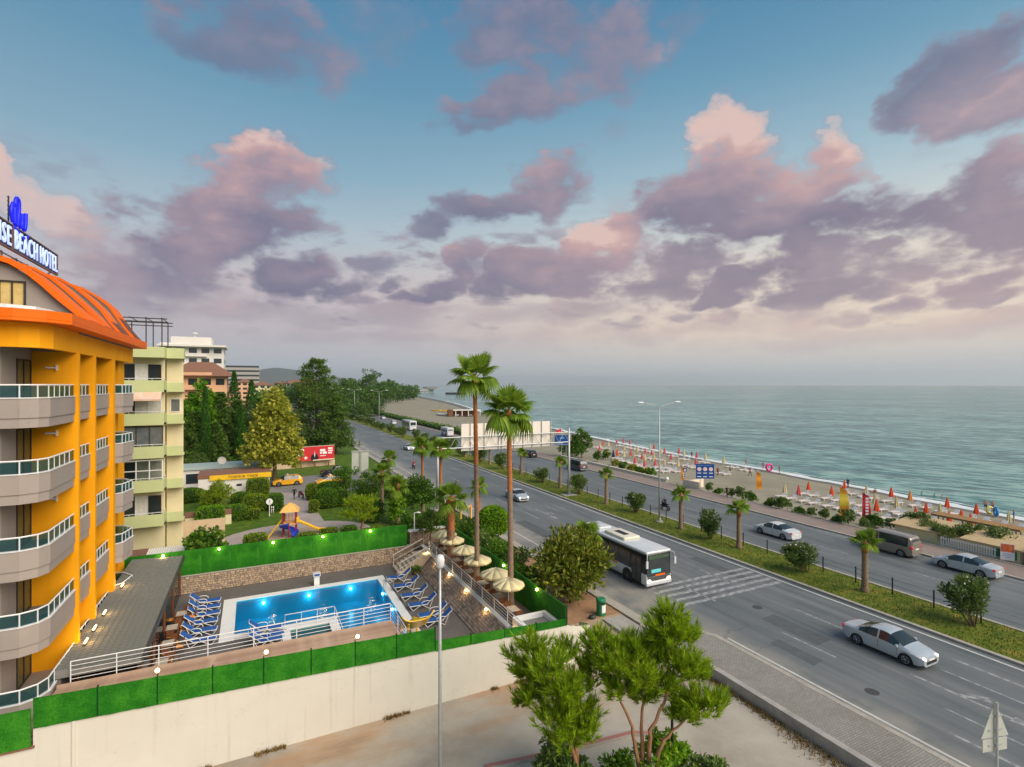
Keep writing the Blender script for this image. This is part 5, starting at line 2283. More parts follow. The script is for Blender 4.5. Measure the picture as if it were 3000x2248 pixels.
def palm(label, loc, h, kind, n, tr0, tr1, seed, group, lean=(0, 0), red=.35, open_=1.0, boot=False):
    rnd = random.Random(seed)
    t = thing('palm_tree', label, 'palm', loc, rnd.uniform(0, 6.28), group)
    m = MB()
    k = max(8, int(h / .22))
    pts, rad = [], []
    for i in range(k + 1):
        f = i / k
        pts.append((lean[0] * f * f, lean[1] * f * f, f * h - (.25 if i == 0 else 0)))
        flare = .35 * max(0, 1 - f * 7)
        crown = .32 * max(0, (f - .90) / .10) if h > 7 else .15 * max(0, (f - .7) / .3)
        rad.append((tr0 + (tr1 - tr0) * f) * (1 + flare + crown) * (1 + (.07 if i % 2 else -.03)))
    n8 = 9
    o = len(m.f)
    m.tube(pts, rad, n8)
    for j in range(len(m.f)):
        f = (j // n8) / k
        m.m[j] = 1 if f > 1 - red else 0
    m.build('trunk', ['palm_bark', 'palm_bark_red'], t, True)
    n = int(n * .62)
    if boot:
        bm = MB()
        for i in range(150):
            f = rnd.uniform(.1, .98)
            a = rnd.uniform(0, 6.28)
            r = (tr0 + (tr1 - tr0) * f)
            p = Vector((math.cos(a) * r, math.sin(a) * r, f * h))
            u = Vector((math.cos(a), math.sin(a), 0))
            bm.add([p + Vector((0, 0, -.12)) - u * .02, p + u.cross(Vector((0, 0, 1))) * .07 + u * .03, p + u * .09 + Vector((0, 0, .13)), p - u.cross(Vector((0, 0, 1))) * .07 + u * .03], [(0, 1, 2), (0, 2, 3)])
        tag(bm.build('leaf_stubs', 'palm_bark_red', t), kind='stuff')
    top = Vector((lean[0], lean[1], h))
    for i in range(n):
        f = (i + .5) / n
        el = R(80 - 112 * open_ * f + rnd.uniform(-10, 10))
        az = i * 2.39996 + rnd.uniform(-.2, .2)
        me = FROND[kind][0 if f < .35 else (1 if f < .72 else 2)]
        o = link('frond', me, t, top + Vector((0, 0, .12 * (1 - f))), (rnd.uniform(-.25, .25), -el, az))
        s = rnd.uniform(.86, 1.08) * (.8 if f < .15 else 1)
        o.scale = (s, s, s)
    # short fibrous heart under the fronds
    m = MB()
    m.lathe([(tr1 * 1.25, -.5), (tr1 * 1.5, -.15), (tr1 * 1.1, .2), (.03, .45)], 8, tuple(top))
    m.build('crown_heart', 'palm_bark_red', t, True)
    return t


TALL = 'tall palms by the dining terrace'
palm('tallest slender palm rising from terrace edge', (14.75, 35.9, 1.1), 15.3, 'tall', 26, .19, .145, 3, TALL, (.25, .1), .42)
palm('second tall palm, right of the tallest, rising from terrace', (15.25, 31.3, 1.1), 13.0, 'tall', 28, .20, .15, 5, TALL, (.1, -.1), .40)
palm('stout shaggy palm at far end of terrace umbrellas', (14.8, 41.7, 1.1), 5.3, 'mid', 26, .36, .30, 8, TALL, (0, 0), .5, .9, True)
PK = 'palms along the park edge'
palm('left of two slim palms before the big sign gantry', (19.3, 64.9, 0), 8.0, 'mid', 26, .19, .15, 11, PK, (.1, 0), .45)
palm('right of two slim palms before the big sign gantry', (19.4, 58.2, 0), 8.5, 'mid', 26, .19, .15, 12, PK, (0, .1), .45)
palm('leafy palm with bare brown trunk beside park shrubs', (14.7, 67.2, 0), 4.8, 'mid', 24, .22, .18, 13, PK, (0, 0), .2)
palm('palm with ivy covered trunk behind turf fence corner', (15.0, 60.3, 0), 4.3, 'mid', 24, .22, .18, 14, PK)
palm('farthest park palm, beside grey roadside sign panels', (18.6, 80.5, 0), 4.6, 'mid', 22, .2, .17, 15, PK)
palm('short palm behind round clipped bush at road edge', (23.0, 55.5, 0), 4.3, 'low', 22, .23, .19, 16, PK, (0, 0), .9, .9)
palm('young palm standing beside the white bus', (23.3, 34.4, 0), 4.2, 'low', 16, .16, .14, 17, PK, (0, 0), .8, .75)
MP = [(42.3, 24.6), (42.6, 36.6), (42.5, 44.3), (42.4, 57.9), (42.6, 70.0), (43.0, 83.9), (42.6, 97), (42.4, 110)]
for i, (x, y) in enumerate(MP):
    palm('%s short palm in the road median, counting away from the silver car' % ordn(i), (x, y, .05), (3.6, 3.65, 3.6, 3.75, 3.8, 3.6, 3.7, 3.6)[i], 'low', 17, .24, .19, 30 + i, 'palms in the road median', (0, 0), .12, .70)


# oleander bushes
def oleander(seed, w, h, flowers):
    rnd = random.Random(seed)
    t = thing('oleander_bush', 'x', 'bush', (0, 0, 0), 0, 'oleanders in the road median')
    st, lf, fl = MB(), MB(), MB()
    for i in range(15):
        a = rnd.uniform(0, 6.28)
        rr = w / 2 * rnd.uniform(.25, 1)
        tip = Vector((math.cos(a) * rr, math.sin(a) * rr, h * (1 - .35 * (rr / (w / 2)) ** 2) * rnd.uniform(.8, 1)))
        base = Vector((math.cos(a) * .1, math.sin(a) * .1, -.05))
        pts = limb(st, base, tip, .03, .01, rnd, .07, 4, 4)
        for j in range(3):
            leaf_clump(lf, rnd, pts[-1 - j], w * .13, (80, 62, 40)[j], .30, .085, up=.5, shell=.2)
        if rnd.random() < flowers:
            for k in range(8):
                leaf(fl, tip + rdir(rnd) * w * .11 + Vector((0, 0, .08)), rdir(rnd), rdir(rnd), .15, .14)
    st.build('stem', 'bark', t, True)
    lf.build('foliage', LEAF_OLE, t)
    if fl.v:
        tag(fl.build('blossom', 'petal', t), kind='stuff')
    return t


OL = [oleander(41, 2.6, 2.5, .2), oleander(42, 2.9, 2.7, .6), oleander(43, 2.3, 2.9, .15)]
OU = [[], [], []]
OP = [(42.6, 17.9, 1, 1.05), (42.3, 29.4, 1, 1.0), (42.6, 40.2, 1, 1.0), (42.9, 52.5, 2, 1.0), (42.5, 64.8, 2, .95), (42.3, 75, 1, .95), (42.5, 90.5, 1, 1.15)]
for i, (x, y, k, s) in enumerate(OP):
    spawn(OL[k], OU[k], (x, y, .08), i * 1.3, '%s oleander bush in the median from the nearest moving car, going away' % ordn(i), (s * random.uniform(.85, 1.15), s * random.uniform(.9, 1.2), s * random.uniform(.85, 1.12)))
for i in range(20):
    y = 101 + i * 9.5
    k = (0, 1, 2)[i % 3]
    spawn(OL[k], OU[k], (41.8 + random.uniform(-1.0, 1.2), y, .08), i * 2.1, 'far median bush, %s of the distant row before the coach' % ordn(i), (random.uniform(.9, 1.4), random.uniform(.9, 1.6), random.uniform(.8, 1.35)))


# clipped hedges
def clipped(label, loc, w, d, h, lm, kind='box', seed=1, group='clipped park bushes', rz=0.0, q=.16):
    rnd = random.Random(seed)
    t = thing('clipped_bush', label, 'bush', loc, rz, group)
    core, lf = MB(), MB()
    e = {'box': 5.0, 'round': 2.2, 'trap': 4.0}[kind]
    area = 2 * (w * d + w * h + d * h)
    n = int(area * 95)
    nu, nv = 14, 10

    def surf(u, k=1.0):
        # superellipsoid
        s = (abs(u.x) ** e + abs(u.y) ** e + abs(u.z) ** e) ** (-1 / e)
        p = u * s * k
        tp = 1 - .18 * p.z if kind == 'trap' else 1
        return Vector((p.x * w / 2 * tp, p.y * d / 2 * tp, h / 2 + p.z * h / 2))
    for i in range(nv + 1):
        th = math.pi * i / nv
        for j in range(nu):
            ph = 2 * math.pi * j / nu
            core.v.append(tuple(surf(Vector((math.sin(th) * math.cos(ph), math.sin(th) * math.sin(ph), math.cos(th))), .93)))
    for i in range(nv):
        for j in range(nu):
            j2 = (j + 1) % nu
            core.f.append([i * nu + j, (i + 1) * nu + j, (i + 1) * nu + j2, i * nu + j2])
            core.m.append(0)
    for _ in range(n):
        u = rdir(rnd)
        if u.z < -.8:
            continue
        p = surf(u, rnd.uniform(.93, 1.03))
        dd = (u + rdir(rnd) * .9 + Vector((0, 0, .3))).normalized()
        leaf(lf, p, dd, (u + rdir(rnd) * .5).normalized(), q * rnd.uniform(.7, 1.3), q * .75)
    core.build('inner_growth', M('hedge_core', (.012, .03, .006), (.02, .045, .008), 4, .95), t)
    lf.build('foliage', lm, t)
    return t


CB = [('large light green box hedge nearest the apartment block', -4.3, 68.9, 2.7, 2.2, 2.2, LEAF_BRIGHT, 'box'),
      ('dark green box hedge right of the large light one', -2.0, 70.8, 2.5, 2.0, 1.7, LEAF_HEDGEG, 'box'),
      ('upright green box hedge behind the large light one', -4.8, 79.5, 2.2, 2.0, 2.1, LEAF_BRIGHT, 'box'),
      ('yellow topped tapering bush in front of kiosk', .25, 75, 2.9, 2.6, 2.0, LEAF_HEDGE, 'trap'),
      ('yellow green cube bush against the kiosk front', .7, 84.6, 2.8, 2.0, 2.5, LEAF_HEDGE, 'box'),
      ('low dark bush before the kiosk window', -1.4, 80.2, 2.6, 2.0, 1.5, LEAF_HEDGEG, 'round'),
      ('tall dark cylinder bush beside white notice board', 2.7, 73.6, 1.5, 1.5, 2.1, LEAF_HEDGEG, 'box'),
      ('small globe bush by the lawn edge', .2, 70.1, 1.15, 1.1, 1.2, LEAF_HEDGE, 'box'),
      ('leftmost low bush along the turf fence', .25, 58.4, 1.95, 1.6, 1.1, LEAF_HEDGE, 'box'),
      ('low bush right of the blue slide', 4.9, 57.2, 1.8, 1.4, .95, LEAF_HEDGE, 'box'),
      ('low bush below the yellow slide end', 7.2, 58.3, 1.7, 1.3, .9, LEAF_HEDGE, 'box'),
      ('low bush left of the small bright pine', 9.2, 58.2, 1.5, 1.3, .9, LEAF_HEDGEG, 'box'),
      ('big rounded dark bush behind the play area', 8.7, 72.6, 2.8, 2.4, 2.5, LEAF_HEDGEG, 'round'),
      ('upright block bush right of the big rounded one', 10.6, 72.8, 1.4, 1.3, 2.1, LEAF_HEDGEG, 'box'),
      ('narrow stacked bush left of the big rounded one', 6.9, 70.5, 1.0, 1.0, 1.5, LEAF_HEDGE, 'box'),
      ('tiered yellow green bush by the motorcycle', 7.3, 78.2, 1.4, 1.3, 2.3, LEAF_HEDGE, 'round'),
      ('long flat bush near turf fence corner post', 11.2, 56.3, 2.2, 1.2, .9, LEAF_HEDGE, 'box'),
      ('wide dark hedge in front of right taxi', 10.6, 82.6, 4.6, 1.8, 1.6, LEAF_HEDGEG, 'round'),
      ('hedge strip at far left below the shop', -7.8, 84.0, 4.0, 2.2, 1.9, LEAF_BROAD, 'round')]
for i, (lb, x, y, w, d, h, lm, kd) in enumerate(CB):
    clipped(lb, (x, y, -.02), w, d, h, lm, kd, 60 + i, q=.17)
clipped('ball shaped bush on the road edge by terrace', (21.0, 47.0, 1.4), 2.8, 2.8, 2.7, LEAF_BRIGHT, 'round', 90, q=.2, group='roadside bushes').children
t = bpy.data.objects.get('clipped_bush.019') or bpy.data.objects['clipped_bush']
m = MB()
m.tube([(0, 0, -1.5), (0, 0, .6)], .09, 7)
m.build('trunk', 'bark', t, True)

# park and background trees
broad_tree('plane_tree', 'tall yellowing plane tree beside the taxi kiosk', (3.0, 92.2, 0), 15.9, 12.2, LEAF_YELLOW, 150, 85, .5, .42, 5, .17, .6, shape='cone')
broad_tree('leafy_tree', 'bright green leafy tree behind the apartment block corner', (-9.2, 121, 0), 17.6, 10, LEAF_BRIGHT, 90, 85, .55, .4, 6, .15, .5, shape='egg')
cypress('thin lone cypress in front of the bright leafy tree', (-7.8, 112, 0), 15.6, 1.8, 1)
cypress('tallest dark cypress left of the plane tree', (-3.5, 126, 0), 18.8, 4.2, 2)
cypress('second cypress just left of the plane tree', (-.2, 125, 0), 17.0, 4.6, 3)
cypress('short cypress below the tallest one', (-2.2, 116, 0), 11.5, 2.4, 4)
for i, (x, y, h, w) in enumerate(((-9.5, 114, 11, 6.5), (-5.6, 120, 14.5, 7), (-2.6, 121, 13, 7), (1.4, 119, 13.5, 7), (-12.5, 118, 12, 7), (-6.4, 113, 9, 5))):
    conifer('%s dark conifer of the grove behind the shop, left to right' % ordn((1, 3, 4, 5, 0, 2)[i]), (x, y, 0), h, w, 20 + i)
conifer('huge dark broad topped pine behind the red billboard', (13.6, 133, 0), 22.3, 15.5, 31, LEAF_DARK, None, 15, 46, .1, .75, .45, .35)
conifer('dark pine leaning out over the red billboard', (17.2, 127, 0), 13.5, 9, 32, LEAF_DARK, None, 10, 40, .14, .65, .4)
broad_tree('olive_bush', 'grey green rounded olive bush below the cypresses', (-9.2, 110.5, 0), 3.6, 4.4, LEAF_OLE, 40, 70, .3, .12, 8, .1, .5, cat='bush')
broad_tree('round_shrub', 'rounded feathery shrub in front of kiosk left end', (-4.2, 78.0, 0), 3.7, 4.2, LEAF_HEDGE, 50, 80, .26, .09, 9, .06, .5, cat='bush', up=.7)
broad_tree('fig_bush', 'broad leaved fig bush behind turf fence near the shed', (-3.5, 52.0, 0), 4.1, 4.0, LEAF_BROAD, 46, 42, .36, .32, 10, .05, .6, cat='bush')
broad_tree('loquat_tree', 'wide glossy leaved tree on bare soil beside the bus', (21.0, 33.0, 0), 5.3, 6.4, LEAF_MAG, 105, 62, .42, .16, 11, .12, .5, trunk_r=.15, depth=.62, up=.5)
broad_tree('magnolia_tree', 'dark leafy tree behind slim park palms', (17.9, 61.4, 0), 5.4, 4.4, LEAF_BROAD, 46, 55, .34, .16, 12, .2, .5)
broad_tree('ivy_column', 'hanging ivy covering the palm trunk behind the turf fence', (15.0, 60.2, 0), 4.2, 2.6, LEAF_BRIGHT, 40, 60, .26, .16, 13, .0, .5, cat='ivy', up=-.6, shape='egg')
for i, (x, y, h, w, lm) in enumerate(((11.2, 74.5, 6.0, 4.6, LEAF_HEDGEG), (13.6, 71.2, 5.2, 4.0, LEAF_BROAD), (14.9, 52.6, 3.2, 3.4, LEAF_BROAD), (17.6, 53.5, 2.9, 3.2, LEAF_BROAD), (12.6, 62.8, 2.6, 3.0, LEAF_BROAD), (20.5, 72, 3.0, 3.5, LEAF_BROAD), (17.4, 74.5, 3.4, 4.2, LEAF_HEDGEG))):
    broad_tree('park_shrub', ('tall feathery shrub right of the big rounded bush', 'dark shrub under the leafy palm', 'dark shrub by the terrace end wall', 'shrub behind the far terrace umbrellas', 'shrub at the foot of the small bright pine', 'shrub by the slim palms at road edge', 'shrub under the farthest park palm')[i], (x, y, 0), h, w, lm, 40, 62, .28, .14, 70 + i, .04, .5, group='park shrubs', cat='bush')
for i in range(8):
    y = 33.5 + i * 2.05
    broad_tree('roadside_shrub', '%s leafy shrub outside the roadside turf fence, counting from the bus' % ordn(i), (18.2 + (.5 if i % 2 else 0), y + 1.2, 0), 3.3 - (.5 if i % 3 == 0 else 0), 3.1, (LEAF_BROAD, LEAF_OLE, LEAF_HEDGEG)[i % 3], 34, 60, .3, .12, 100 + i, .05, .5, group='roadside shrubs', cat='bush', up=.4)
broad_tree('corner_shrub', 'small shrub at the wall corner beside bare soil', (17.6, 30.2, 0), 1.9, 1.8, LEAF_BROAD, 20, 55, .24, .14, 120, .03, .5, cat='bush')
broad_tree('small_terrace_tree', 'thin dark conifer growing beside the terrace steps', (14.6, 46.6, 1.1), 3.4, 2.4, LEAF_DARK, 26, 55, .3, .08, 121, .4, .8)
# the small bright pine by the turf fence
rnd = random.Random(5)
pine('young_pine', 'small bright green pine standing behind the turf fence', (10.6, 58.9, 0), [[(0, 0, 0), (.1, 0, 1.2), (-.5, 0, 2.3)], [(0, 0, .4), (.5, .3, 1.6), (1.0, .2, 2.6)]], None, 46, .55, 26, .05, 6,
     [((rnd.uniform(-1.5, 1.5), rnd.uniform(-1.2, 1.2), rnd.uniform(1.5, 3.5)), rnd.uniform(.6, .95)) for _ in range(12)])
# two foreground pines in the car park bed: stems bend apart, foliage in pads
BASE_L, BASE_R = (11.71,17.71), (13.97,16.61)
right = Vector((math.cos(HEAD), -math.sin(HEAD), 0))
fwd = Vector((math.sin(HEAD), math.cos(HEAD), 0))


def pad(u_, v_, d_, base):
    """a foliage pad at the given lateral offset, height and depth, relative to the stem base"""
    p = fwd * d_ + right * ((u_ - 1500) / 1550 * d_)
    return (p.x - base[0], p.y - base[1], 16 - (v_ - 1128) / 1550 * d_ + .4)


bl = [(1560, 1905, 20.6, .62), (1545, 1975, 20.9, .7), (1600, 1960, 20.0, .75), (1560, 2040, 20.5, .62), (1645, 2030, 20.2, .85), (1625, 2110, 20.0, .75), (1690, 2090, 20.8, .8), (1650, 2165, 20.2, .7), (1710, 2150, 20.4, .62), (1655, 1920, 21.4, .6), (1700, 2010, 21.2, .7), (1520, 2060, 20.8, .36), (1500, 1925, 21.0, .3)]
br = [(1760, 1890, 21.5, .75), (1800, 1945, 20.8, .85), (1745, 1960, 21.4, .7), (1850, 1905, 21.3, .8), (1870, 1975, 20.6, .85), (1820, 2020, 20.9, .75), (1920, 1930, 21.5, .6), (1960, 1850, 21.3, .9), (1925, 1880, 21.8, .7), (2010, 1870, 21.6, .62), (1960, 1800, 21.5, .55), (2000, 1955, 20.9, .85), (1935, 2010, 20.7, .7), (2045, 1985, 21.0, .62), (2050, 2075, 20.7, .85), (2000, 2100, 20.9, .65), (2090, 2060, 20.9, .55), (1985, 2050, 21.3, .5), (1880, 2040, 21.5, .6)]
pine('foreground_pine', 'left of two foreground pines, with drooping needle clumps', (*BASE_L, -.4),
     [[(0, 0, 0), pad(1690, 2235, 20.9, BASE_L), pad(1665, 2160, 20.6, BASE_L), pad(1640, 2060, 20.4, BASE_L), pad(1590, 1960, 20.4, BASE_L)],
      [pad(1690, 2235, 20.9, BASE_L), pad(1685, 2120, 20.9, BASE_L), pad(1660, 1940, 21.3, BASE_L)]], None, 120, .62, 30, .04, 21, [(pad(u_, v_, d_, BASE_L), r_) for u_, v_, d_, r_ in bl], 'foreground pines', LEAF_PINE, .10)
pine('foreground_pine', 'right of two foreground pines, with several bare orange stems', (*BASE_R, -.4),
     [[(0, 0, 0), pad(1865, 2200, 20.9, BASE_R), pad(1850, 2130, 20.8, BASE_R), pad(1820, 2060, 20.9, BASE_R), pad(1790, 1950, 21.1, BASE_R)],
      [(.1, 0, 0), pad(1880, 2190, 21.0, BASE_R), pad(1878, 2110, 21.2, BASE_R), pad(1890, 2030, 21.2, BASE_R), pad(1880, 1930, 21.2, BASE_R)],
      [(.2, 0, .2), pad(1905, 2190, 20.8, BASE_R), pad(1905, 2140, 20.7, BASE_R), pad(1945, 2060, 21.0, BASE_R), pad(1975, 1980, 21.2, BASE_R), pad(1975, 1850, 21.4, BASE_R)],
      [(.35, 0, .1), pad(1930, 2210, 20.7, BASE_R), pad(1945, 2170, 20.7, BASE_R), pad(1985, 2130, 20.8, BASE_R), pad(2040, 2070, 20.8, BASE_R)]], None, 115, .62, 30, .04, 22, [(pad(u_, v_, d_, BASE_R), r_) for u_, v_, d_, r_ in br], 'foreground pines', LEAF_PINE, .10)
for i, (u_, v_, d_, h, w, lm) in enumerate(((1650, 2290, 21.3, 2.6, 2.4, LEAF_OLE), (1820, 2290, 20.6, 2.2, 2.2, LEAF_BROAD), (1960, 2270, 21.2, 2.4, 2.6, LEAF_BRIGHT), (2060, 2290, 21.0, 1.6, 2.4, LEAF_OLE), (1740, 2300, 20.4, 1.6, 1.8, LEAF_BROAD))):
    p = fwd * d_ + right * ((u_ - 1500) / 1550 * d_)
    broad_tree('bed_shrub', ('grey green shrub under left foreground pine', 'dark shrub between the two foreground pines', 'bright leafy shrub under right foreground pine', 'thin dry shrub right of the foreground pines', 'low shrub at frame bottom between pine stems')[i], (p.x, p.y, -.4), h, w, lm, 30, 80, .2, .1, 130 + i, .02, .5, group='shrubs in the car park bed', cat='bush', trunk_r=.04)

# distant trees along the coast and beyond the road
FT = [(1030, 1215, 330, 20, 16), (1075, 1225, 300, 18, 17), (1085, 1205, 420, 33, 19), (1110, 1215, 360, 20, 17), (1045, 1200, 480, 22, 24), (1130, 1205, 470, 22, 22), (1150, 1195, 560, 20, 22), (1180, 1190, 600, 17, 28), (1200, 1188, 640, 15, 30), (1165, 1200, 520, 19, 22), (1020, 1230, 270, 13, 14), (1060, 1240, 240, 9, 10), (1010, 1215, 420, 24, 24), (985, 1220, 360, 16, 20), (960, 1240, 300, 14, 18), (925, 1230, 360, 17, 26), (880, 1200, 460, 18, 30), (820, 1200, 460, 17, 30), (770, 1215, 380, 13, 24), (1100, 1235, 270, 9, 10)]
for i, (u_, v_, d_, h, w) in enumerate(FT):
    p = fwd * d_ + right * ((u_ - 1500) / 1550 * d_)
    broad_tree('distant_tree', 'distant dark green tree beyond the road, %s from the right' % ordn(sorted([-f[0] for f in FT]).index(-u_)), (p.x, p.y, -.4), h, w, LEAF_FAR, 46, 46, w * .06, w * .045, 150 + i, .05, .5, group='distant trees along the coast')
p = fwd * 560 + right * ((1139 - 1500) / 1550 * 560)
conifer('lone distant conifer above the coastal trees', (p.x, p.y, 0), 22, 12, 190, LEAF_FAR, None, 9, 22, .2, 1.4)
# hedge between the coast road and the far beach
hd = thing('coast_hedge', 'long dark clipped hedge between coast road and beach', 'hedge', (60.2, 0, 0))
rnd = random.Random(77)
m, c_ = MB(), MB()
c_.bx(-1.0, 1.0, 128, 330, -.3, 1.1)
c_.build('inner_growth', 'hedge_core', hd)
for i in range(70):
    y = 128 + i * 2.9
    leaf_clump(m, rnd, (rnd.uniform(-.2, .2), y, .9), 1.5 * rnd.uniform(.85, 1.15), 90, .55, .4, sz=.8)
m.build('foliage', LEAF_BROAD, hd)
# beach front plants
PP = [(61.44,56.33), (61.33,53.89), (61.68,52.53), (62.47,51.75), (61.44,47.84), (60.20,46.08), (61.21,47.58), (60.99,45.88), (62.31,45.95), (60.80,43.26), (60.54,41.78), (60.60,40.22), (60.64,38.44), (61.07,37.38), (61.33,35.63), (64.34,36.35), (64.40,34.66), (61.54,58.48)]
bp = broad_tree('beach_plant', 'x', (0, 0, 0), 1.7, 1.5, LEAF_OLE, 16, 46, .26, .1, 201, .1, .6, group='plants along the promenade', cat='bush', up=.5)
bp2 = broad_tree('beach_plant', 'x', (0, 0, 0), 1.1, 1.9, LEAF_BROAD, 14, 46, .26, .12, 202, .05, .6, group='plants along the promenade', cat='bush')
u1, u2 = [], []
for i, (x, y) in enumerate(PP):
    x = max(x, 61.0)
    spawn(bp if i % 3 else bp2, u1 if i % 3 else u2, (x, y, beach_z(x, y)), i, '%s small plant along the promenade edge, starting from the blue notice sign' % ordn(i), random.uniform(.8, 1.2))
BB = [(66.36,87.68), (65.26,83.67), (64.82,80.48), (63.74,77.03), (64.61,75.84), (64.41,74.45), (70.19,96.07), (65.78,92.89)]
for i, (x, y) in enumerate(BB):
    broad_tree('flower_bush', '%s yellow and green bush behind the low promenade wall, left to right' % ordn(i), (x, y, beach_z(x, y)), 1.3 if i < 6 else 2.6, 2.0, LEAF_YELLOW if i % 2 == 0 and i < 6 else LEAF_BROAD, 14, 45, .3, .2, 210 + i, .03, .5, group='bushes behind the promenade wall', cat='bush')
broad_tree('seaside_tree', 'dark tree beside blue road sign on promenade', (*(66.38,99.79), -.2), 6.5, 5.0, LEAF_BROAD, 40, 60, .4, .3, 230, .12, .5)
broad_tree('seaside_tree', 'dark shrub row behind the sign gantry base', (*(64.06,100.98), -.2), 4.5, 6.0, LEAF_BROAD, 40, 60, .4, .3, 231, .05, .5)
RO = [(65.20,32.60), (64.90,31.68), (63.15,30.49), (62.66,29.05), (61.68,28.38), (62.63,27.47), (64.93,27.24), (65.82,26.81), (65.84,26.12), (64.66,25.18)]
for i, (x, y) in enumerate(RO):
    x = max(61.2, x)
    k = i % 2
    spawn(OL[k], OU[k], (x, y, beach_z(x, y)), i, '%s flowering bush by the beach hut behind parked van, left to right' % ordn(i), random.uniform(.75, 1.0))

# loose growth nobody could count
rnd = random.Random(55)
m = MB()
for _ in range(15000):
    y = 8 + 80 * rnd.random() ** 1.3
    x = rnd.uniform(39.6, 44.45)
    hgt = rnd.uniform(.05, .16) * (1.6 if rnd.random() < .1 else 1)
    a = rnd.uniform(0, 6.28)
    o = len(m.v)
    w = .03
    m.v += [(x - math.cos(a) * w, y - math.sin(a) * w, .085), (x + math.cos(a) * w, y + math.sin(a) * w, .085), (x + rnd.uniform(-.06, .06), y + rnd.uniform(-.06, .06), .085 + hgt)]
    m.f.append([o, o + 1, o + 2])
    m.m.append(0)
tag(m.build('median_grass', leafmat('grass_blade', (.03, .07, .008), (.08, .13, .014), (.2, .2, .05), .25)), 'short patchy grass growing along the road median', 'grass', kind='stuff')
m = MB()
for _ in range(5200):
    if rnd.random() < .6:
        y = rnd.uniform(3, 26)
        x = 22.95 - abs(rnd.gauss(0, .33)) * (1.3 if y < 17 else .6)
        if noise.noise(Vector((y * .4, 0, 0))) < -.25:
            continue
        z = -.4
    else:
        x = rnd.uniform(-4, 14)
        y = 26.06 - abs(rnd.gauss(0, .09))
        if noise.noise(Vector((x * .7, 5, 0))) < .05:
            continue
        z = -.4
    a = rnd.uniform(0, 6.28)
    hgt = rnd.uniform(.06, .22)
    o = len(m.v)
    m.v += [(x - math.cos(a) * .03, y - math.sin(a) * .03, z), (x + math.cos(a) * .03, y + math.sin(a) * .03, z), (x + rnd.uniform(-.1, .1), y + rnd.uniform(-.1, .1), z + hgt)]
    m.f.append([o, o + 1, o + 2])
    m.m.append(0)
tag(m.build('dry_weeds', leafmat('weed_blade', (.10, .09, .02), (.26, .16, .05), (.42, .28, .10), .2)), 'dry brown weeds along the foot of the walls', 'weeds', kind='stuff')


# ---------------------------------------------------------------- vehicles (forward is +Y in each builder)
def paint(name, c, rough=.28, metal=.35, coat=.6):
    return M(name, c, tuple(v * .93 for v in c), 1.2, rough, metal=metal, spec=.5, coat=coat)


paint('paint_silver', (.55, .60, .63), .3, .35)
paint('paint_white', (.66, .68, .69), .3, .1)
paint('paint_bronze', (.30, .255, .21), .3, .35)
paint('paint_taxi', (.86, .43, .01), .3, .0)
paint('paint_dark', (.02, .022, .03), .25, .3)
paint('paint_grey', (.10, .10, .105), .3, .4)
paint('paint_red', (.30, .015, .02), .3, .2)


def lerp_pts(pts, x):
    if x <= pts[0][0]:
        return pts[0][1]
    for a, b in zip(pts, pts[1:]):
        if x <= b[0]:
            t = (x - a[0]) / (b[0] - a[0])
            t = t * t * (3 - 2 * t) if len(a) > 2 else t
            return a[1] + (b[1] - a[1]) * t
    return pts[-1][1]


def wheel(parent, loc, r, w, side):
    m = MB()
    m.lathe([(r * .62, -w / 2), (r * .93, -w / 2), (r, -w * .36), (r, w * .36), (r * .93, w / 2), (r * .62, w / 2)], 20)
    o = m.build('wheel', 'rubber', parent, 40, loc, (0, R(90), 0))
    m = MB()
    zf = (w * .53) * side
    m.lathe([(r * .64, zf - .02 * side), (r * .64, zf), (r * .56, zf), (r * .56, zf - .02 * side)] if side > 0 else [(r * .56, zf + .02), (r * .56, zf), (r * .64, zf), (r * .64, zf + .02)], 20)
    for k in range(5):
        a = 2 * math.pi * k / 5
        m.bar((0, 0, zf), (math.cos(a) * r * .58, math.sin(a) * r * .58, zf), r * .085)
    m.ball((0, 0, zf), r * .13, 8, 5, 1, 1, .5)
    m.build('rim', 'steel', o, 40)
    m = MB()
    m.lathe([(.02, zf * .955), (r * .63, zf * .955)] if side > 0 else [(r * .63, zf * .955), (.02, zf * .955)], 16)
    m.build('rim_back', 'dark_metal', o)
    return o


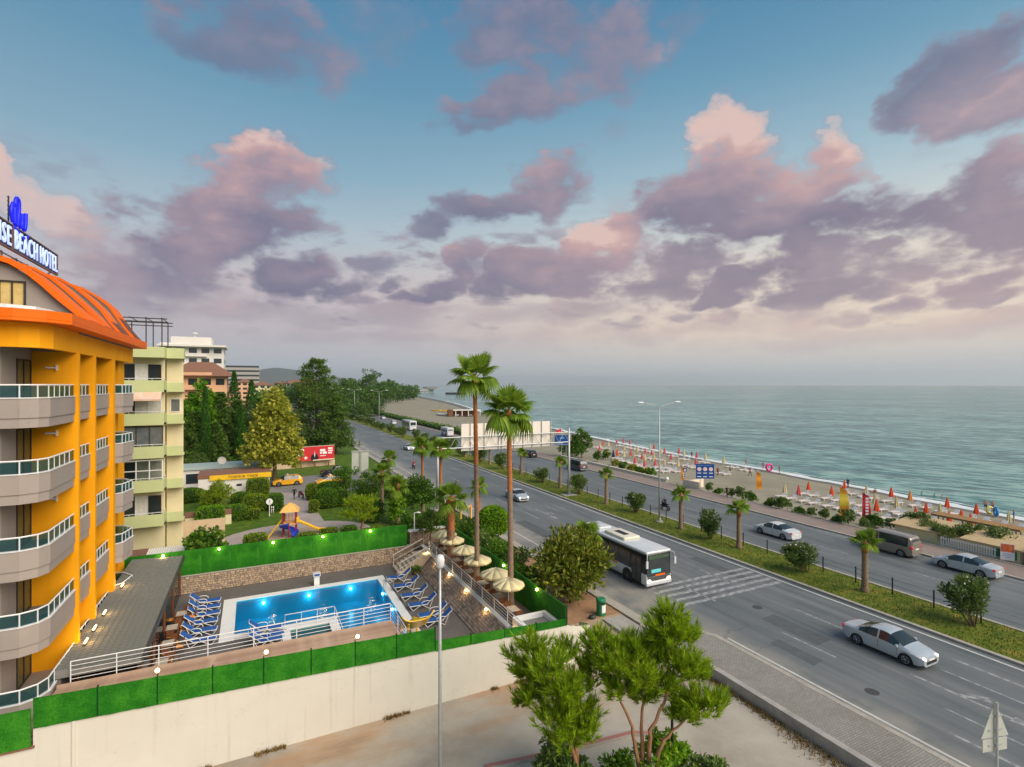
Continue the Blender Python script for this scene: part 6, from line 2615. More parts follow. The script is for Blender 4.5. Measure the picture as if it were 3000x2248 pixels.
CARS = {
 'sedan': dict(L=4.55, W=1.80, belt=[(-2.28, .86), (-1.7, .95), (.3, .93), (1.2, .86), (2.0, .74), (2.28, .62)],
               top=[(-2.28, .88), (-2.1, .98), (-1.45, 1.04), (-.55, 1.40), (.1, 1.45), (.45, 1.42), (1.25, .96), (1.9, .82), (2.2, .70), (2.28, .62)],
               wb=(-1.32, 1.38), ws=(.50, 1.22), rw=(-1.42, -.62), side=(-1.22, 1.0), bp=-.12, r=.325),
 'suv': dict(L=4.4, W=1.84, belt=[(-2.2, .92), (-1.5, 1.02), (.3, 1.0), (1.2, .95), (2.0, .86), (2.2, .70)],
             top=[(-2.2, .95), (-2.12, 1.12), (-1.75, 1.50), (-1.2, 1.60), (.1, 1.62), (.45, 1.57), (1.15, 1.08), (1.8, .96), (2.15, .84), (2.2, .72)],
             wb=(-1.3, 1.35), ws=(.52, 1.1), rw=(-2.08, -1.78), side=(-1.62, .95), bp=-.2, r=.35),
 'van': dict(L=4.9, W=1.90, belt=[(-2.45, 1.06), (1.1, 1.08), (1.6, 1.02), (2.2, .86), (2.45, .68)],
             top=[(-2.45, 1.15), (-2.42, 1.60), (-2.3, 1.86), (-2.0, 1.94), (.6, 1.96), (1.0, 1.90), (1.75, 1.22), (2.1, 1.02), (2.4, .85), (2.45, .70)],
             wb=(-1.55, 1.45), ws=(1.06, 1.7), rw=(-2.42, -2.3), side=(-2.1, 1.45), bp=.42, r=.345),
 'pickup': dict(L=5.2, W=1.86, belt=[(-2.6, .98), (.3, 1.0), (1.4, .98), (2.3, .90), (2.6, .70)],
             top=[(-2.6, 1.02), (-.75, 1.04), (-.62, 1.10), (-.45, 1.70), (.1, 1.76), (.55, 1.72), (1.2, 1.12), (2.1, 1.02), (2.5, .9), (2.6, .74)],
             wb=(-1.6, 1.55), ws=(.62, 1.15), rw=(-.66, -.48), side=(-.4, 1.0), bp=.2, r=.39)}


def car(name, label, cat, loc, rz, kind, pm, group=None, lit=False, taxi=False):
    S = CARS[kind]
    t = thing(name, label, cat, loc, rz, group)
    L, W = S['L'], S['W']
    y0 = -L / 2
    ys = sorted(set([round(y0 + i * .085, 4) for i in range(int(L / .085) + 1)] + [L / 2] + [round(v, 4) for v in (*S['ws'], *S['rw'], *S['side'], S['bp'] - .05, S['bp'] + .05)]))
    rings = []
    hw = W / 2
    for y in ys:
        q = abs(y) / (L / 2)
        w = hw * (1 - .16 * max(0, (q - .72) / .28) ** 2.2)
        belt = sum(lerp_pts(S['belt'], y + q_) for q_ in (-.2, -.1, 0, .1, .2)) / 5
        top = sum(lerp_pts(S['top'], max(-L / 2, min(L / 2, y + q_))) for q_ in (-.15, -.1, -.05, 0, .05, .1, .15)) / 7
        top = max(top, belt + .012)
        sill = .24 + .10 * max(0, (q - .88) / .12)
        for wy in S['wb']:
            ra = S['r'] + .06
            if abs(y - wy) < ra:
                sill = max(sill, S['r'] + math.sqrt(ra * ra - (y - wy) ** 2) - .03)
        cab = min(1, max(0, (top - belt - .06) / .3))
        wt = w * (.86 - (.12 if kind != 'van' else .02) * cab)
        rings.append([(0, .22), (w * .78, .22), (w * .97, sill), (w, (sill + belt) / 2 + .03), (w * .975, belt), (wt, belt + (top - belt) * .93), (wt * .82, top - .004), (wt * .4, top + .018), (0, top + .024)])
    body, glass_w, glass_r, und = MB(), MB(), MB(), MB()
    sides = {}
    for sgn in (1, -1):
        for i in range(len(ys) - 1):
            a, b = rings[i], rings[i + 1]
            ym = (ys[i] + ys[i + 1]) / 2
            for k in range(8):
                vs = [(a[k][0] * sgn, ys[i], a[k][1]), (b[k][0] * sgn, ys[i + 1], b[k][1]), (b[k + 1][0] * sgn, ys[i + 1], b[k + 1][1]), (a[k + 1][0] * sgn, ys[i], a[k + 1][1])]
                f = [(0, 1, 2, 3)] if sgn > 0 else [(3, 2, 1, 0)]
                tgt = body
                if k < 2:
                    tgt = und
                elif k >= 5 and S['ws'][0] < ym < S['ws'][1]:
                    tgt = glass_w
                elif k >= 5 and S['rw'][0] < ym < S['rw'][1]:
                    tgt = glass_r
                elif k == 4 and S['side'][0] < ym < S['side'][1] and not (S['bp'] - .05 < ym < S['bp'] + .05) and lerp_pts(S['top'], ym) - lerp_pts(S['belt'], ym) > .13:
                    tgt = sides.setdefault((sgn, ym > S['bp']), MB())
                tgt.add(vs, f)
    for idx, rev in ((0, True), (len(ys) - 1, False)):
        rg = rings[idx]
        poly = [(x, ys[idx], z) for x, z in rg] + [(-x, ys[idx], z) for x, z in rg[::-1][1:-1]]
        n = len(poly)
        body.add(poly, [tuple(range(n)) if not rev else tuple(range(n))[::-1]])

    def weld(mb, nm, mt, par, sm=35):
        me = mb.mesh(nm, mt)
        bm = bmesh.new()
        bm.from_mesh(me)
        bmesh.ops.remove_doubles(bm, verts=bm.verts, dist=.0005)
        bmesh.ops.recalc_face_normals(bm, faces=bm.faces)
        bm.to_mesh(me)
        bm.free()
        me.polygons.foreach_set('use_smooth', [True] * len(me.polygons))
        me.set_sharp_from_angle(angle=R(sm))
        return link(nm, me, par)
    weld(body, 'body', pm, t)
    weld(und, 'underbody', 'black', t)
    weld(glass_w, 'windscreen', 'pane_dark', t)
    weld(glass_r, 'rear_window', 'pane_dark', t)
    for k, mb in sides.items():
        weld(mb, 'side_window', 'pane_dark', t)
    for wy in S['wb']:
        for sg_ in (1, -1):
            wheel(t, (sg_ * (hw - .12), wy, S['r']), S['r'], .21, sg_)
    zf, zr = lerp_pts(S['belt'], L / 2 - .15), lerp_pts(S['belt'], -L / 2 + .1)
    for sg_ in (1, -1):
        m = MB()
        m.ball((sg_ * hw * .68, L / 2 - .13, zf - .06), .16, 10, 6, 1.15, .95, .55)
        m.build('headlight', 'lamp_head' if lit else 'white_metal', t, True)
        m = MB()
        m.ball((sg_ * hw * .78, -L / 2 + .09, zr - .03), .15, 10, 6, 1.0, .9, .62 if kind != 'van' else 1.3)
        m.build('tail_light', 'lamp_tail', t, True)
        m = MB()
        m.box((sg_ * (hw + .07), S['ws'][1] - .25, lerp_pts(S['belt'], S['ws'][1] - .25) + .08), (.16, .1, .13))
        m.build('mirror', pm, t)
        m = MB()
        for yy in (S['bp'] + .02, S['side'][1] - .05 if kind != 'van' else 1.1):
            m.bx(sg_ * hw * .992 - .006, sg_ * hw * .992 + .006, yy - .008, yy + .008, .42, lerp_pts(S['belt'], yy) - .03)
        m.build('door_gap', 'black', t)
        m = MB()
        for yy in (S['bp'] + .22, S['bp'] - .75):
            m.bx(sg_ * hw * 1.0 - .015, sg_ * hw * 1.0 + .02, yy - .09, yy + .09, .80 if kind == 'sedan' else .92, .84 if kind == 'sedan' else .96)
        m.build('door_handle', pm, t)
    m = MB()
    m.bx(-.5, .5, L / 2 - .03, L / 2 + .015, .34, .50)
    m.build('grille', 'black', t)
    m = MB()
    m.bx(-.26, .26, -L / 2 - .02, -L / 2 + .01, zr - .28, zr - .16)
    m.bx(-.26, .26, L / 2, L / 2 + .022, .52, .60)
    m.build('number_plate', 'sign_white', t)
    m = MB()
    m.bx(-hw * .8, hw * .8, -L / 2 - .03, -L / 2 + .05, .33, .45)
    m.build('rear_bumper', pm if kind != 'van' else 'steel', t)
    if taxi:
        m = MB()
        m.bx(-.32, .32, -.1, .1, lerp_pts(S['top'], 0) + .03, lerp_pts(S['top'], 0) + .2)
        m.build('roof_sign', 'sign_white', t)
    if kind == 'van':
        for sg_ in (1, -1):
            m = MB()
            m.tube([(sg_ * .72, -2.0, 1.98), (sg_ * .72, -1.9, 2.03), (sg_ * .72, .5, 2.05), (sg_ * .72, .6, 1.98)], .02, 5)
            m.build('roof_rail', 'steel', t)
    if kind == 'pickup':
        m = MB()
        m.bx(-.75, .75, -2.5, -.8, 1.065, 1.08)
        m.build('load_bed', 'black', t)
    return t


car('parked_sedan', 'silver sedan parked at the promenade kerb near right edge', 'car', (55.0, 23.6, 0), 0, 'sedan', 'paint_silver')
car('passenger_van', 'bronze passenger van parked in front of the silver sedan', 'van', (55.0, 29.8, 0), 0, 'van', 'paint_bronze')
car('moving_sedan', 'silver car with lit headlights passing at lower right', 'car', (34.3, 18.6, 0), R(180), 'sedan', 'paint_silver', lit=True)
car('moving_sedan', 'pale car driving away on coast road beside a median oleander', 'car', (49.9, 38.0, 0), 0, 'sedan', 'paint_white')
car('moving_sedan', 'silver blue car between the tall palm trunks on the road', 'car', (33.2, 66.2, 0), R(180), 'sedan', 'paint_silver', lit=True)
car('moving_sedan', 'white car with lit headlights farthest up the road', 'car', (34.6, 128.5, 0), R(180), 'sedan', 'paint_white', lit=True)
car('passenger_van', 'dark grey van parked beside dark seaside tree', 'van', (54.9, 84.2, 0), 0, 'van', 'paint_grey')
car('parked_car', 'small dark car parked behind the sign gantry base', 'car', (55.3, 104, 0), 0, 'suv', 'paint_dark')
car('taxi', 'yellow taxi standing beside the kiosk and plane tree', 'taxi', (5.0, 91.6, .02), R(92), 'suv', 'paint_taxi', 'taxis at the kiosk', taxi=True)
car('taxi', 'yellow taxi half hidden behind the clipped hedge', 'taxi', (11.2, 89.2, .02), R(100), 'sedan', 'paint_taxi', 'taxis at the kiosk', taxi=True)
car('pickup_truck', 'dark pickup parked below the red billboard', 'pickup', (13.3, 97.5, .02), R(-78), 'pickup', 'paint_dark')


def rbox(mb, x0, x1, y0, y1, z0, z1, r, seg=3):
    bm = bmesh.new()
    bmesh.ops.create_cube(bm, size=1)
    for v in bm.verts:
        v.co = Vector(((x0 + x1) / 2 + v.co.x * (x1 - x0), (y0 + y1) / 2 + v.co.y * (y1 - y0), (z0 + z1) / 2 + v.co.z * (z1 - z0)))
    bmesh.ops.bevel(bm, geom=bm.edges[:], offset=r, segments=seg, affect='EDGES', profile=.5)
    bm.verts.index_update()
    mb.add([v.co[:] for v in bm.verts], [[v.index for v in f.verts] for f in bm.faces])
    bm.free()


def bus(name, label, loc, rz, L, W, H, style, group=None):
    """style city: dark window band, white roof with pod, two doors on its right; style coach: pale body"""
    t = thing(name, label, 'bus', loc, rz, group)
    hw, hl = W / 2, L / 2
    city = style == 'city'
    m = MB()
    rbox(m, -hw, hw, -hl, hl, .32, 1.2, .08)
    m.build('lower_body', 'paint_white', t, 40)
    m = MB()
    rbox(m, -hw + .015, hw - .015, -hl + .02, hl - .03, 1.15, H - .22, .07)
    m.build('upper_body', 'paint_dark' if city else 'paint_white', t, 40)
    m = MB()
    rbox(m, -hw + .01, hw - .01, -hl + .01, hl + .02, H - .24, H, .1)
    m.build('roof', 'paint_white', t, 40)
    if city:
        m = MB()
        rbox(m, -.85, .85, -1.2, 1.6, H - .02, H + .24, .09)
        p = m.build('roof_pod', M('pod_cream', (.72, .68, .55), (.68, .64, .52), 2, .5), t, 40)
        m = MB()
        m.bx(-.3, .3, -.6, .9, H + .238, H + .25)
        m.build('vent', 'black', p)
        m = MB()
        rbox(m, -.7, .7, -3.9, -2.2, H - .02, H + .16, .07)
        m.build('roof_hatch', 'paint_white', t, 40)
    # side windows
    n = 6 if city else 5
    zb_, zt2 = (1.28, H - .5)
    for sg_ in (1, -1):
        ya, yb = -hl + .5, hl - .55
        for k in range(n):
            y0_, y1_ = ya + (yb - ya) * k / n + .05, ya + (yb - ya) * (k + 1) / n - .05
            if city and sg_ > 0 and k in (n - 1, 2):
                continue
            m = MB()
            m.bx(sg_ * (hw - .012) - .008, sg_ * (hw - .012) + .008, y0_, y1_, zb_, zt2)
            m.build('side_window', 'pane_dark' if city else 'pane_grey', t)
        if city and sg_ > 0:
            for k in (n - 1, 2):
                y0_, y1_ = ya + (yb - ya) * k / n + .04, ya + (yb - ya) * (k + 1) / n - .04
                if k == n - 1:
                    y0_ += .15
                m = MB()
                m.bx(hw - .012, hw + .012, y0_, y1_, .36, zt2)
                d = m.build('door', 'frame_dark', t)
                for q in range(2):
                    m = MB()
                    w2 = (y1_ - y0_) / 2
                    m.bx(hw + .012, hw + .02, y0_ + q * w2 + .06, y0_ + (q + 1) * w2 - .06, .46, zt2 - .1)
                    m.build('pane', 'pane_dark', d)
    m = MB()
    zl_ = .98 if city else 1.22
    m.add([(-hw * .96, hl + .006, zl_), (hw * .96, hl + .006, zl_), (hw * .90, hl - .06 + .05, H - .32), (-hw * .90, hl - .06 + .05, H - .32), (-hw * .96, hl - .2, zl_), (hw * .96, hl - .2, zl_), (hw * .9, hl - .2, H - .32), (-hw * .9, hl - .2, H - .32)], [(1, 0, 3, 2), (2, 3, 7, 6), (0, 4, 7, 3), (5, 1, 2, 6)])
    ws = m.build('windscreen', 'pane_dark', t)
    if city:
        m = MB()
        m.bx(-hw * .8, hw * .8, hl - .005, hl + .012, H - .62, H - .36)
        m.build('destination_display', M('display', (.05, .09, .05), (.07, .12, .06), 4, .3), t)
        m = MB()
        m.bx(-.2, .75, hl + .0, hl + .014, 1.26, 1.52)
        m.build('teal_notice', M('teal', (.10, .62, .66), (.2, .7, .72), 9, .5), t)
        m = MB()
        m.bx(-.62, .35, hl - .02, hl + .016, .98, 1.12)
        m.build('orange_badge', 'orange_edge', t)
        for sg_ in (1, -1):
            m = MB()
            m.bx(sg_ * hw - .008 * sg_, sg_ * hw + .012 * sg_, -1.2, 1.2, 1.02, 1.16) if sg_ > 0 else m.bx(-hw - .012, -hw + .008, -1.2, 1.2, 1.02, 1.16)
            m.build('orange_stripe', 'orange_edge', t)
        m = MB()
        m.bx(-hw * .9, hw * .9, hl - .02, hl + .014, .64, .97)
        m.build('front_panel', 'paint_grey', t)
    m = MB()
    rbox(m, -hw - .01, hw + .01, hl - .15, hl + .07, .28, .60, .06)
    m.build('bumper', 'paint_white', t, 40)
    for sg_ in (1, -1):
        m = MB()
        m.ball((sg_ * hw * .78, hl + .03, .68), .13, 10, 6, 1.3, .5, .8)
        m.build('headlight', 'lamp_head', t, True)
        m = MB()
        m.bx(sg_ * hw * .9 - .08, sg_ * hw * .9 + .08, -hl - .02, -hl + .02, .7, 1.1)
        m.build('tail_light', 'lamp_tail', t)
        m = MB()
        m.tube([(sg_ * hw * .9, hl - .05, H - .15), (sg_ * (hw + .12), hl + .25, H - .25), (sg_ * (hw + .16), hl + .28, H - .6)], .03, 5)
        m.bx(sg_ * (hw + .16) - .09, sg_ * (hw + .16) + .09, hl + .22, hl + .32, H - 1.15, H - .6)
        m.build('mirror', 'paint_white' if city else 'black', t)
        for wy in (-hl * .55, hl * .52):
            wheel(t, (sg_ * (hw - .16), wy, .46), .46, .30, sg_)
            m = MB()
            m.lathe([(.50, -.02), (.62, -.02), (.62, .02), (.50, .02)], 20)
            m.build('wheel_arch', 'black', t, loc=(sg_ * (hw + .002), wy, .46), rot=(0, R(90), 0))
    m = MB()
    m.bx(-hw * .75, hw * .75, -hl - .012, -hl + .03, 1.5 if city else 1.9, H - .45)
    m.build('rear_window', 'pane_dark', t)
    return t


bus('city_bus', 'white and black city bus pulled up at the stop lane', (28.75, 37.2, 0), R(180), 9.7, 2.5, 2.95, 'city')
bus('coach', 'white coach driving away far along the coast road', (50.2, 186, 0), 0, 11, 2.5, 3.4, 'coach')
bus('minibus', 'white minibus parked beside the far hedge', (54.8, 158, 0), 0, 6.5, 2.1, 2.7, 'coach')
car('parked_car', 'pale car following ahead of the distant coach', 'car', (51.5, 215, 0), 0, 'suv', 'paint_white')
car('parked_car', 'white car parked far along the hedge', 'car', (55, 250, 0), 0, 'sedan', 'paint_white')


def motorbike(label, loc, rz, pm):
    t = thing('motorcycle', label, 'motorcycle', loc, rz, 'motorcycles')
    for y in (-.62, .62):
        m = MB()
        m.torus((0, y, .31), .25, .06, 18, 6, 'x')
        w = m.build('wheel', 'rubber', t, True)
        m = MB()
        m.tube([(-.03, y, .31), (.03, y, .31)], .17, 12)
        m.build('rim', 'steel', w)
    m = MB()
    m.tube([(0, -.62, .31), (0, -.2, .45), (0, .25, .5), (0, .45, .75)], .05, 6)
    m.tube([(0, .62, .31), (0, .42, .95)], .035, 6)
    m.build('frame', 'dark_metal', t, True)
    m = MB()
    rbox(m, -.14, .14, -.35, .3, .38, .72, .07)
    rbox(m, -.17, .17, .30, .42, .42, 1.0, .05)
    m.build('fairing', pm, t, 40)
    m = MB()
    rbox(m, -.13, .13, -.62, .12, .72, .84, .05)
    m.build('seat', 'black', t, 40)
    m = MB()
    m.tube([(-.33, .3, 1.02), (-.1, .42, .98), (.1, .42, .98), (.33, .3, 1.02)], .02, 6)
    m.build('handlebar', 'black', t, True)
    m = MB()
    m.ball((0, .52, .86), .09, 8, 6)
    m.build('headlight', 'white_metal', t, True)
    return t


motorbike('red scooter parked by the park path', (*(6.16,80.43), .01), R(200), 'paint_red')
motorbike('dark motorcycle on the coast road behind the tall lamp', (47.4, 52.2, 0), 0, 'paint_dark')
motorbike('small motorcycle coming along the road left of the gantry', (27.6, 99, 0), R(180), 'paint_red')


# ---------------------------------------------------------------- people
M('hair_dark', (.02, .014, .010), (.03, .02, .014), 8, .7)
for nm_, c_ in (('cloth_black', (.015, .013, .016)), ('cloth_maroon', (.16, .015, .04)), ('cloth_blue', (.02, .10, .32)), ('cloth_navy', (.012, .02, .07)), ('cloth_red', (.45, .03, .04)), ('cloth_white', (.70, .68, .66)), ('cloth_tan', (.42, .30, .18)), ('cloth_teal', (.04, .25, .27)), ('cloth_pink', (.65, .16, .25))):
    M(nm_, c_, tuple(v * .8 for v in c_), 6, .85)
POSES = {
 # joints: pelvis chest neck head | R shoulder elbow hand | L | R hip knee ankle toe | L
 'stand': dict(p=(0, 0, .93), c=(0, .01, 1.36), n=(0, .01, 1.49), h=(0, .03, 1.64), ra=[(.19, 0, 1.40), (.25, -.02, 1.13), (.24, .06, .88)], la=[(-.19, 0, 1.40), (-.25, -.02, 1.13), (-.24, .06, .88)],
               rl=[(.10, 0, .90), (.11, .02, .50), (.11, -.02, .08), (.12, .13, .04)], ll=[(-.10, 0, .90), (-.11, .02, .50), (-.11, -.02, .08), (-.12, .13, .04)]),
 'walk': dict(p=(0, 0, .92), c=(0, .05, 1.35), n=(0, .06, 1.48), h=(0, .09, 1.63), ra=[(.19, .04, 1.39), (.24, -.16, 1.15), (.22, -.20, .92)], la=[(-.19, .04, 1.39), (-.24, .16, 1.16), (-.2, .34, 1.0)],
              rl=[(.10, 0, .90), (.10, .24, .53), (.10, .26, .10), (.10, .42, .07)], ll=[(-.10, 0, .90), (-.10, -.05, .50), (-.10, -.36, .16), (-.10, -.28, .04)]),
 'sit': dict(p=(0, 0, .14), c=(0, -.12, .55), n=(0, -.12, .68), h=(0, -.09, .83), ra=[(.19, -.12, .60), (.26, -.24, .36), (.24, -.32, .08)], la=[(-.19, -.12, .60), (-.25, .08, .40), (-.15, .32, .44)],
             rl=[(.10, .04, .14), (.13, .45, .44), (.12, .78, .08), (.12, .92, .06)], ll=[(-.10, .04, .14), (-.13, .42, .46), (-.12, .74, .08), (-.12, .88, .06)]),
 'ride': dict(p=(0, -.15, .90), c=(0, .02, 1.30), n=(0, .05, 1.42), h=(0, .09, 1.57), ra=[(.19, .02, 1.34), (.30, .12, 1.10), (.30, .32, 1.05)], la=[(-.19, .02, 1.34), (-.30, .12, 1.10), (-.30, .32, 1.05)],
              rl=[(.12, -.1, .86), (.22, .22, .72), (.2, .05, .33), (.2, .2, .30)], ll=[(-.12, -.1, .86), (-.22, .22, .72), (-.2, .05, .33), (-.2, .2, .30)])}


def person(label, loc, rz, pose, top, bottom, legs='skin', arms='skin', hair='hair_dark', group=None, s=1.0):
    P = POSES[pose]
    V, E, Rr, C = [], [], [], []

    def chain(pts, rads, cats, root=None):
        prev = root
        for p, r, c in zip(pts, rads, cats):
            V.append(Vector(p))
            Rr.append(r)
            C.append(c)
            i = len(V) - 1
            if prev is not None:
                E.append((prev, i))
            prev = i
        return prev
    mid = tuple((a + b) / 2 for a, b in zip(P['p'], P['c']))
    chain([P['p'], mid, P['c'], P['n'], tuple(Vector(P['n']).lerp(Vector(P['h']), .55)), P['h'], tuple(Vector(P['h']) + Vector((0, -.005, .09)))], [.135, .125, .15, .055, .075, .098, .07], ['bottom', 'top', 'top', 'skin', 'skin', 'skin', 'hair'])
    for k in ('ra', 'la'):
        h = Vector(P[k][2])
        d = (h - Vector(P[k][1])).normalized()
        chain(P[k] + [tuple(h + d * .09)], [.062, .045, .032, .024], ['top', 'arms', 'skin', 'skin'], 2)
    for k in ('rl', 'll'):
        chain(P[k], [.088, .058, .04, .034], ['bottom', 'legs', 'legs', 'skin'], 0)
    me = bpy.data.meshes.new('person')
    me.from_pydata([tuple(v) for v in V], E, [])
    o = bpy.data.objects.new('person', me)
    COL.objects.link(o)
    o.modifiers.new('skin', 'SKIN')
    sv = me.skin_vertices[0].data
    for i, r in enumerate(Rr):
        sv[i].radius = (r, r * (.72 if C[i] in ('top', 'bottom') and i < 3 else 1))
    sv[0].use_root = True
    o.modifiers.new('sub', 'SUBSURF').levels = 1
    o.modifiers['sub'].render_levels = 1
    dg = bpy.context.evaluated_depsgraph_get()
    me2 = bpy.data.meshes.new_from_object(o.evaluated_get(dg))
    bpy.data.objects.remove(o)
    cats = {'skin': 'skin', 'top': top, 'bottom': bottom, 'legs': legs, 'arms': arms, 'hair': hair}
    names = list(dict.fromkeys(cats.values()))
    me2.materials.clear()
    for nme in names:
        me2.materials.append(MATS[nme])
    for f in me2.polygons:
        c = f.center
        j = min(range(len(V)), key=lambda i: (V[i] - c).length - Rr[i] * .5)
        cat = C[j]
        if C[j] == 'skin' and V[j] == Vector(P['h']) and (c.y < P['h'][1] - .03 or c.z > P['h'][2] + .05):
            cat = 'hair'
        f.material_index = names.index(cats[cat])
        f.use_smooth = True
    b = link('person', me2, None, loc, (0, 0, rz))
    b.scale = (s, s, s)
    return tag(b, label, 'person', group)


def bpos(p):
    return (p[0], p[1], beach_z(*p))


PG = 'people on the beach'
person('person in dark clothes walking along the promenade', (*(59.80,53.45), .12), R(170), 'walk', 'cloth_black', 'cloth_black', 'cloth_black')
person('person in long black clothes standing at the waterline', bpos((92.42,56.57)), R(-90), 'stand', 'cloth_black', 'cloth_black', 'cloth_black', 'cloth_black', group=PG)
person('person sitting on the sand near the waterline', bpos((91.59,51.65)), R(-60), 'sit', 'skin', 'cloth_red', group=PG)
person('left of two bathers walking with swim rings', bpos((93.70,37.94)), R(120), 'walk', 'skin', 'cloth_navy', group=PG)
person('right of two bathers walking with swim rings', bpos((94.14,37.33)), R(110), 'walk', 'skin', 'cloth_blue', group=PG)
person('person in blue shirt at far right of beach', bpos((87.31,32.45)), R(20), 'stand', 'cloth_blue', 'cloth_tan', group=PG)
person('person in maroon dress beside the blue notice sign', bpos((78.09,71.86)), R(160), 'walk', 'cloth_maroon', 'cloth_maroon', 'cloth_maroon', group=PG)
person('person in white top standing between left sunbeds', bpos((83.15,73.46)), R(80), 'stand', 'cloth_white', 'cloth_black', group=PG)
person('person in red walking past sunbeds toward the pink ring', bpos((84.91,70.40)), R(-100), 'walk', 'cloth_red', 'cloth_black', 'cloth_black', group=PG)
person('bather standing right of the pink ring', bpos((96.34,72.76)), R(-120), 'stand', 'skin', 'cloth_tan', group=PG)
person('bather entering the water above the red walker', bpos((98.95,83.10)), R(-90), 'walk', 'skin', 'cloth_red', group=PG)
person('bather holding the large pink ring', bpos((97.53,77.52)), R(-60), 'stand', 'cloth_pink', 'cloth_pink', group=PG)
person('small figure standing at the shore behind road sign', bpos((104.67,153.98)), R(-60), 'stand', 'cloth_black', 'cloth_black', 'cloth_black', group=PG)
person('person in dark red by the leftmost shore parasols', bpos((96.11,96.52)), R(-60), 'stand', 'cloth_maroon', 'cloth_maroon', group=PG)
for i, (x, y) in enumerate(((109.47,134.60), (98.93,48.49), (99.44,46.92), (99.81,46.04), (111.37,143.95))):
    person(('swimmer offshore left of the tall lamp', 'leftmost of three swimmers off the right beach', 'middle of three swimmers off the right beach', 'rightmost of three swimmers off the right beach', 'swimmer in pink close to the left shore')[i], (x, y, -3.35), i, 'stand', 'skin' if i < 4 else 'cloth_pink', 'cloth_navy', group='swimmers')
for i, (x, y) in enumerate(((125.06,282.83), (123.39,273.01), (121.44,263.77), (121.26,259.38), (118.47,248.85), (116.76,240.89), (123.92,320.79), (125.49,298.73), (148.56,421.84), (155.60,471.00))):
    person('tiny far figure on the distant shore, %s from the right' % ordn((4, 3, 2, 1, 0, 5, 7, 6, 8, 9)[i]), bpos((x, y)), i, ('stand', 'walk')[i % 2], ('cloth_red', 'cloth_black', 'skin')[i % 3], 'cloth_navy', group='far figures on the distant shore')
person('person in dark clothes walking on the park path', (*(5.23,79.63), .01), R(20), 'walk', 'cloth_black', 'cloth_black', 'cloth_black', 'cloth_black')
person('rider on the dark motorcycle on coast road', (47.4, 52.2, 0), 0, 'ride', 'cloth_black', 'cloth_navy', 'cloth_navy', 'cloth_black')
person('rider in red on the small motorcycle by gantry', (27.6, 99, 0), R(180), 'ride', 'cloth_red', 'cloth_navy', 'cloth_navy', 'cloth_red')
person('person swimming near the front edge of the pool', (6.9, 33.4, -1.25), R(150), 'stand', 'skin', 'cloth_navy')


def ring(label, loc, mt, r, up=True, rz=0.):
    t = thing('swim_ring', label, 'swim ring', loc, rz)
    m = MB()
    m.torus((0, 0, 0), r, r * .34, 24, 10, 'y' if up else 'z')
    m.build('ring_tube', mt, t, True)
    m = MB()
    m.lathe([(.02, 0), (.035, .0), (.03, .05)], 6, (0, -r * .34, r * .2))
    m.build('valve', 'white', t)
    return t


M('ring_pink', (.80, .03, .25), (.72, .03, .22), 2, .35)
M('ring_yellow', (.85, .68, .12), (.78, .60, .10), 2, .35)
M('ring_blue', (.03, .26, .62), (.025, .22, .55), 2, .35)
x, y, z = bpos((95.32,74.35))
ring('large pink swim ring standing upright at the shore', (x, y, z + .95), 'ring_pink', .62, rz=R(-20))
x, y, z = bpos((90.38,36.52))
ring('yellow swim ring carried by left walking bather', (x, y - .4, z + .75), 'ring_yellow', .42, rz=R(-30))
x, y, z = bpos((89.96,35.72))
ring('blue swim ring carried by right walking bather', (x, y - .4, z + .75), 'ring_blue', .5, rz=R(40))


# ---------------------------------------------------------------- pool and terrace furniture
def make_lounger():
    t = thing('sun_lounger', 'x', 'lounger', (0, 0, 0), 0, 'blue sun loungers by the pool')
    for s_ in (-.30, .30):
        m = MB()
        m.tube([(.95, s_, .34), (-.25, s_, .34), (-.95, s_, .95)], .026, 6)
        m.build('side_rail', 'plastic_white', t)
        m = MB()
        m.tube([(.72, s_, .02), (.95, s_, .34)], .024, 5)
        m.tube([(.72, s_, .02), (.15, s_, .34)], .024, 5)
        m.build('leg', 'plastic_white', t)
        m = MB()
        m.tube([(-.45, s_, .02), (.05, s_, .34)], .024, 5)
        m.tube([(-.45, s_, .02), (-.72, s_, .74)], .024, 5)
        m.build('leg', 'plastic_white', t)
        m = MB()
        m.tube([(.12, s_ * 1.1, .34), (.10, s_ * 1.1, .52), (-.02, s_ * 1.1, .60), (-.28, s_ * 1.1, .62), (-.5, s_ * 1.1, .58)], .028, 6)
        m.build('armrest', 'plastic_white', t, True)
    m = MB()
    for x, z in ((.95, .34), (-.95, .95), (.0, .33)):
        m.tube([(x, -.3, z), (x, .3, z)], .026, 6)
    m.build('cross_rail', 'plastic_white', t)
    m = MB()
    rbox(m, -.26, .93, -.275, .275, .352, .40, .02, 2)
    m.build('seat_fabric', 'blue_fabric', t, 40)
    m = MB()
    a = math.atan2(.61, .70)
    Mx = Matrix.Translation((-.60, 0, .665)) @ Matrix.Rotation(a, 4, 'Y')
    m.box((0, 0, 0), (.90, .55, .045), M4=Mx)
    m.build('back_fabric', 'blue_fabric', t)
    return t


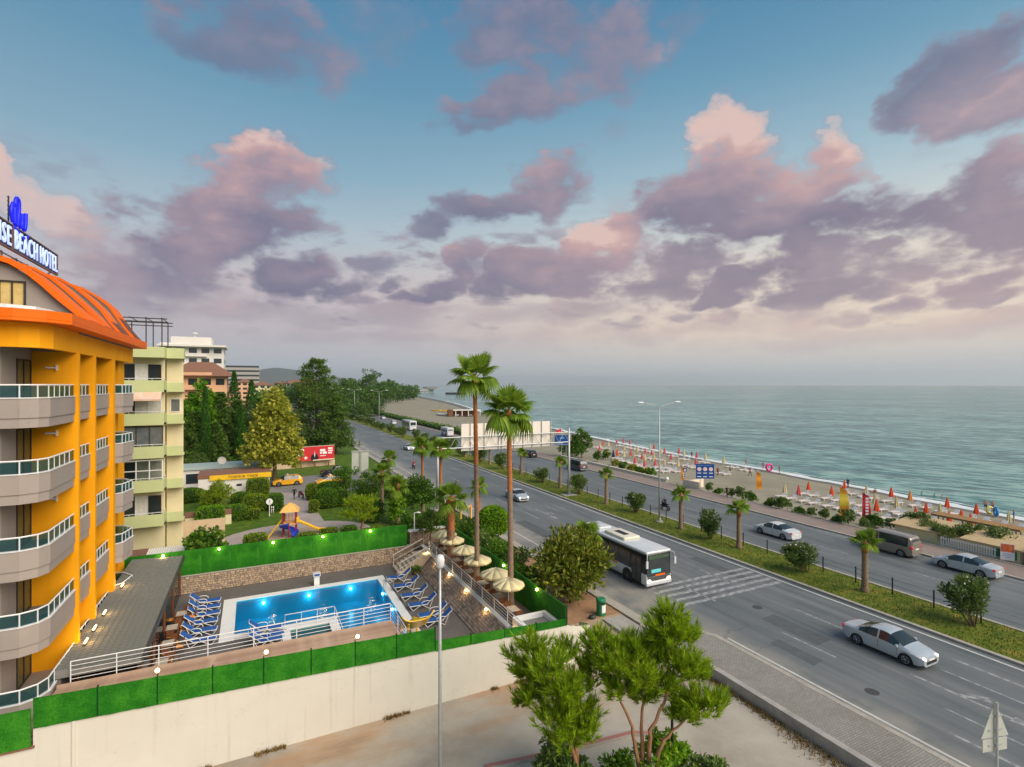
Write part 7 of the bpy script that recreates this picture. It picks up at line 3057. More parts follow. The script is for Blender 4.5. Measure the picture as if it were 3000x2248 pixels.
lg_ = make_lounger()
lu = []
for i, (x, y) in enumerate(((-2.24,44.20), (-2.18,42.97), (-2.10,41.73), (-2.03,40.42), (-2.00,39.07), (-1.99,37.67))):
    spawn(lg_, lu, (-3.05 + .04 * (i % 3), y, .0), R(random.uniform(-4, 4)), '%s blue lounger of the left poolside row, counting from the stone wall' % ordn(i))
for i, (x, y) in enumerate(((9.74,42.96), (9.83,40.99), (9.90,38.89), (9.97,37.02), (10.12,35.09), (10.14,34.09))):
    spawn(lg_, lu, (x + .95, y - .15, 0), R(180 - 6 + random.uniform(-4, 4)), '%s blue lounger of the right poolside row, counting from the steps' % ordn(i))
for i, (x, y) in enumerate(((0.76,37.55), (0.85,36.48), (0.72,35.85))):
    spawn(lg_, lu, (x, y, 0), R(random.uniform(-5, 5)), '%s blue lounger of the short group left of the paddling pool' % ordn(i))


def make_table():
    t = thing('dining_table', 'x', 'table', (0, 0, 0), 0, 'dining tables')
    m = MB()
    rbox(m, -.42, .42, -.42, .42, .71, .75, .012, 1)
    m.build('table_top', 'wood_brown', t)
    m = MB()
    m.bx(-.30, .30, -.43, .43, .752, .757)
    m.build('runner', 'cloth_table', t)
    for sx in (-.36, .36):
        for sy in (-.36, .36):
            m = MB()
            m.bx(sx - .03, sx + .03, sy - .03, sy + .03, 0, .71)
            m.build('leg', 'wood_brown', t)
    return t


def make_chair():
    t = thing('dining_chair', 'x', 'chair', (0, 0, 0), 0, 'dining chairs')
    m = MB()
    m.bx(-.21, .21, -.21, .21, .40, .44)
    m.build('seat', 'wood_brown', t)
    m = MB()
    rbox(m, -.20, .20, -.20, .20, .44, .49, .02, 1)
    m.build('cushion', 'cloth_orange', t)
    m = MB()
    m.bx(-.21, .21, -.235, -.20, .55, .92)
    m.build('backrest', 'wood_brown', t)
    for sx in (-.19, .19):
        for sy in (-.2, .19):
            m = MB()
            m.bx(sx - .018, sx + .018, sy - .018, sy + .018, 0, .92 if sy < 0 else .40)
            m.build('leg', 'wood_brown', t)
    return t


tb_, ch_ = make_table(), make_chair()
tu, cu_ = [], []
for i, (x, y) in enumerate(((-4.25, 41.4), (-4.55, 39.3), (-4.5, 37.0), (-4.5, 34.6))):
    spawn(tb_, tu, (x, y, 0), 0, '%s wooden table by the restaurant front, counting from the stone wall' % ordn(i))
    for k, (dx, dy, a) in enumerate(((0, -.62, 0), (.25, .62, 180), (-.62, 0, -90), (.62, 0, 90))):
        spawn(ch_, cu_, (x + dx, y + dy, 0), R(a), ('near', 'far', 'wall side', 'pool side')[k] + ' orange cushioned chair at the %s restaurant table from the stone wall' % ordn(i))
TY = [29.9, 32.2, 34.8, 37.4, 40.2, 43.4]
for i, y in enumerate(TY):
    spawn(tb_, tu, (14.75, y, 1.15), 0, '%s terrace table beside the railing, counting from the car park' % ordn(i))
    for k, (dx, dy, a) in enumerate(((0, -.62, 0), (0, .62, 180))):
        spawn(ch_, cu_, (14.75 + dx, y + dy, 1.15), R(a), ('near', 'far')[k] + ' orange cushioned chair at the %s terrace table from the car park' % ordn(i))


def make_parasol():
    t = thing('terrace_parasol', 'x', 'parasol', (0, 0, 0), 0, 'cream parasols on the terrace')
    m = MB()
    m.tube([(0, 0, 0), (0, 0, 2.2)], .025, 8)
    m.build('pole', 'white_metal', t)
    m = MB()
    m.lathe([(.26, 0), (.26, .08), (.06, .1), (.05, .3)], 14)
    m.build('base', 'concrete', t)
    m = MB()
    n = 10
    for k in range(n):
        a0, a1 = 2 * math.pi * k / n, 2 * math.pi * (k + 1) / n
        am = (a0 + a1) / 2
        tip = (0, 0, 2.24)
        e0, e1 = [(1.06 * math.cos(a), 1.06 * math.sin(a), 1.86) for a in (a0, a1)]
        mid = (1.0 * math.cos(am), 1.0 * math.sin(am), 1.87)
        m0, m1 = [(.55 * math.cos(a), .55 * math.sin(a), 2.09) for a in (a0, a1)]
        d0, d1 = [(1.05 * math.cos(a), 1.05 * math.sin(a), 1.72) for a in (a0, a1)]
        dm = (1.0 * math.cos(am), 1.0 * math.sin(am), 1.70)
        m.add([tip, m0, m1, e0, e1, mid, d0, d1, dm], [(0, 1, 2), (1, 3, 5), (1, 5, 2), (2, 5, 4), (3, 6, 8, 5), (5, 8, 7, 4)])
    o = m.build('canopy', 'cream_fabric', t, smooth=50)
    o.modifiers.new('thick', 'SOLIDIFY').thickness = .008
    m = MB()
    m.ball((0, 0, 2.27), .04, 8, 5)
    m.build('finial', 'white_metal', t)
    return t


pr_, pu = make_parasol(), []
for i, y in enumerate((31.1, 33.2, 36.4, 39.0, 42.0, 43.9)):
    spawn(pr_, pu, (15.0, y, 1.15), i * .3, '%s open cream parasol on the terrace, counting from the car park' % ordn(i))
t = thing('plant_pot', 'low green plant in terracotta dish by the stone bank', 'plant', (*(12.41,43.65), 0))
m = MB()
m.lathe([(.2, 0), (.3, .25), (.27, .25)], 12)
m.build('pot', 'terracotta', t, True)
m = MB()
leaf_clump(m, random.Random(3), (0, 0, .4), .38, 130, .26, .1, sz=.6)
m.build('foliage', LEAF_BROAD, t)


# ---------------------------------------------------------------- beach furniture
def make_sunbed():
    t = thing('beach_sunbed', 'x', 'sunbed', (0, 0, 0), 0, 'white sunbeds on the beach')
    m = MB()
    for s_ in (-.3, .3):
        m.bx(-.95, .95, s_ - .03, s_ + .03, .30, .38)
    m.bx(-.95, -.89, -.27, .27, .30, .38)
    m.bx(.89, .95, -.27, .27, .30, .38)
    m.build('frame', 'plastic_white', t)
    m = MB()
    m.bx(-.3, .88, -.265, .265, .345, .385)
    m.build('bed', M('bed_pink', (.72, .50, .44), (.78, .72, .68), 3, .7), t)
    m = MB()
    m.box((-.60, 0, .55), (.72, .54, .04), M4=Matrix.Rotation(R(36), 4, 'Y'))
    m.build('backrest', 'plastic_white', t)
    for sx in (-.7, .7):
        for s_ in (-.3, .3):
            m = MB()
            m.bx(sx - .05, sx + .05, s_ - .026, s_ + .026, 0, .30)
            m.build('leg', 'plastic_white', t)
    return t


def make_closed(mt, lab):
    t = thing('beach_parasol', lab, 'parasol', (0, 0, 0), 0, 'closed parasols on the beach')
    m = MB()
    m.tube([(0, 0, -.2), (0, 0, 2.1)], .025, 7)
    m.build('pole', 'white_metal', t)
    m = MB()
    n = 16
    prof = [(.30, .62), (.27, .75), (.19, 1.25), (.10, 1.75), (.03, 2.08)]
    for r, z in prof:
        for k in range(n):
            a = 2 * math.pi * k / n
            rr = r * (1 + (.22 if k % 2 else -.18))
            m.v.append((rr * math.cos(a), rr * math.sin(a), z))
    for i in range(len(prof) - 1):
        for k in range(n):
            m.f.append([i * n + k, i * n + (k + 1) % n, (i + 1) * n + (k + 1) % n, (i + 1) * n + k])
            m.m.append(0)
    m.build('folded_canopy', mt, t)
    return t


sb_, su = make_sunbed(), []
RB = [(69.63,51.63), (75.99,52.54), (69.83,48.28), (75.77,48.89), (70.04,44.88), (85.15,52.12), (75.48,45.32), (84.25,48.60), (69.74,41.58), (84.15,45.21), (75.98,41.17), (74.90,38.53), (84.88,41.89), (69.72,37.65), (74.80,35.05), (84.03,38.30), (82.58,34.51), (81.99,30.96)]
k = 0
for i, p in enumerate(RB):
    for j in (0, 1):
        x, y = p[0] + .1, p[1] + (.75 if j else -.75)
        spawn(sb_, su, (x, y, beach_z(x, y)), R(180 - 8 + random.uniform(-5, 5)), ('left' if j else 'right') + ' white sunbed of the %s pair along the right beach' % ordn(i))
LB = [(94.71,122.83), (93.95,118.53), (93.34,114.59), (92.95,111.08), (93.28,108.53), (83.69,107.54), (82.64,99.86), (82.11,95.33), (82.69,93.09), (73.48,96.18), (71.88,92.16), (71.59,89.91), (70.78,86.50), (70.20,83.88), (70.43,82.12), (73.10,81.76), (73.84,80.13), (72.29,76.94), (69.60,77.34), (81.32,87.11), (81.79,83.27), (90.27,93.07), (92.64,99.23), (91.21,87.96), (84.07,118.71), (84.77,115.76), (80.91,80.00), (80.52,72.78), (91.15,79.96), (89.96,75.55)]
for i, p in enumerate(LB):
    for j in (0, 1):
        x, y = p[0], p[1] + (.75 if j else -.75)
        spawn(sb_, su, (x, y, beach_z(x, y)), R(172 + random.uniform(-6, 6)), ('left' if j else 'right') + ' white sunbed of the %s pair along the crowded left beach' % ordn(i))
CL = {'orange_fabric': ('orange', [(77.99,53.83), (77.68,49.95), (86.92,53.77), (71.79,40.31), (86.75,46.60), (72.23,36.08), (78.36,37.92), (86.27,39.21), (72.79,32.89), (77.56,33.79), (85.51,35.61), (75.17,31.85), (75.21,98.45)]),
      'cream_fabric': ('cream', [(71.01,52.74), (72.13,44.19), (86.12,49.85), (77.54,43.73), (77.56,41.02), (78.24,36.34), (83.56,31.55), (86.87,110.73), (86.70,105.36), (87.63,118.54), (74.43,91.58), (75.58,83.35), (77.53,88.73), (76.97,80.97), (75.39,96.21), (81.86,114.49), (94.35,97.27), (93.87,89.97), (75.99,89.89), (91.24,101.82), (96.14,111.61), (92.92,83.84)]),
      'pink_fabric': ('pink', [(72.47,51.56), (96.66,126.83), (99.08,126.74), (98.86,123.45), (97.82,111.95), (92.79,102.33), (96.12,100.80), (94.18,93.01), (84.23,90.81), (86.02,99.21), (85.13,100.48), (78.84,98.11), (75.73,106.17), (77.24,92.29), (70.02,85.87), (68.62,81.28), (71.50,81.47), (83.13,82.36), (87.43,120.82)]),
      'peach_fabric': ('pale orange', [(86.81,44.08)]), 'navy_fabric': ('navy blue', [(72.22,95.99)])}
for mt, (cn, pts) in CL.items():
    pc, pcu = make_closed(mt, 'x'), []
    for i, p in enumerate(pts):
        lb = '%s closed %s parasol on the beach, counting from right beach leftwards' % (ordn(i), cn) if len(pts) > 1 else 'only closed %s parasol on the beach' % cn
        spawn(pc, pcu, bpos(p), i, lb, random.uniform(.95, 1.1))


def beach_flag(label, p, mt, mt2, h, w=.75):
    t = thing('beach_flag', label, 'flag', (p[0], p[1], beach_z(*p)), R(-45))
    m = MB()
    m.tube([(-.02, 0, -.1), (-.02, 0, h), (.1, 0, h + .25), (.4, 0, h + .38)], .022, 6)
    m.build('pole', 'white_metal', t, True)
    m = MB()
    n = 12
    for i in range(n + 1):
        z = .5 + (h - .2) * i / n
        top = max(0, i / n - .85) / .15
        m.v += [(.0, .05 * math.sin(i * .8), z), (w * (1 - .55 * top * top) * (.9 + .1 * math.sin(i * .5)), .10 * math.sin(i * .9 + 1), z + .10 * math.sin(i * .35) - .25 * top)]
    for i in range(n):
        m.f.append([2 * i, 2 * i + 1, 2 * i + 3, 2 * i + 2])
        m.m.append(1 if 3 < i < 9 else 0)
    m.build('flag_cloth', [mt, mt2], t, True)
    return t


M('flag_orange', (.86, .34, .02), (.82, .30, .02), 2, .7)
M('flag_yellow', (.72, .52, .03), (.62, .50, .05), 1.5, .7)
M('flag_red', (.68, .03, .05), (.6, .025, .04), 2, .7)
beach_flag('orange banner flag left of the blue notice sign', (63.52,66.13), 'flag_orange', 'flag_orange', 2.6, .85)
beach_flag('orange banner flag on open sand right of notice sign', (70.14,57.00), 'flag_orange', 'flag_orange', 3.0, .8)
beach_flag('yellow and orange banner flag left of the red banner', (63.21,39.66), 'flag_orange', 'flag_yellow', 3.9, .95)
fr = beach_flag('red banner flag with white lettering by the bronze van', (63.90,37.44), 'flag_red', 'flag_red', 3.6, .85)
for i in range(6):
    m = MB()
    m.bx(.28, .58, -.03, -.02, 1.2 + i * .36, 1.44 + i * .36)
    m.build('white_letter', 'sign_white', fr, loc=(0, -.13, 0))

# beach hut, bar and fence behind the parked vehicles
t = thing('beach_hut', 'low beach hut with flat tan roof behind the parked van', 'hut', (63.4, 27.0, -.6))
m = MB()
m.bx(-2.0, 2.0, -4.6, 5.6, 0, 1.75)
m.build('wall', 'cream_wall', t)
for y0_, y1_ in ((-5.0, -.2), (1.4, 6.0)):
    m = MB()
    m.add([(-2.3, y0_, 1.78), (2.2, y0_, 2.2), (2.2, y1_, 2.2), (-2.3, y1_, 1.78), (-2.3, y0_, 1.88), (2.2, y0_, 2.3), (2.2, y1_, 2.3), (-2.3, y1_, 1.88)], [(0, 3, 2, 1), (4, 5, 6, 7), (0, 1, 5, 4), (1, 2, 6, 5), (2, 3, 7, 6), (3, 0, 4, 7)])
    m.build('roof', M('tan_roof', (.56, .42, .23), (.48, .35, .19), 2, .8), t)
m = MB()
m.bx(-1.9, 1.9, -.1, 1.3, 1.75, 1.80)
m.build('roof_opening', M('dark_red', (.12, .03, .025), (.09, .025, .02), 3, .7), t)
m = MB()
m.bx(-2.06, -2.0, -4.4, -2.6, .9, 1.6)
m.build('shutter', 'green_paint', t)
t = thing('beach_bar', 'brown timber beach bar counter beyond the hut', 'bar', (68.2, 28.3, beach_z(68.2, 28.3)))
m = MB()
m.bx(-.6, .6, -3.4, 3.4, 0, 1.15)
m.build('counter', M('timber', (.36, .20, .07), (.27, .15, .055), 3, .7), t)
m = MB()
for y in (-3.3, -1.1, 1.1, 3.3):
    for x in (-.5, .5):
        m.tube([(x, y, 1.1), (x, y, 2.2)], .06, 6)
m.build('post', 'timber', t)
m = MB()
m.bx(-.95, .95, -3.8, 3.8, 2.2, 2.4)
m.build('roof', 'timber', t)
t = thing('picket_fence', 'white picket fence in front of the beach hut bushes', 'fence', (60.95, 0, .12))
pk = None
for i in range(22):
    y = 24.0 + i * .2
    if pk is None:
        m = MB()
        m.bx(-.015, .015, -.045, .045, 0, .95)
        pk = m.build('picket', 'white', t, loc=(0, y, 0))
    else:
        c = pk.copy()
        COL.objects.link(c)
        c.location = (0, y, random.uniform(-.01, .01))
m = MB()
for z in (.2, .75):
    m.bx(.016, .045, 23.9, 28.3, z, z + .06)
m.build('rail', 'white', t)
t = thing('poster_board', 'orange and white poster board beside the beach hut', 'poster', (60.95, 23.1, .12), R(-60))
m = MB()
m.bx(-.48, .48, -.03, .0, .1, 1.6)
m.build('board', 'sign_white', t)
m = MB()
m.bx(-.44, .44, -.038, -.031, .85, 1.55)
m.ball((.05, -.04, 1.2), .2, 8, 5, 1, .02, 1)
m.build('poster_art', M('poster_orange', (.85, .30, .05), (.60, .05, .06), 3.5, .6), t)
for z, w_ in ((.65, .3), (.5, .36), (.35, .2)):
    m = MB()
    m.bx(-w_, w_, -.037, -.031, z, z + .06)
    m.build('print_line', M('print_blue', (.25, .35, .55), (.3, .4, .6), 5, .6), t)
t = thing('dark_booth', 'dark green booth at the right edge behind the sedan', 'booth', (63.0, 20.0, -.5))
m = MB()
m.bx(-1.4, 1.4, -1.8, 1.6, 0, 2.0)
m.build('wall', M('booth_green', (.02, .05, .035), (.03, .06, .045), 2, .7), t)
m = MB()
m.bx(-1.7, 1.7, -2.1, 1.9, 2.0, 2.15)
m.build('roof', 'tan_roof', t)

# promenade walls
t = thing('promenade_wall', 'low cream wall between promenade and left beach', 'wall', (61.0, 0, 0))
m = MB()
m.bx(-.2, .2, 66.8, 100, -.6, .55)
m.build('wall', M('wall_cream', (.70, .64, .52), (.64, .58, .47), 1.5, .85), t)
m = MB()
m.ball((0, 66.7, .6), .32, 10, 7)
m.build('end_stone', 'white', t, True)
t = thing('ramp_wall', 'bright white wall beside the ramp to the beach', 'wall', (61.0, 59.6, 0))
m = MB()
m.bx(-.15, .15, 0, 3.4, -.6, 1.15)
m.bx(.15, 4.0, 3.1, 3.4, -1.0, .9)
m.build('wall', M('wall_bright', (.80, .70, .55), (.76, .66, .52), 1.5, .85), t)


# ---------------------------------------------------------------- street furniture and signs
def street_lamp(label, loc):
    t = thing('street_lamp', label, 'street lamp', loc, 0, 'twin street lamps in the median')
    m = MB()
    m.tube([(0, 0, 0), (0, 0, 13.3)], [.11, .055], 10)
    m.build('pole', 'galv', t, True)
    m = MB()
    m.lathe([(.45, 0), (.45, .12), (.2, .16), (.16, .5)], 14)
    m.build('base', 'concrete', t)
    for s_ in (-1, 1):
        m = MB()
        m.tube([(0, 0, 13.2), (s_ * .5, 0, 13.5), (s_ * 2.3, 0, 13.85)], .035, 6)
        m.build('arm', 'galv', t, True)
        m = MB()
        m.ball((s_ * 2.75, 0, 13.9), .5, 12, 7, 1, .34, .22)
        m.build('lamp_head', 'white_metal', t, True)
    return t


for i, y in enumerate((47.6, 199, 252, 305)):
    street_lamp(('nearest tall twin arm lamp in the median', 'second twin arm lamp far along the median', 'third twin arm lamp far along the median', 'farthest twin arm lamp along the median')[i], (42.4, y, .08))
# median fence
mf = thing('median_fence', 'wire fence on black posts along the road median', 'fence', (43.6, 0, .08))
pk = None
for i in range(42):
    y = 4.3 + i * 2.72
    if pk is None:
        m = MB()
        m.tube([(0, 0, 0), (0, 0, 1.3)], .05, 6)
        pk = m.build('post', 'black', mf, loc=(0, y, 0))
    else:
        c = pk.copy()
        COL.objects.link(c)
        c.location = (0, y, 0)
for z in (.35, .75, 1.18):
    m = MB()
    m.tube([(0, 4.3, z), (0, 115.8, z)], .008, 4)
    m.build('wire', 'dark_metal', mf)
# overhead gantry, seen from behind
g_ = thing('sign_gantry', 'overhead road sign gantry seen from behind with white panels', 'sign gantry', (0, 65.1, 0))
for x, h in ((41.1, 9.8), (21.3, 9.2)):
    m = MB()
    m.tube([(x, 0, 0), (x, 0, h)], [.2, .15], 12)
    p = m.build('post', 'galv', g_, True)
    m = MB()
    m.bx(x - 1.0, x + 1.0, -.8, .8, -.02, .14)
    m.build('footing', 'concrete', p)
for z in (9.15, 7.75):
    m = MB()
    m.tube([(21.3, 0, z), (41.1, 0, z)], .08, 6)
    m.build('beam', 'galv', g_)
m = MB()
for i in range(12):
    x = 21.3 + i * 1.65
    m.tube([(x, 0, 7.75), (x + .82, 0, 9.15)], .035, 5)
    m.tube([(x + .82, 0, 9.15), (x + 1.65, 0, 7.75)], .035, 5)
m.build('truss_web', 'galv', g_)
xs_ = [24.6, 25.9, 27.9, 30.0, 30.45, 32.3, 33.75, 35.2, 36.7, 38.2]
for a, b in zip(xs_, xs_[1:]):
    m = MB()
    m.bx(a + .02, b - .02, .28, .33, 7.3, 10.85)
    m.build('sign_panel', M('panel_back', (.82, .75, .66), (.78, .71, .62), .6, .55), g_)
for x in xs_:
    m = MB()
    m.bx(x - .04, x + .04, .14, .27, 7.25, 10.9)
    m.build('stiffener', 'galv', g_)
# white lamp post in the car park and thin dark post by the pines
p = fwd * 21.0 + right * ((1289 - 1500) / 1550 * 21.0)
t = thing('car_park_lamp', 'tall thin grey lamp post in the car park', 'street lamp', (p.x, p.y, -.4))
m = MB()
m.tube([(0, 0, 0), (0, 0, 5.0), (.0, 0, 9.2)], [.085, .07, .05], 10)
m.build('pole', 'galv', t, True)
m = MB()
m.lathe([(.05, 9.1), (.16, 9.2), (.19, 9.45), (.14, 9.62), (.05, 9.66)], 12)
m.build('lamp_head', 'plastic_white', t, True)
p = fwd * 21.3 + right * ((1969 - 1500) / 1550 * 21.3)
t = thing('dark_post', 'thin black post rising between the foreground pine stems', 'post', (p.x, p.y, -.4))
m = MB()
m.tube([(0, 0, 0), (0, 0, 4.6)], .055, 8)
m.build('pole', 'black', t)
m = MB()
m.lathe([(.06, 4.6), (.13, 4.7), (.11, 4.85), (.02, 4.9)], 10)
m.build('cap', 'black', t)
# back of a warning sign on the pavement
p = fwd * 19.2 + right * ((2921 - 1500) / 1550 * 19.2)
t = thing('warning_sign', 'back of a triangular road sign with lower plate on pavement', 'road sign', (p.x, p.y, .12), R(-15))
m = MB()
m.tube([(0, 0, 0), (0, 0, 4.35)], .045, 8)
m.build('pole', 'galv', t)
m = MB()
m.add([(-.62, .07, 3.05), (.62, .07, 3.05), (0, .07, 4.35), (-.62, .1, 3.05), (.62, .1, 3.05), (0, .1, 4.35)], [(0, 1, 2), (5, 4, 3), (0, 3, 4, 1), (1, 4, 5, 2), (2, 5, 3, 0)])
m.build('triangle_plate', M('sign_back_green', (.50, .52, .45), (.44, .46, .40), 2, .5), t)
m = MB()
m.bx(-.55, .55, .07, .1, 2.55, 3.0)
m.build('lower_plate', 'sign_back_green', t)
m = MB()
for z in (2.75, 3.3, 3.8):
    m.bx(-.3, .3, .046, .07, z, z + .05)
m.build('bracket', 'galv', t)
# litter bin and stone by the bus bay
t = thing('litter_bin', 'green cylindrical litter bin on bare soil near the bus', 'bin', (21.75, 30.3, 0), R(-15))
m = MB()
m.lathe([(.30, 0), (.32, .04), (.32, .95), (.34, 1.0), (.34, 1.12), (.28, 1.18)], 18)
m.build('body', 'green_paint', t, 40)
m = MB()
for k in range(8):
    a0, a1 = R(-100 + k * 8), R(-92 + k * 8)
    m.quad((.326 * math.cos(a0), .326 * math.sin(a0), .25), (.326 * math.cos(a1), .326 * math.sin(a1), .25), (.326 * math.cos(a1), .326 * math.sin(a1), .78), (.326 * math.cos(a0), .326 * math.sin(a0), .78))
m.build('notice', 'sign_white', t)
m = MB()
m.bx(-.15, .15, -.348, -.33, .86, .98)
m.build('slot', 'black', t)
t = thing('dark_boulder', 'small dark stone lying beside the green bin', 'stone', (20.9, 30.1, 0))
m = MB()
m.ball((0, 0, .12), .26, 9, 6, 1.1, .9, .6)
for i, v in enumerate(m.v):
    n_ = 1 + .2 * noise.noise(Vector(v) * 6)
    m.v[i] = (v[0] * n_, v[1] * n_, v[2])
m.build('stone_body', 'dark_metal', t, True)
# blue tourist sign with three round pictures
nx, ny = (62.03,59.15)
t = thing('notice_sign', 'blue beach notice sign with three round pictures and white text', 'sign', (61.6, ny, -.2), R(-30))
for s_ in (-.7, .7):
    m = MB()
    m.tube([(s_, .05, 0), (s_, .05, 3.6)], .045, 6)
    m.build('post', 'galv', t)
m = MB()
m.bx(-1.35, 1.35, -.04, .0, 2.0, 4.2)
m.build('panel', 'sign_blue', t)
for i, x in enumerate((-.86, .0, .86)):
    m = MB()
    m.lathe([(.005, 0), (.31, 0), (.31, .008)], 20)
    m.build('round_picture', M('round_pic_%d' % i, ((.75, .45, .35), (.72, .42, .36), (.75, .40, .55))[i], (.80, .72, .66), 6, .5), t, loc=(x, -.045, 3.42), rot=(R(90), 0, 0))
    for z in (2.76, 2.22):
        m = MB()
        m.bx(x - .28, x + .28, -.048, -.041, z, z + .12)
        m.build('text_line', 'sign_white', t)
for x, w_ in ((-.7, .45), (.4, .5)):
    m = MB()
    m.bx(x - w_, x + w_, -.048, -.041, 3.93, 3.98)
    m.build('text_line', M('text_cyan', (.12, .35, .60), (.12, .35, .6), 3, .5), t)
nx, ny = (60.32,61.87)
t = thing('bus_stop_sign', 'small blue bus stop sign with white plate on promenade', 'road sign', (60.2, ny, .12), R(-28))
m = MB()
m.tube([(0, .03, 0), (0, .03, 2.9)], .035, 6)
m.build('pole', 'galv', t)
m = MB()
m.bx(-.25, .25, -.02, .0, 2.3, 2.95)
p_ = m.build('plate', 'sign_blue', t)
m = MB()
m.bx(-.14, .14, -.03, -.021, 2.45, 2.8)
m.build('symbol', 'sign_white', p_)
m = MB()
m.bx(-.24, .24, -.02, .0, 1.45, 2.25)
p_ = m.build('lower_plate', 'sign_white', t)
for z in (1.6, 1.95):
    m = MB()
    m.add([(-.18, -.026, z), (.06, -.026, z), (.18, -.026, z + .2), (-.06, -.026, z + .2)], [(0, 1, 2, 3)])
    m.build('chevron', 'black', p_)
# blue direction sign beyond the gantry post, with small red flag
t = thing('direction_sign', 'blue road sign with white lettering beside dark seaside tree', 'road sign', (60.4, 98.5, 0), R(-25))
for s_ in (-.9, .9):
    m = MB()
    m.tube([(s_, .05, 0), (s_, .05, 4.4)], .06, 6)
    m.build('post', 'galv', t)
m = MB()
m.bx(-1.6, 1.6, -.04, .0, 2.9, 5.1)
m.build('panel', 'sign_blue', t)
m = MB()
m.bx(-1.6, 1.6, -.05, -.041, 3.05, 3.1)
m.bx(-1.45, .2, -.05, -.041, 3.3, 3.55)
m.build('text_line', 'sign_white', t)
m = MB()
m.bx(-.5, .5, -.05, -.041, 4.3, 4.6)
m.build('text_line', 'text_cyan', t)
t = thing('red_flag', 'small red flag flying above the blue road sign', 'flag', (60.9, 99.6, 0))
m = MB()
m.tube([(0, 0, 0), (0, 0, 6.4)], .035, 6)
m.build('pole', 'white_metal', t)
m = MB()
for i in range(9):
    m.v += [(-i * .16, .06 * math.sin(i * .9), 5.4 - i * .02), (-i * .16, .06 * math.sin(i * .9), 6.35 - i * .03)]
for i in range(8):
    m.f.append([2 * i, 2 * i + 2, 2 * i + 3, 2 * i + 1])
    m.m.append(0)
m.build('cloth', 'sign_red', t, True)

# red billboard by the side street
t = thing('red_billboard', 'red billboard with white lettering and dark suited figure', 'billboard', (10.9, 109, 0), R(9))
for x in (-2.6, 0, 2.6):
    m = MB()
    m.bx(x - .09, x + .09, .05, .2, 0, 3.9)
    m.build('post', 'wood_brown', t)
m = MB()
m.bx(-3.65, 3.65, -.05, .05, 1.35, 4.05)
m.build('panel', 'sign_red', t)
m = MB()
m.bx(-3.7, 3.7, -.09, .06, 4.05, 4.13)
m.bx(-.4, 3.7, -.09, -.04, 1.3, 1.5)
m.build('trim', M('trim_cream', (.72, .58, .45), (.68, .54, .42), 2, .6), t)
m = MB()
pts = [(-.75, 1.4), (-.85, 1.9), (-.62, 2.45), (-.3, 2.62), (-.22, 2.72), (-.02, 2.72), (.06, 2.62), (.38, 2.45), (.62, 1.9), (.55, 1.4)]
m.add([(x, -.062, z) for x, z in pts], [tuple(range(len(pts)))])
m.build('printed_suit', 'cloth_black', t)
m = MB()
m.add([(-.22, -.066, 2.66), (.02, -.066, 2.66), (-.1, -.066, 1.9)], [(0, 2, 1)])
m.build('printed_shirt', 'sign_white', t)
m = MB()
m.lathe([(.005, 0), (.2, 0), (.2, .006)], 14)
m.build('printed_head', 'skin', t, loc=(-.1, -.06, 2.92), rot=(R(90), 0, 0)).scale = (.8, 1.1, 1)
for x0, x1, z0, z1 in ((.9, 1.9, 3.0, 3.45), (.9, 1.25, 2.55, 2.9), (1.4, 2.2, 2.5, 2.95), (2.45, 3.3, 3.35, 3.7), (2.45, 3.35, 2.95, 3.2), (2.45, 3.2, 2.5, 2.8), (.9, 2.0, 2.1, 2.22)):
    m = MB()
    m.bx(x0, x1, -.064, -.055, z0, z1)
    m.build('print_block', 'sign_white', t)
m = MB()
for i in range(14):
    a0, a1 = R(20 + i * 22), R(20 + (i + 1) * 22)
    th = lambda a: .42 + .16 * math.cos(a - R(10))
    m.quad(*[(-2.75 + r * math.cos(a), -.06, 3.1 + r * math.sin(a)) for r, a in ((.8, a0), (.8, a1), (th(a1), a1), (th(a0), a0))][::-1])
st_ = [(-1.75 + (.42 if k % 2 == 0 else .17) * math.cos(R(90 + 36 * k)), -.06, 1.95 + (.42 if k % 2 == 0 else .17) * math.sin(R(90 + 36 * k))) for k in range(10)]
m.add(st_, [tuple(range(10))])
m.build('crescent_and_star', 'sign_white', t)
m = MB()
m.bx(-6.5, 5.5, .9, 1.2, 0, 1.0)
tag(m.build('billboard_wall', 'tan_wall', None, loc=(9.5, 109, 0), rot=(0, 0, R(9))), 'low tan wall running behind the red billboard', 'wall')
# grey double panel by the road
t = thing('roadside_board', 'tall pale double notice board by the road, seen from behind', 'sign', (15.6, 87.5, 0), R(-8))
for x in (-.05, .05):
    m = MB()
    m.bx(x - .04, x + .04, -.06, .06, 0, 5.4)
    m.build('post', 'galv', t)
for x0, x1 in ((-1.3, -.15), (.15, 1.3)):
    m = MB()
    m.bx(x0, x1, .07, .12, 2.0, 5.2)
    m.build('board', 'sign_back_green', t)
m = MB()
m.bx(-1.35, 1.35, -.02, .06, 5.2, 5.4)
m.build('cross_beam', 'galv', t)
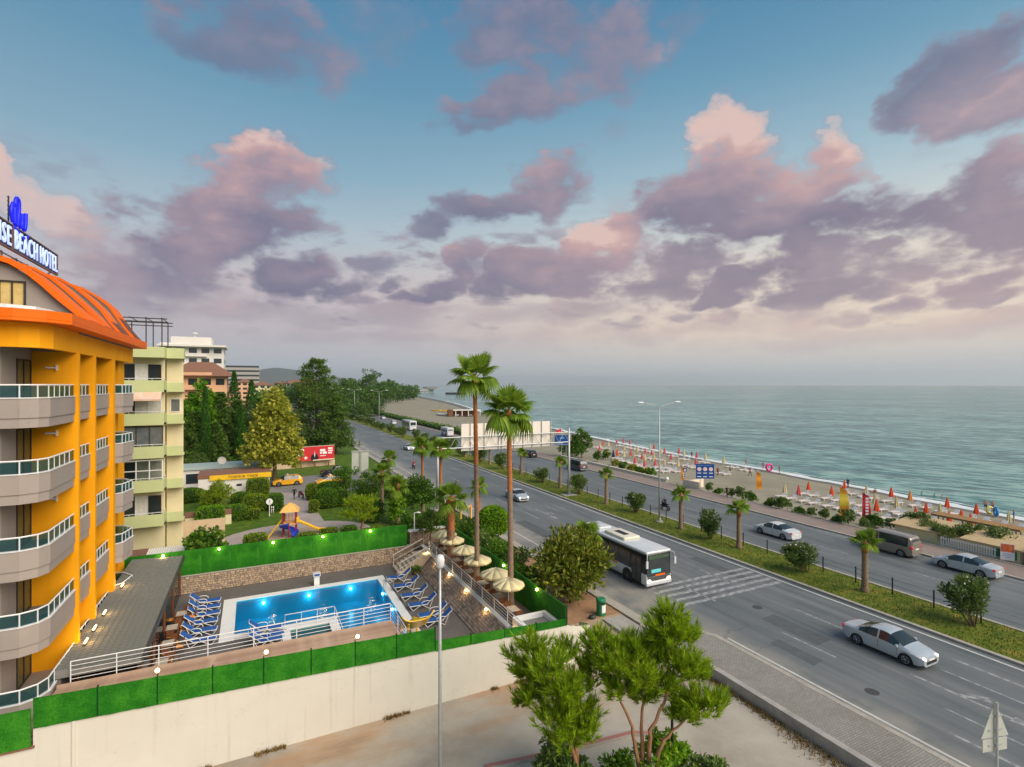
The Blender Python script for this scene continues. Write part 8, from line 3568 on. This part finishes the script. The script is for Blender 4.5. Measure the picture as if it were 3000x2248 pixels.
# park post lamp, notice, bollards, orange frame
t = thing('path_lamp', 'thin white L shaped lamp post behind turf fence corner', 'lamp', (13.9, 49.6, 0))
m = MB()
m.tube([(0, 0, 0), (0, 0, 3.75), (.45, 0, 3.78)], .05, 7)
m.build('pole', 'white_metal', t)
m = MB()
m.bx(.3, .62, -.07, .07, 3.7, 3.78)
m.build('lamp_head', 'white_metal', t)
nx, ny = (1.84,70.76)
t = thing('park_notice', 'round white notice board on white post by the hedges', 'sign', (nx, ny, 0))
m = MB()
m.tube([(0, 0, 0), (0, 0, 1.6)], .05, 7)
m.build('post', 'white', t)
m = MB()
m.lathe([(.01, 0), (.35, 0), (.38, .02), (.38, .06), (.01, .06)], 20)
m.build('board', 'sign_white', t, loc=(0, -.02, 1.8), rot=(R(90), 0, 0))
m = MB()
for z in (1.62, 1.77, 1.92):
    m.bx(-.06, .06, -.095, -.085, z, z + .08)
m.build('printed_mark', 'paint_grey', t)
for i, (x, y) in enumerate(((2.13,72.43), (2.33,72.33))):
    t = thing('bollard', ('left', 'right')[i] + ' of two short white bollards beside round notice', 'bollard', (x, y, 0), 0, 'white bollards')
    m = MB()
    m.lathe([(.07, 0), (.07, .8), (.04, .86)], 10)
    m.build('shaft', 'white', t, True)
    m = MB()
    m.lathe([(.073, .55), (.073, .65)], 10)
    m.build('band', 'paint_grey', t)
t = thing('orange_frame', 'orange steel frame standing on the pavement before the road', 'frame', (22.6, 58.5, 0), R(15))
for x in (-.75, .75):
    m = MB()
    m.bx(x - .1, x + .1, -.1, .1, 0, 2.4 if x < 0 else 1.7)
    m.build('upright', 'play_roof', t)
m = MB()
m.bar((-.75, 0, 2.3), (0, 0, 1.3), .16)
m.build('brace', 'play_roof', t)
m = MB()
m.bar((0, 0, 1.3), (.75, 0, 1.65), .16)
m.build('brace', 'play_roof', t)

# ---------------------------------------------------------------- playground
nx, ny = (3.56,61.05)
t = thing('play_tower', 'play tower with peaked orange roof, blue spiral and yellow slide', 'playground', (nx, ny, .01), R(-8))
for x in (-.62, .62):
    for y in (-.62, .62):
        m = MB()
        m.bx(x - .06, x + .06, y - .06, y + .06, 0, 2.65)
        m.build('post', 'playred', t)
m = MB()
m.bx(-.7, .7, -.7, .7, 1.25, 1.33)
m.build('platform', 'play_roof', t)
m = MB()
m.add([(-.95, -.95, 2.6), (.95, -.95, 2.6), (.95, .95, 2.6), (-.95, .95, 2.6), (-.5, -.5, 3.15), (.5, -.5, 3.15), (.5, .5, 3.15), (-.5, .5, 3.15), (0, 0, 3.45)], [(0, 1, 5, 4), (1, 2, 6, 5), (2, 3, 7, 6), (3, 0, 4, 7), (4, 5, 8), (5, 6, 8), (6, 7, 8), (7, 4, 8), (3, 2, 1, 0)])
m.build('roof', 'play_roof', t)
for k in range(4):
    m = MB()
    m.bx(-.5 + k * .3, -.38 + k * .3, .56, .62, 1.33, 2.1)
    m.build('side_slat', 'play_roof', t)
m = MB()
n = 26
for i in range(n + 1):
    f = i / n
    a = R(-90) - f * 5.2
    r = .62
    cx0, cy0 = .0, -1.15
    z = 1.28 * (1 - f) + .18
    u = Vector((math.cos(a), math.sin(a), 0))
    c = Vector((cx0, cy0, z))
    for k, (dr, dz) in enumerate(((-.34, .22), (-.27, .02), (.0, -.04), (.27, .02), (.36, .28))):
        p = c + u * (r + dr) + Vector((0, 0, dz))
        m.v.append(tuple(p))
for i in range(n):
    for k in range(4):
        m.f.append([i * 5 + k, i * 5 + k + 1, (i + 1) * 5 + k + 1, (i + 1) * 5 + k])
        m.m.append(0)
o = m.build('spiral_slide', 'playblue', t, True)
o.modifiers.new('thick', 'SOLIDIFY').thickness = .04
m = MB()
m.tube([(0, -1.15, 0), (0, -1.15, 1.5)], .06, 8)
m.build('spiral_post', 'playred', t)
m = MB()
prof = [(.65, 1.3), (.95, 1.28), (1.6, .95), (2.4, .5), (2.9, .28), (3.5, .22)]
for x, z in prof:
    m.v += [(x, -.3, z + .2), (x, -.24, z), (x, .24, z), (x, .3, z + .2)]
for i in range(5):
    for k in range(3):
        m.f.append([4 * i + k, 4 * i + k + 1, 4 * i + 5 + k, 4 * i + 4 + k])
        m.m.append(0)
o = m.build('straight_slide', 'yellow_slide', t)
o.modifiers.new('thick', 'SOLIDIFY').thickness = .05
m = MB()
rbox(m, .62, .95, -.36, .36, 1.3, 1.85, .1)
m.build('slide_hood', 'yellow_slide', t)
for s_ in (-.3, .3):
    m = MB()
    m.bar((-.65, s_, 1.9), (-2.1, s_ - .5, .0), .09)
    m.build('ladder_rail', 'yellow_slide', t)
for k in range(6):
    f = (k + .5) / 6.5
    m = MB()
    m.tube([(-2.1 + 1.45 * f, -.8 + .5 * f, 1.4 * f), (-2.1 + 1.45 * f, -.2 + .5 * f, 1.4 * f)], .03, 6)
    m.build('rung', 'play_roof', t)

# ---------------------------------------------------------------- far beach: bar, boats, pier
t = thing('far_beach_bar', 'flat roofed open beach bar on the distant sand', 'building', (104, 272, -1.0), R(-10))
m = MB()
m.bx(-9, 9, -3, 4, 3.0, 3.4)
m.build('roof', 'bldg_white', t)
for x in (-8.5, -5, -1.5, 2, 5.5, 8.5):
    m = MB()
    m.bx(x - .2, x + .2, -2.8, -2.4, 0, 3.0)
    m.build('post', 'bldg_white', t)
m = MB()
m.bx(-8, 6, 1.5, 4, 0, 3.0)
m.build('back_wall', 'wood_brown', t)
m = MB()
m.bx(-9, -6.5, -3.2, 1, 0, 3.6)
m.build('side_hut', 'wood_brown', t)


def make_boat(mt):
    t = thing('beached_boat', 'x', 'boat', (0, 0, 0), 0, 'boats drawn up on the distant beach')
    m = MB()
    n = 9
    for i in range(n):
        f = i / (n - 1) * 2 - 1
        w = .95 * (1 - abs(f) ** 2.4) + .04
        z = .22 * f * f
        m.v += [(f * 3.4, -w, .55 + z), (f * 3.4, -w * .5, .08 + z), (f * 3.4, w * .5, .08 + z), (f * 3.4, w, .55 + z)]
    for i in range(n - 1):
        for k in range(3):
            m.f.append([4 * i + k, 4 * i + k + 1, 4 * i + 5 + k, 4 * i + 4 + k])
            m.m.append(0)
    o = m.build('hull', mt, t, True)
    o.modifiers.new('thick', 'SOLIDIFY').thickness = .06
    for x in (-1.2, .6):
        m = MB()
        m.bx(x - .15, x + .15, -.75, .75, .42, .48)
        m.build('thwart', mt, t)
    return t


b1, b2, q1, q2 = make_boat('plastic_white'), make_boat('yellow'), [], []
for i, p in enumerate(((94.01,280.25), (98.74,275.83), (106.55,276.10))):
    spawn(b1, q1, bpos(p), R(-70), '%s white boat on the distant beach, left to right' % ordn(i), 1.5)
for i, p in enumerate(((108.75,335.30), (111.83,327.13), (119.49,339.95), (114.66,317.42), (121.51,327.47), (118.42,308.18), (117.97,299.22))):
    spawn(b2, q2, bpos(p), R(-40 + 20 * (i % 3)), '%s yellow boat on the distant beach, left to right' % ordn(i), 1.1)
t = thing('pier', 'long thin pier standing in the sea beyond the far beach', 'pier', (0, 0, -2))
A_, B_ = Vector((*(289.89,1026.33), 0)), Vector((*(346.42,1083.87), 0))
m = MB()
m.bar(A_ + Vector((0, 0, 6)), B_ + Vector((0, 0, 6)), 2.2)
m.build('deck', 'concrete', t)
for i in range(13):
    q = A_.lerp(B_, i / 12)
    m = MB()
    m.tube([q + Vector((0, 0, -1)), q + Vector((0, 0, 9 if i % 2 else 14))], .8, 6)
    m.build('pile', 'concrete', t)
m = MB()
m.box(tuple(A_.lerp(B_, .8) + Vector((0, 0, 12))), (24, 24, 4))
m.build('shelter_roof', 'roof_grey', t)
t = thing('jetty', 'dark low jetty on piles out at sea', 'jetty', (0, 0, -2))
A_, B_ = Vector((*(314.10,914.55), 0)), Vector((*(348.02,897.92), 0))
m = MB()
m.bar(A_ + Vector((0, 0, 2.6)), B_ + Vector((0, 0, 2.6)), 2.4)
m.build('deck', 'dark_metal', t)
for i in range(10):
    q = A_.lerp(B_, (i + .5) / 10)
    m = MB()
    m.tube([q + Vector((0, 0, -1)), q + Vector((0, 0, 2))], 1.4, 6)
    m.build('pile', 'dark_metal', t)
for i, (p, s_) in enumerate((((521.23,1212.36), 5.0), ((630.84,1995.35), 6.5), ((554.35,1281.86), 4.0))):
    o = copy_tree(b1, (*p, -2.2), R(-25), ('white motor boat on the sea beside the tall palm trunk', 'white boat beyond the far pier', 'small white boat near the tall palm')[i], s_)
    o['group'] = 'boats on the sea'
    m = MB()
    m.bx(-1.4, 1.0, -.5, .5, .5, 1.1)
    m.build('cabin', 'plastic_white', o)

# ---------------------------------------------------------------- air
hz = bpy.data.materials.new('haze_air')
hz.use_nodes = True
nt = hz.node_tree
nt.nodes.clear()
pv = nt.nodes.new('ShaderNodeVolumePrincipled')
pv.inputs['Color'].default_value = (.86, .95, 1.0, 1)
pv.inputs['Density'].default_value = HAZE
pv.inputs['Anisotropy'].default_value = .2
mo = nt.nodes.new('ShaderNodeOutputMaterial')
nt.links.new(pv.outputs[0], mo.inputs['Volume'])
if HAZE > 0:
    m = MB()
    m.bx(-9500, 16500, -4500, 22500, -6, 360)
    m.build('haze', hz)
    tag(bpy.data.objects['haze'], 'thin pale sea haze filling the distance', 'haze', kind='stuff')
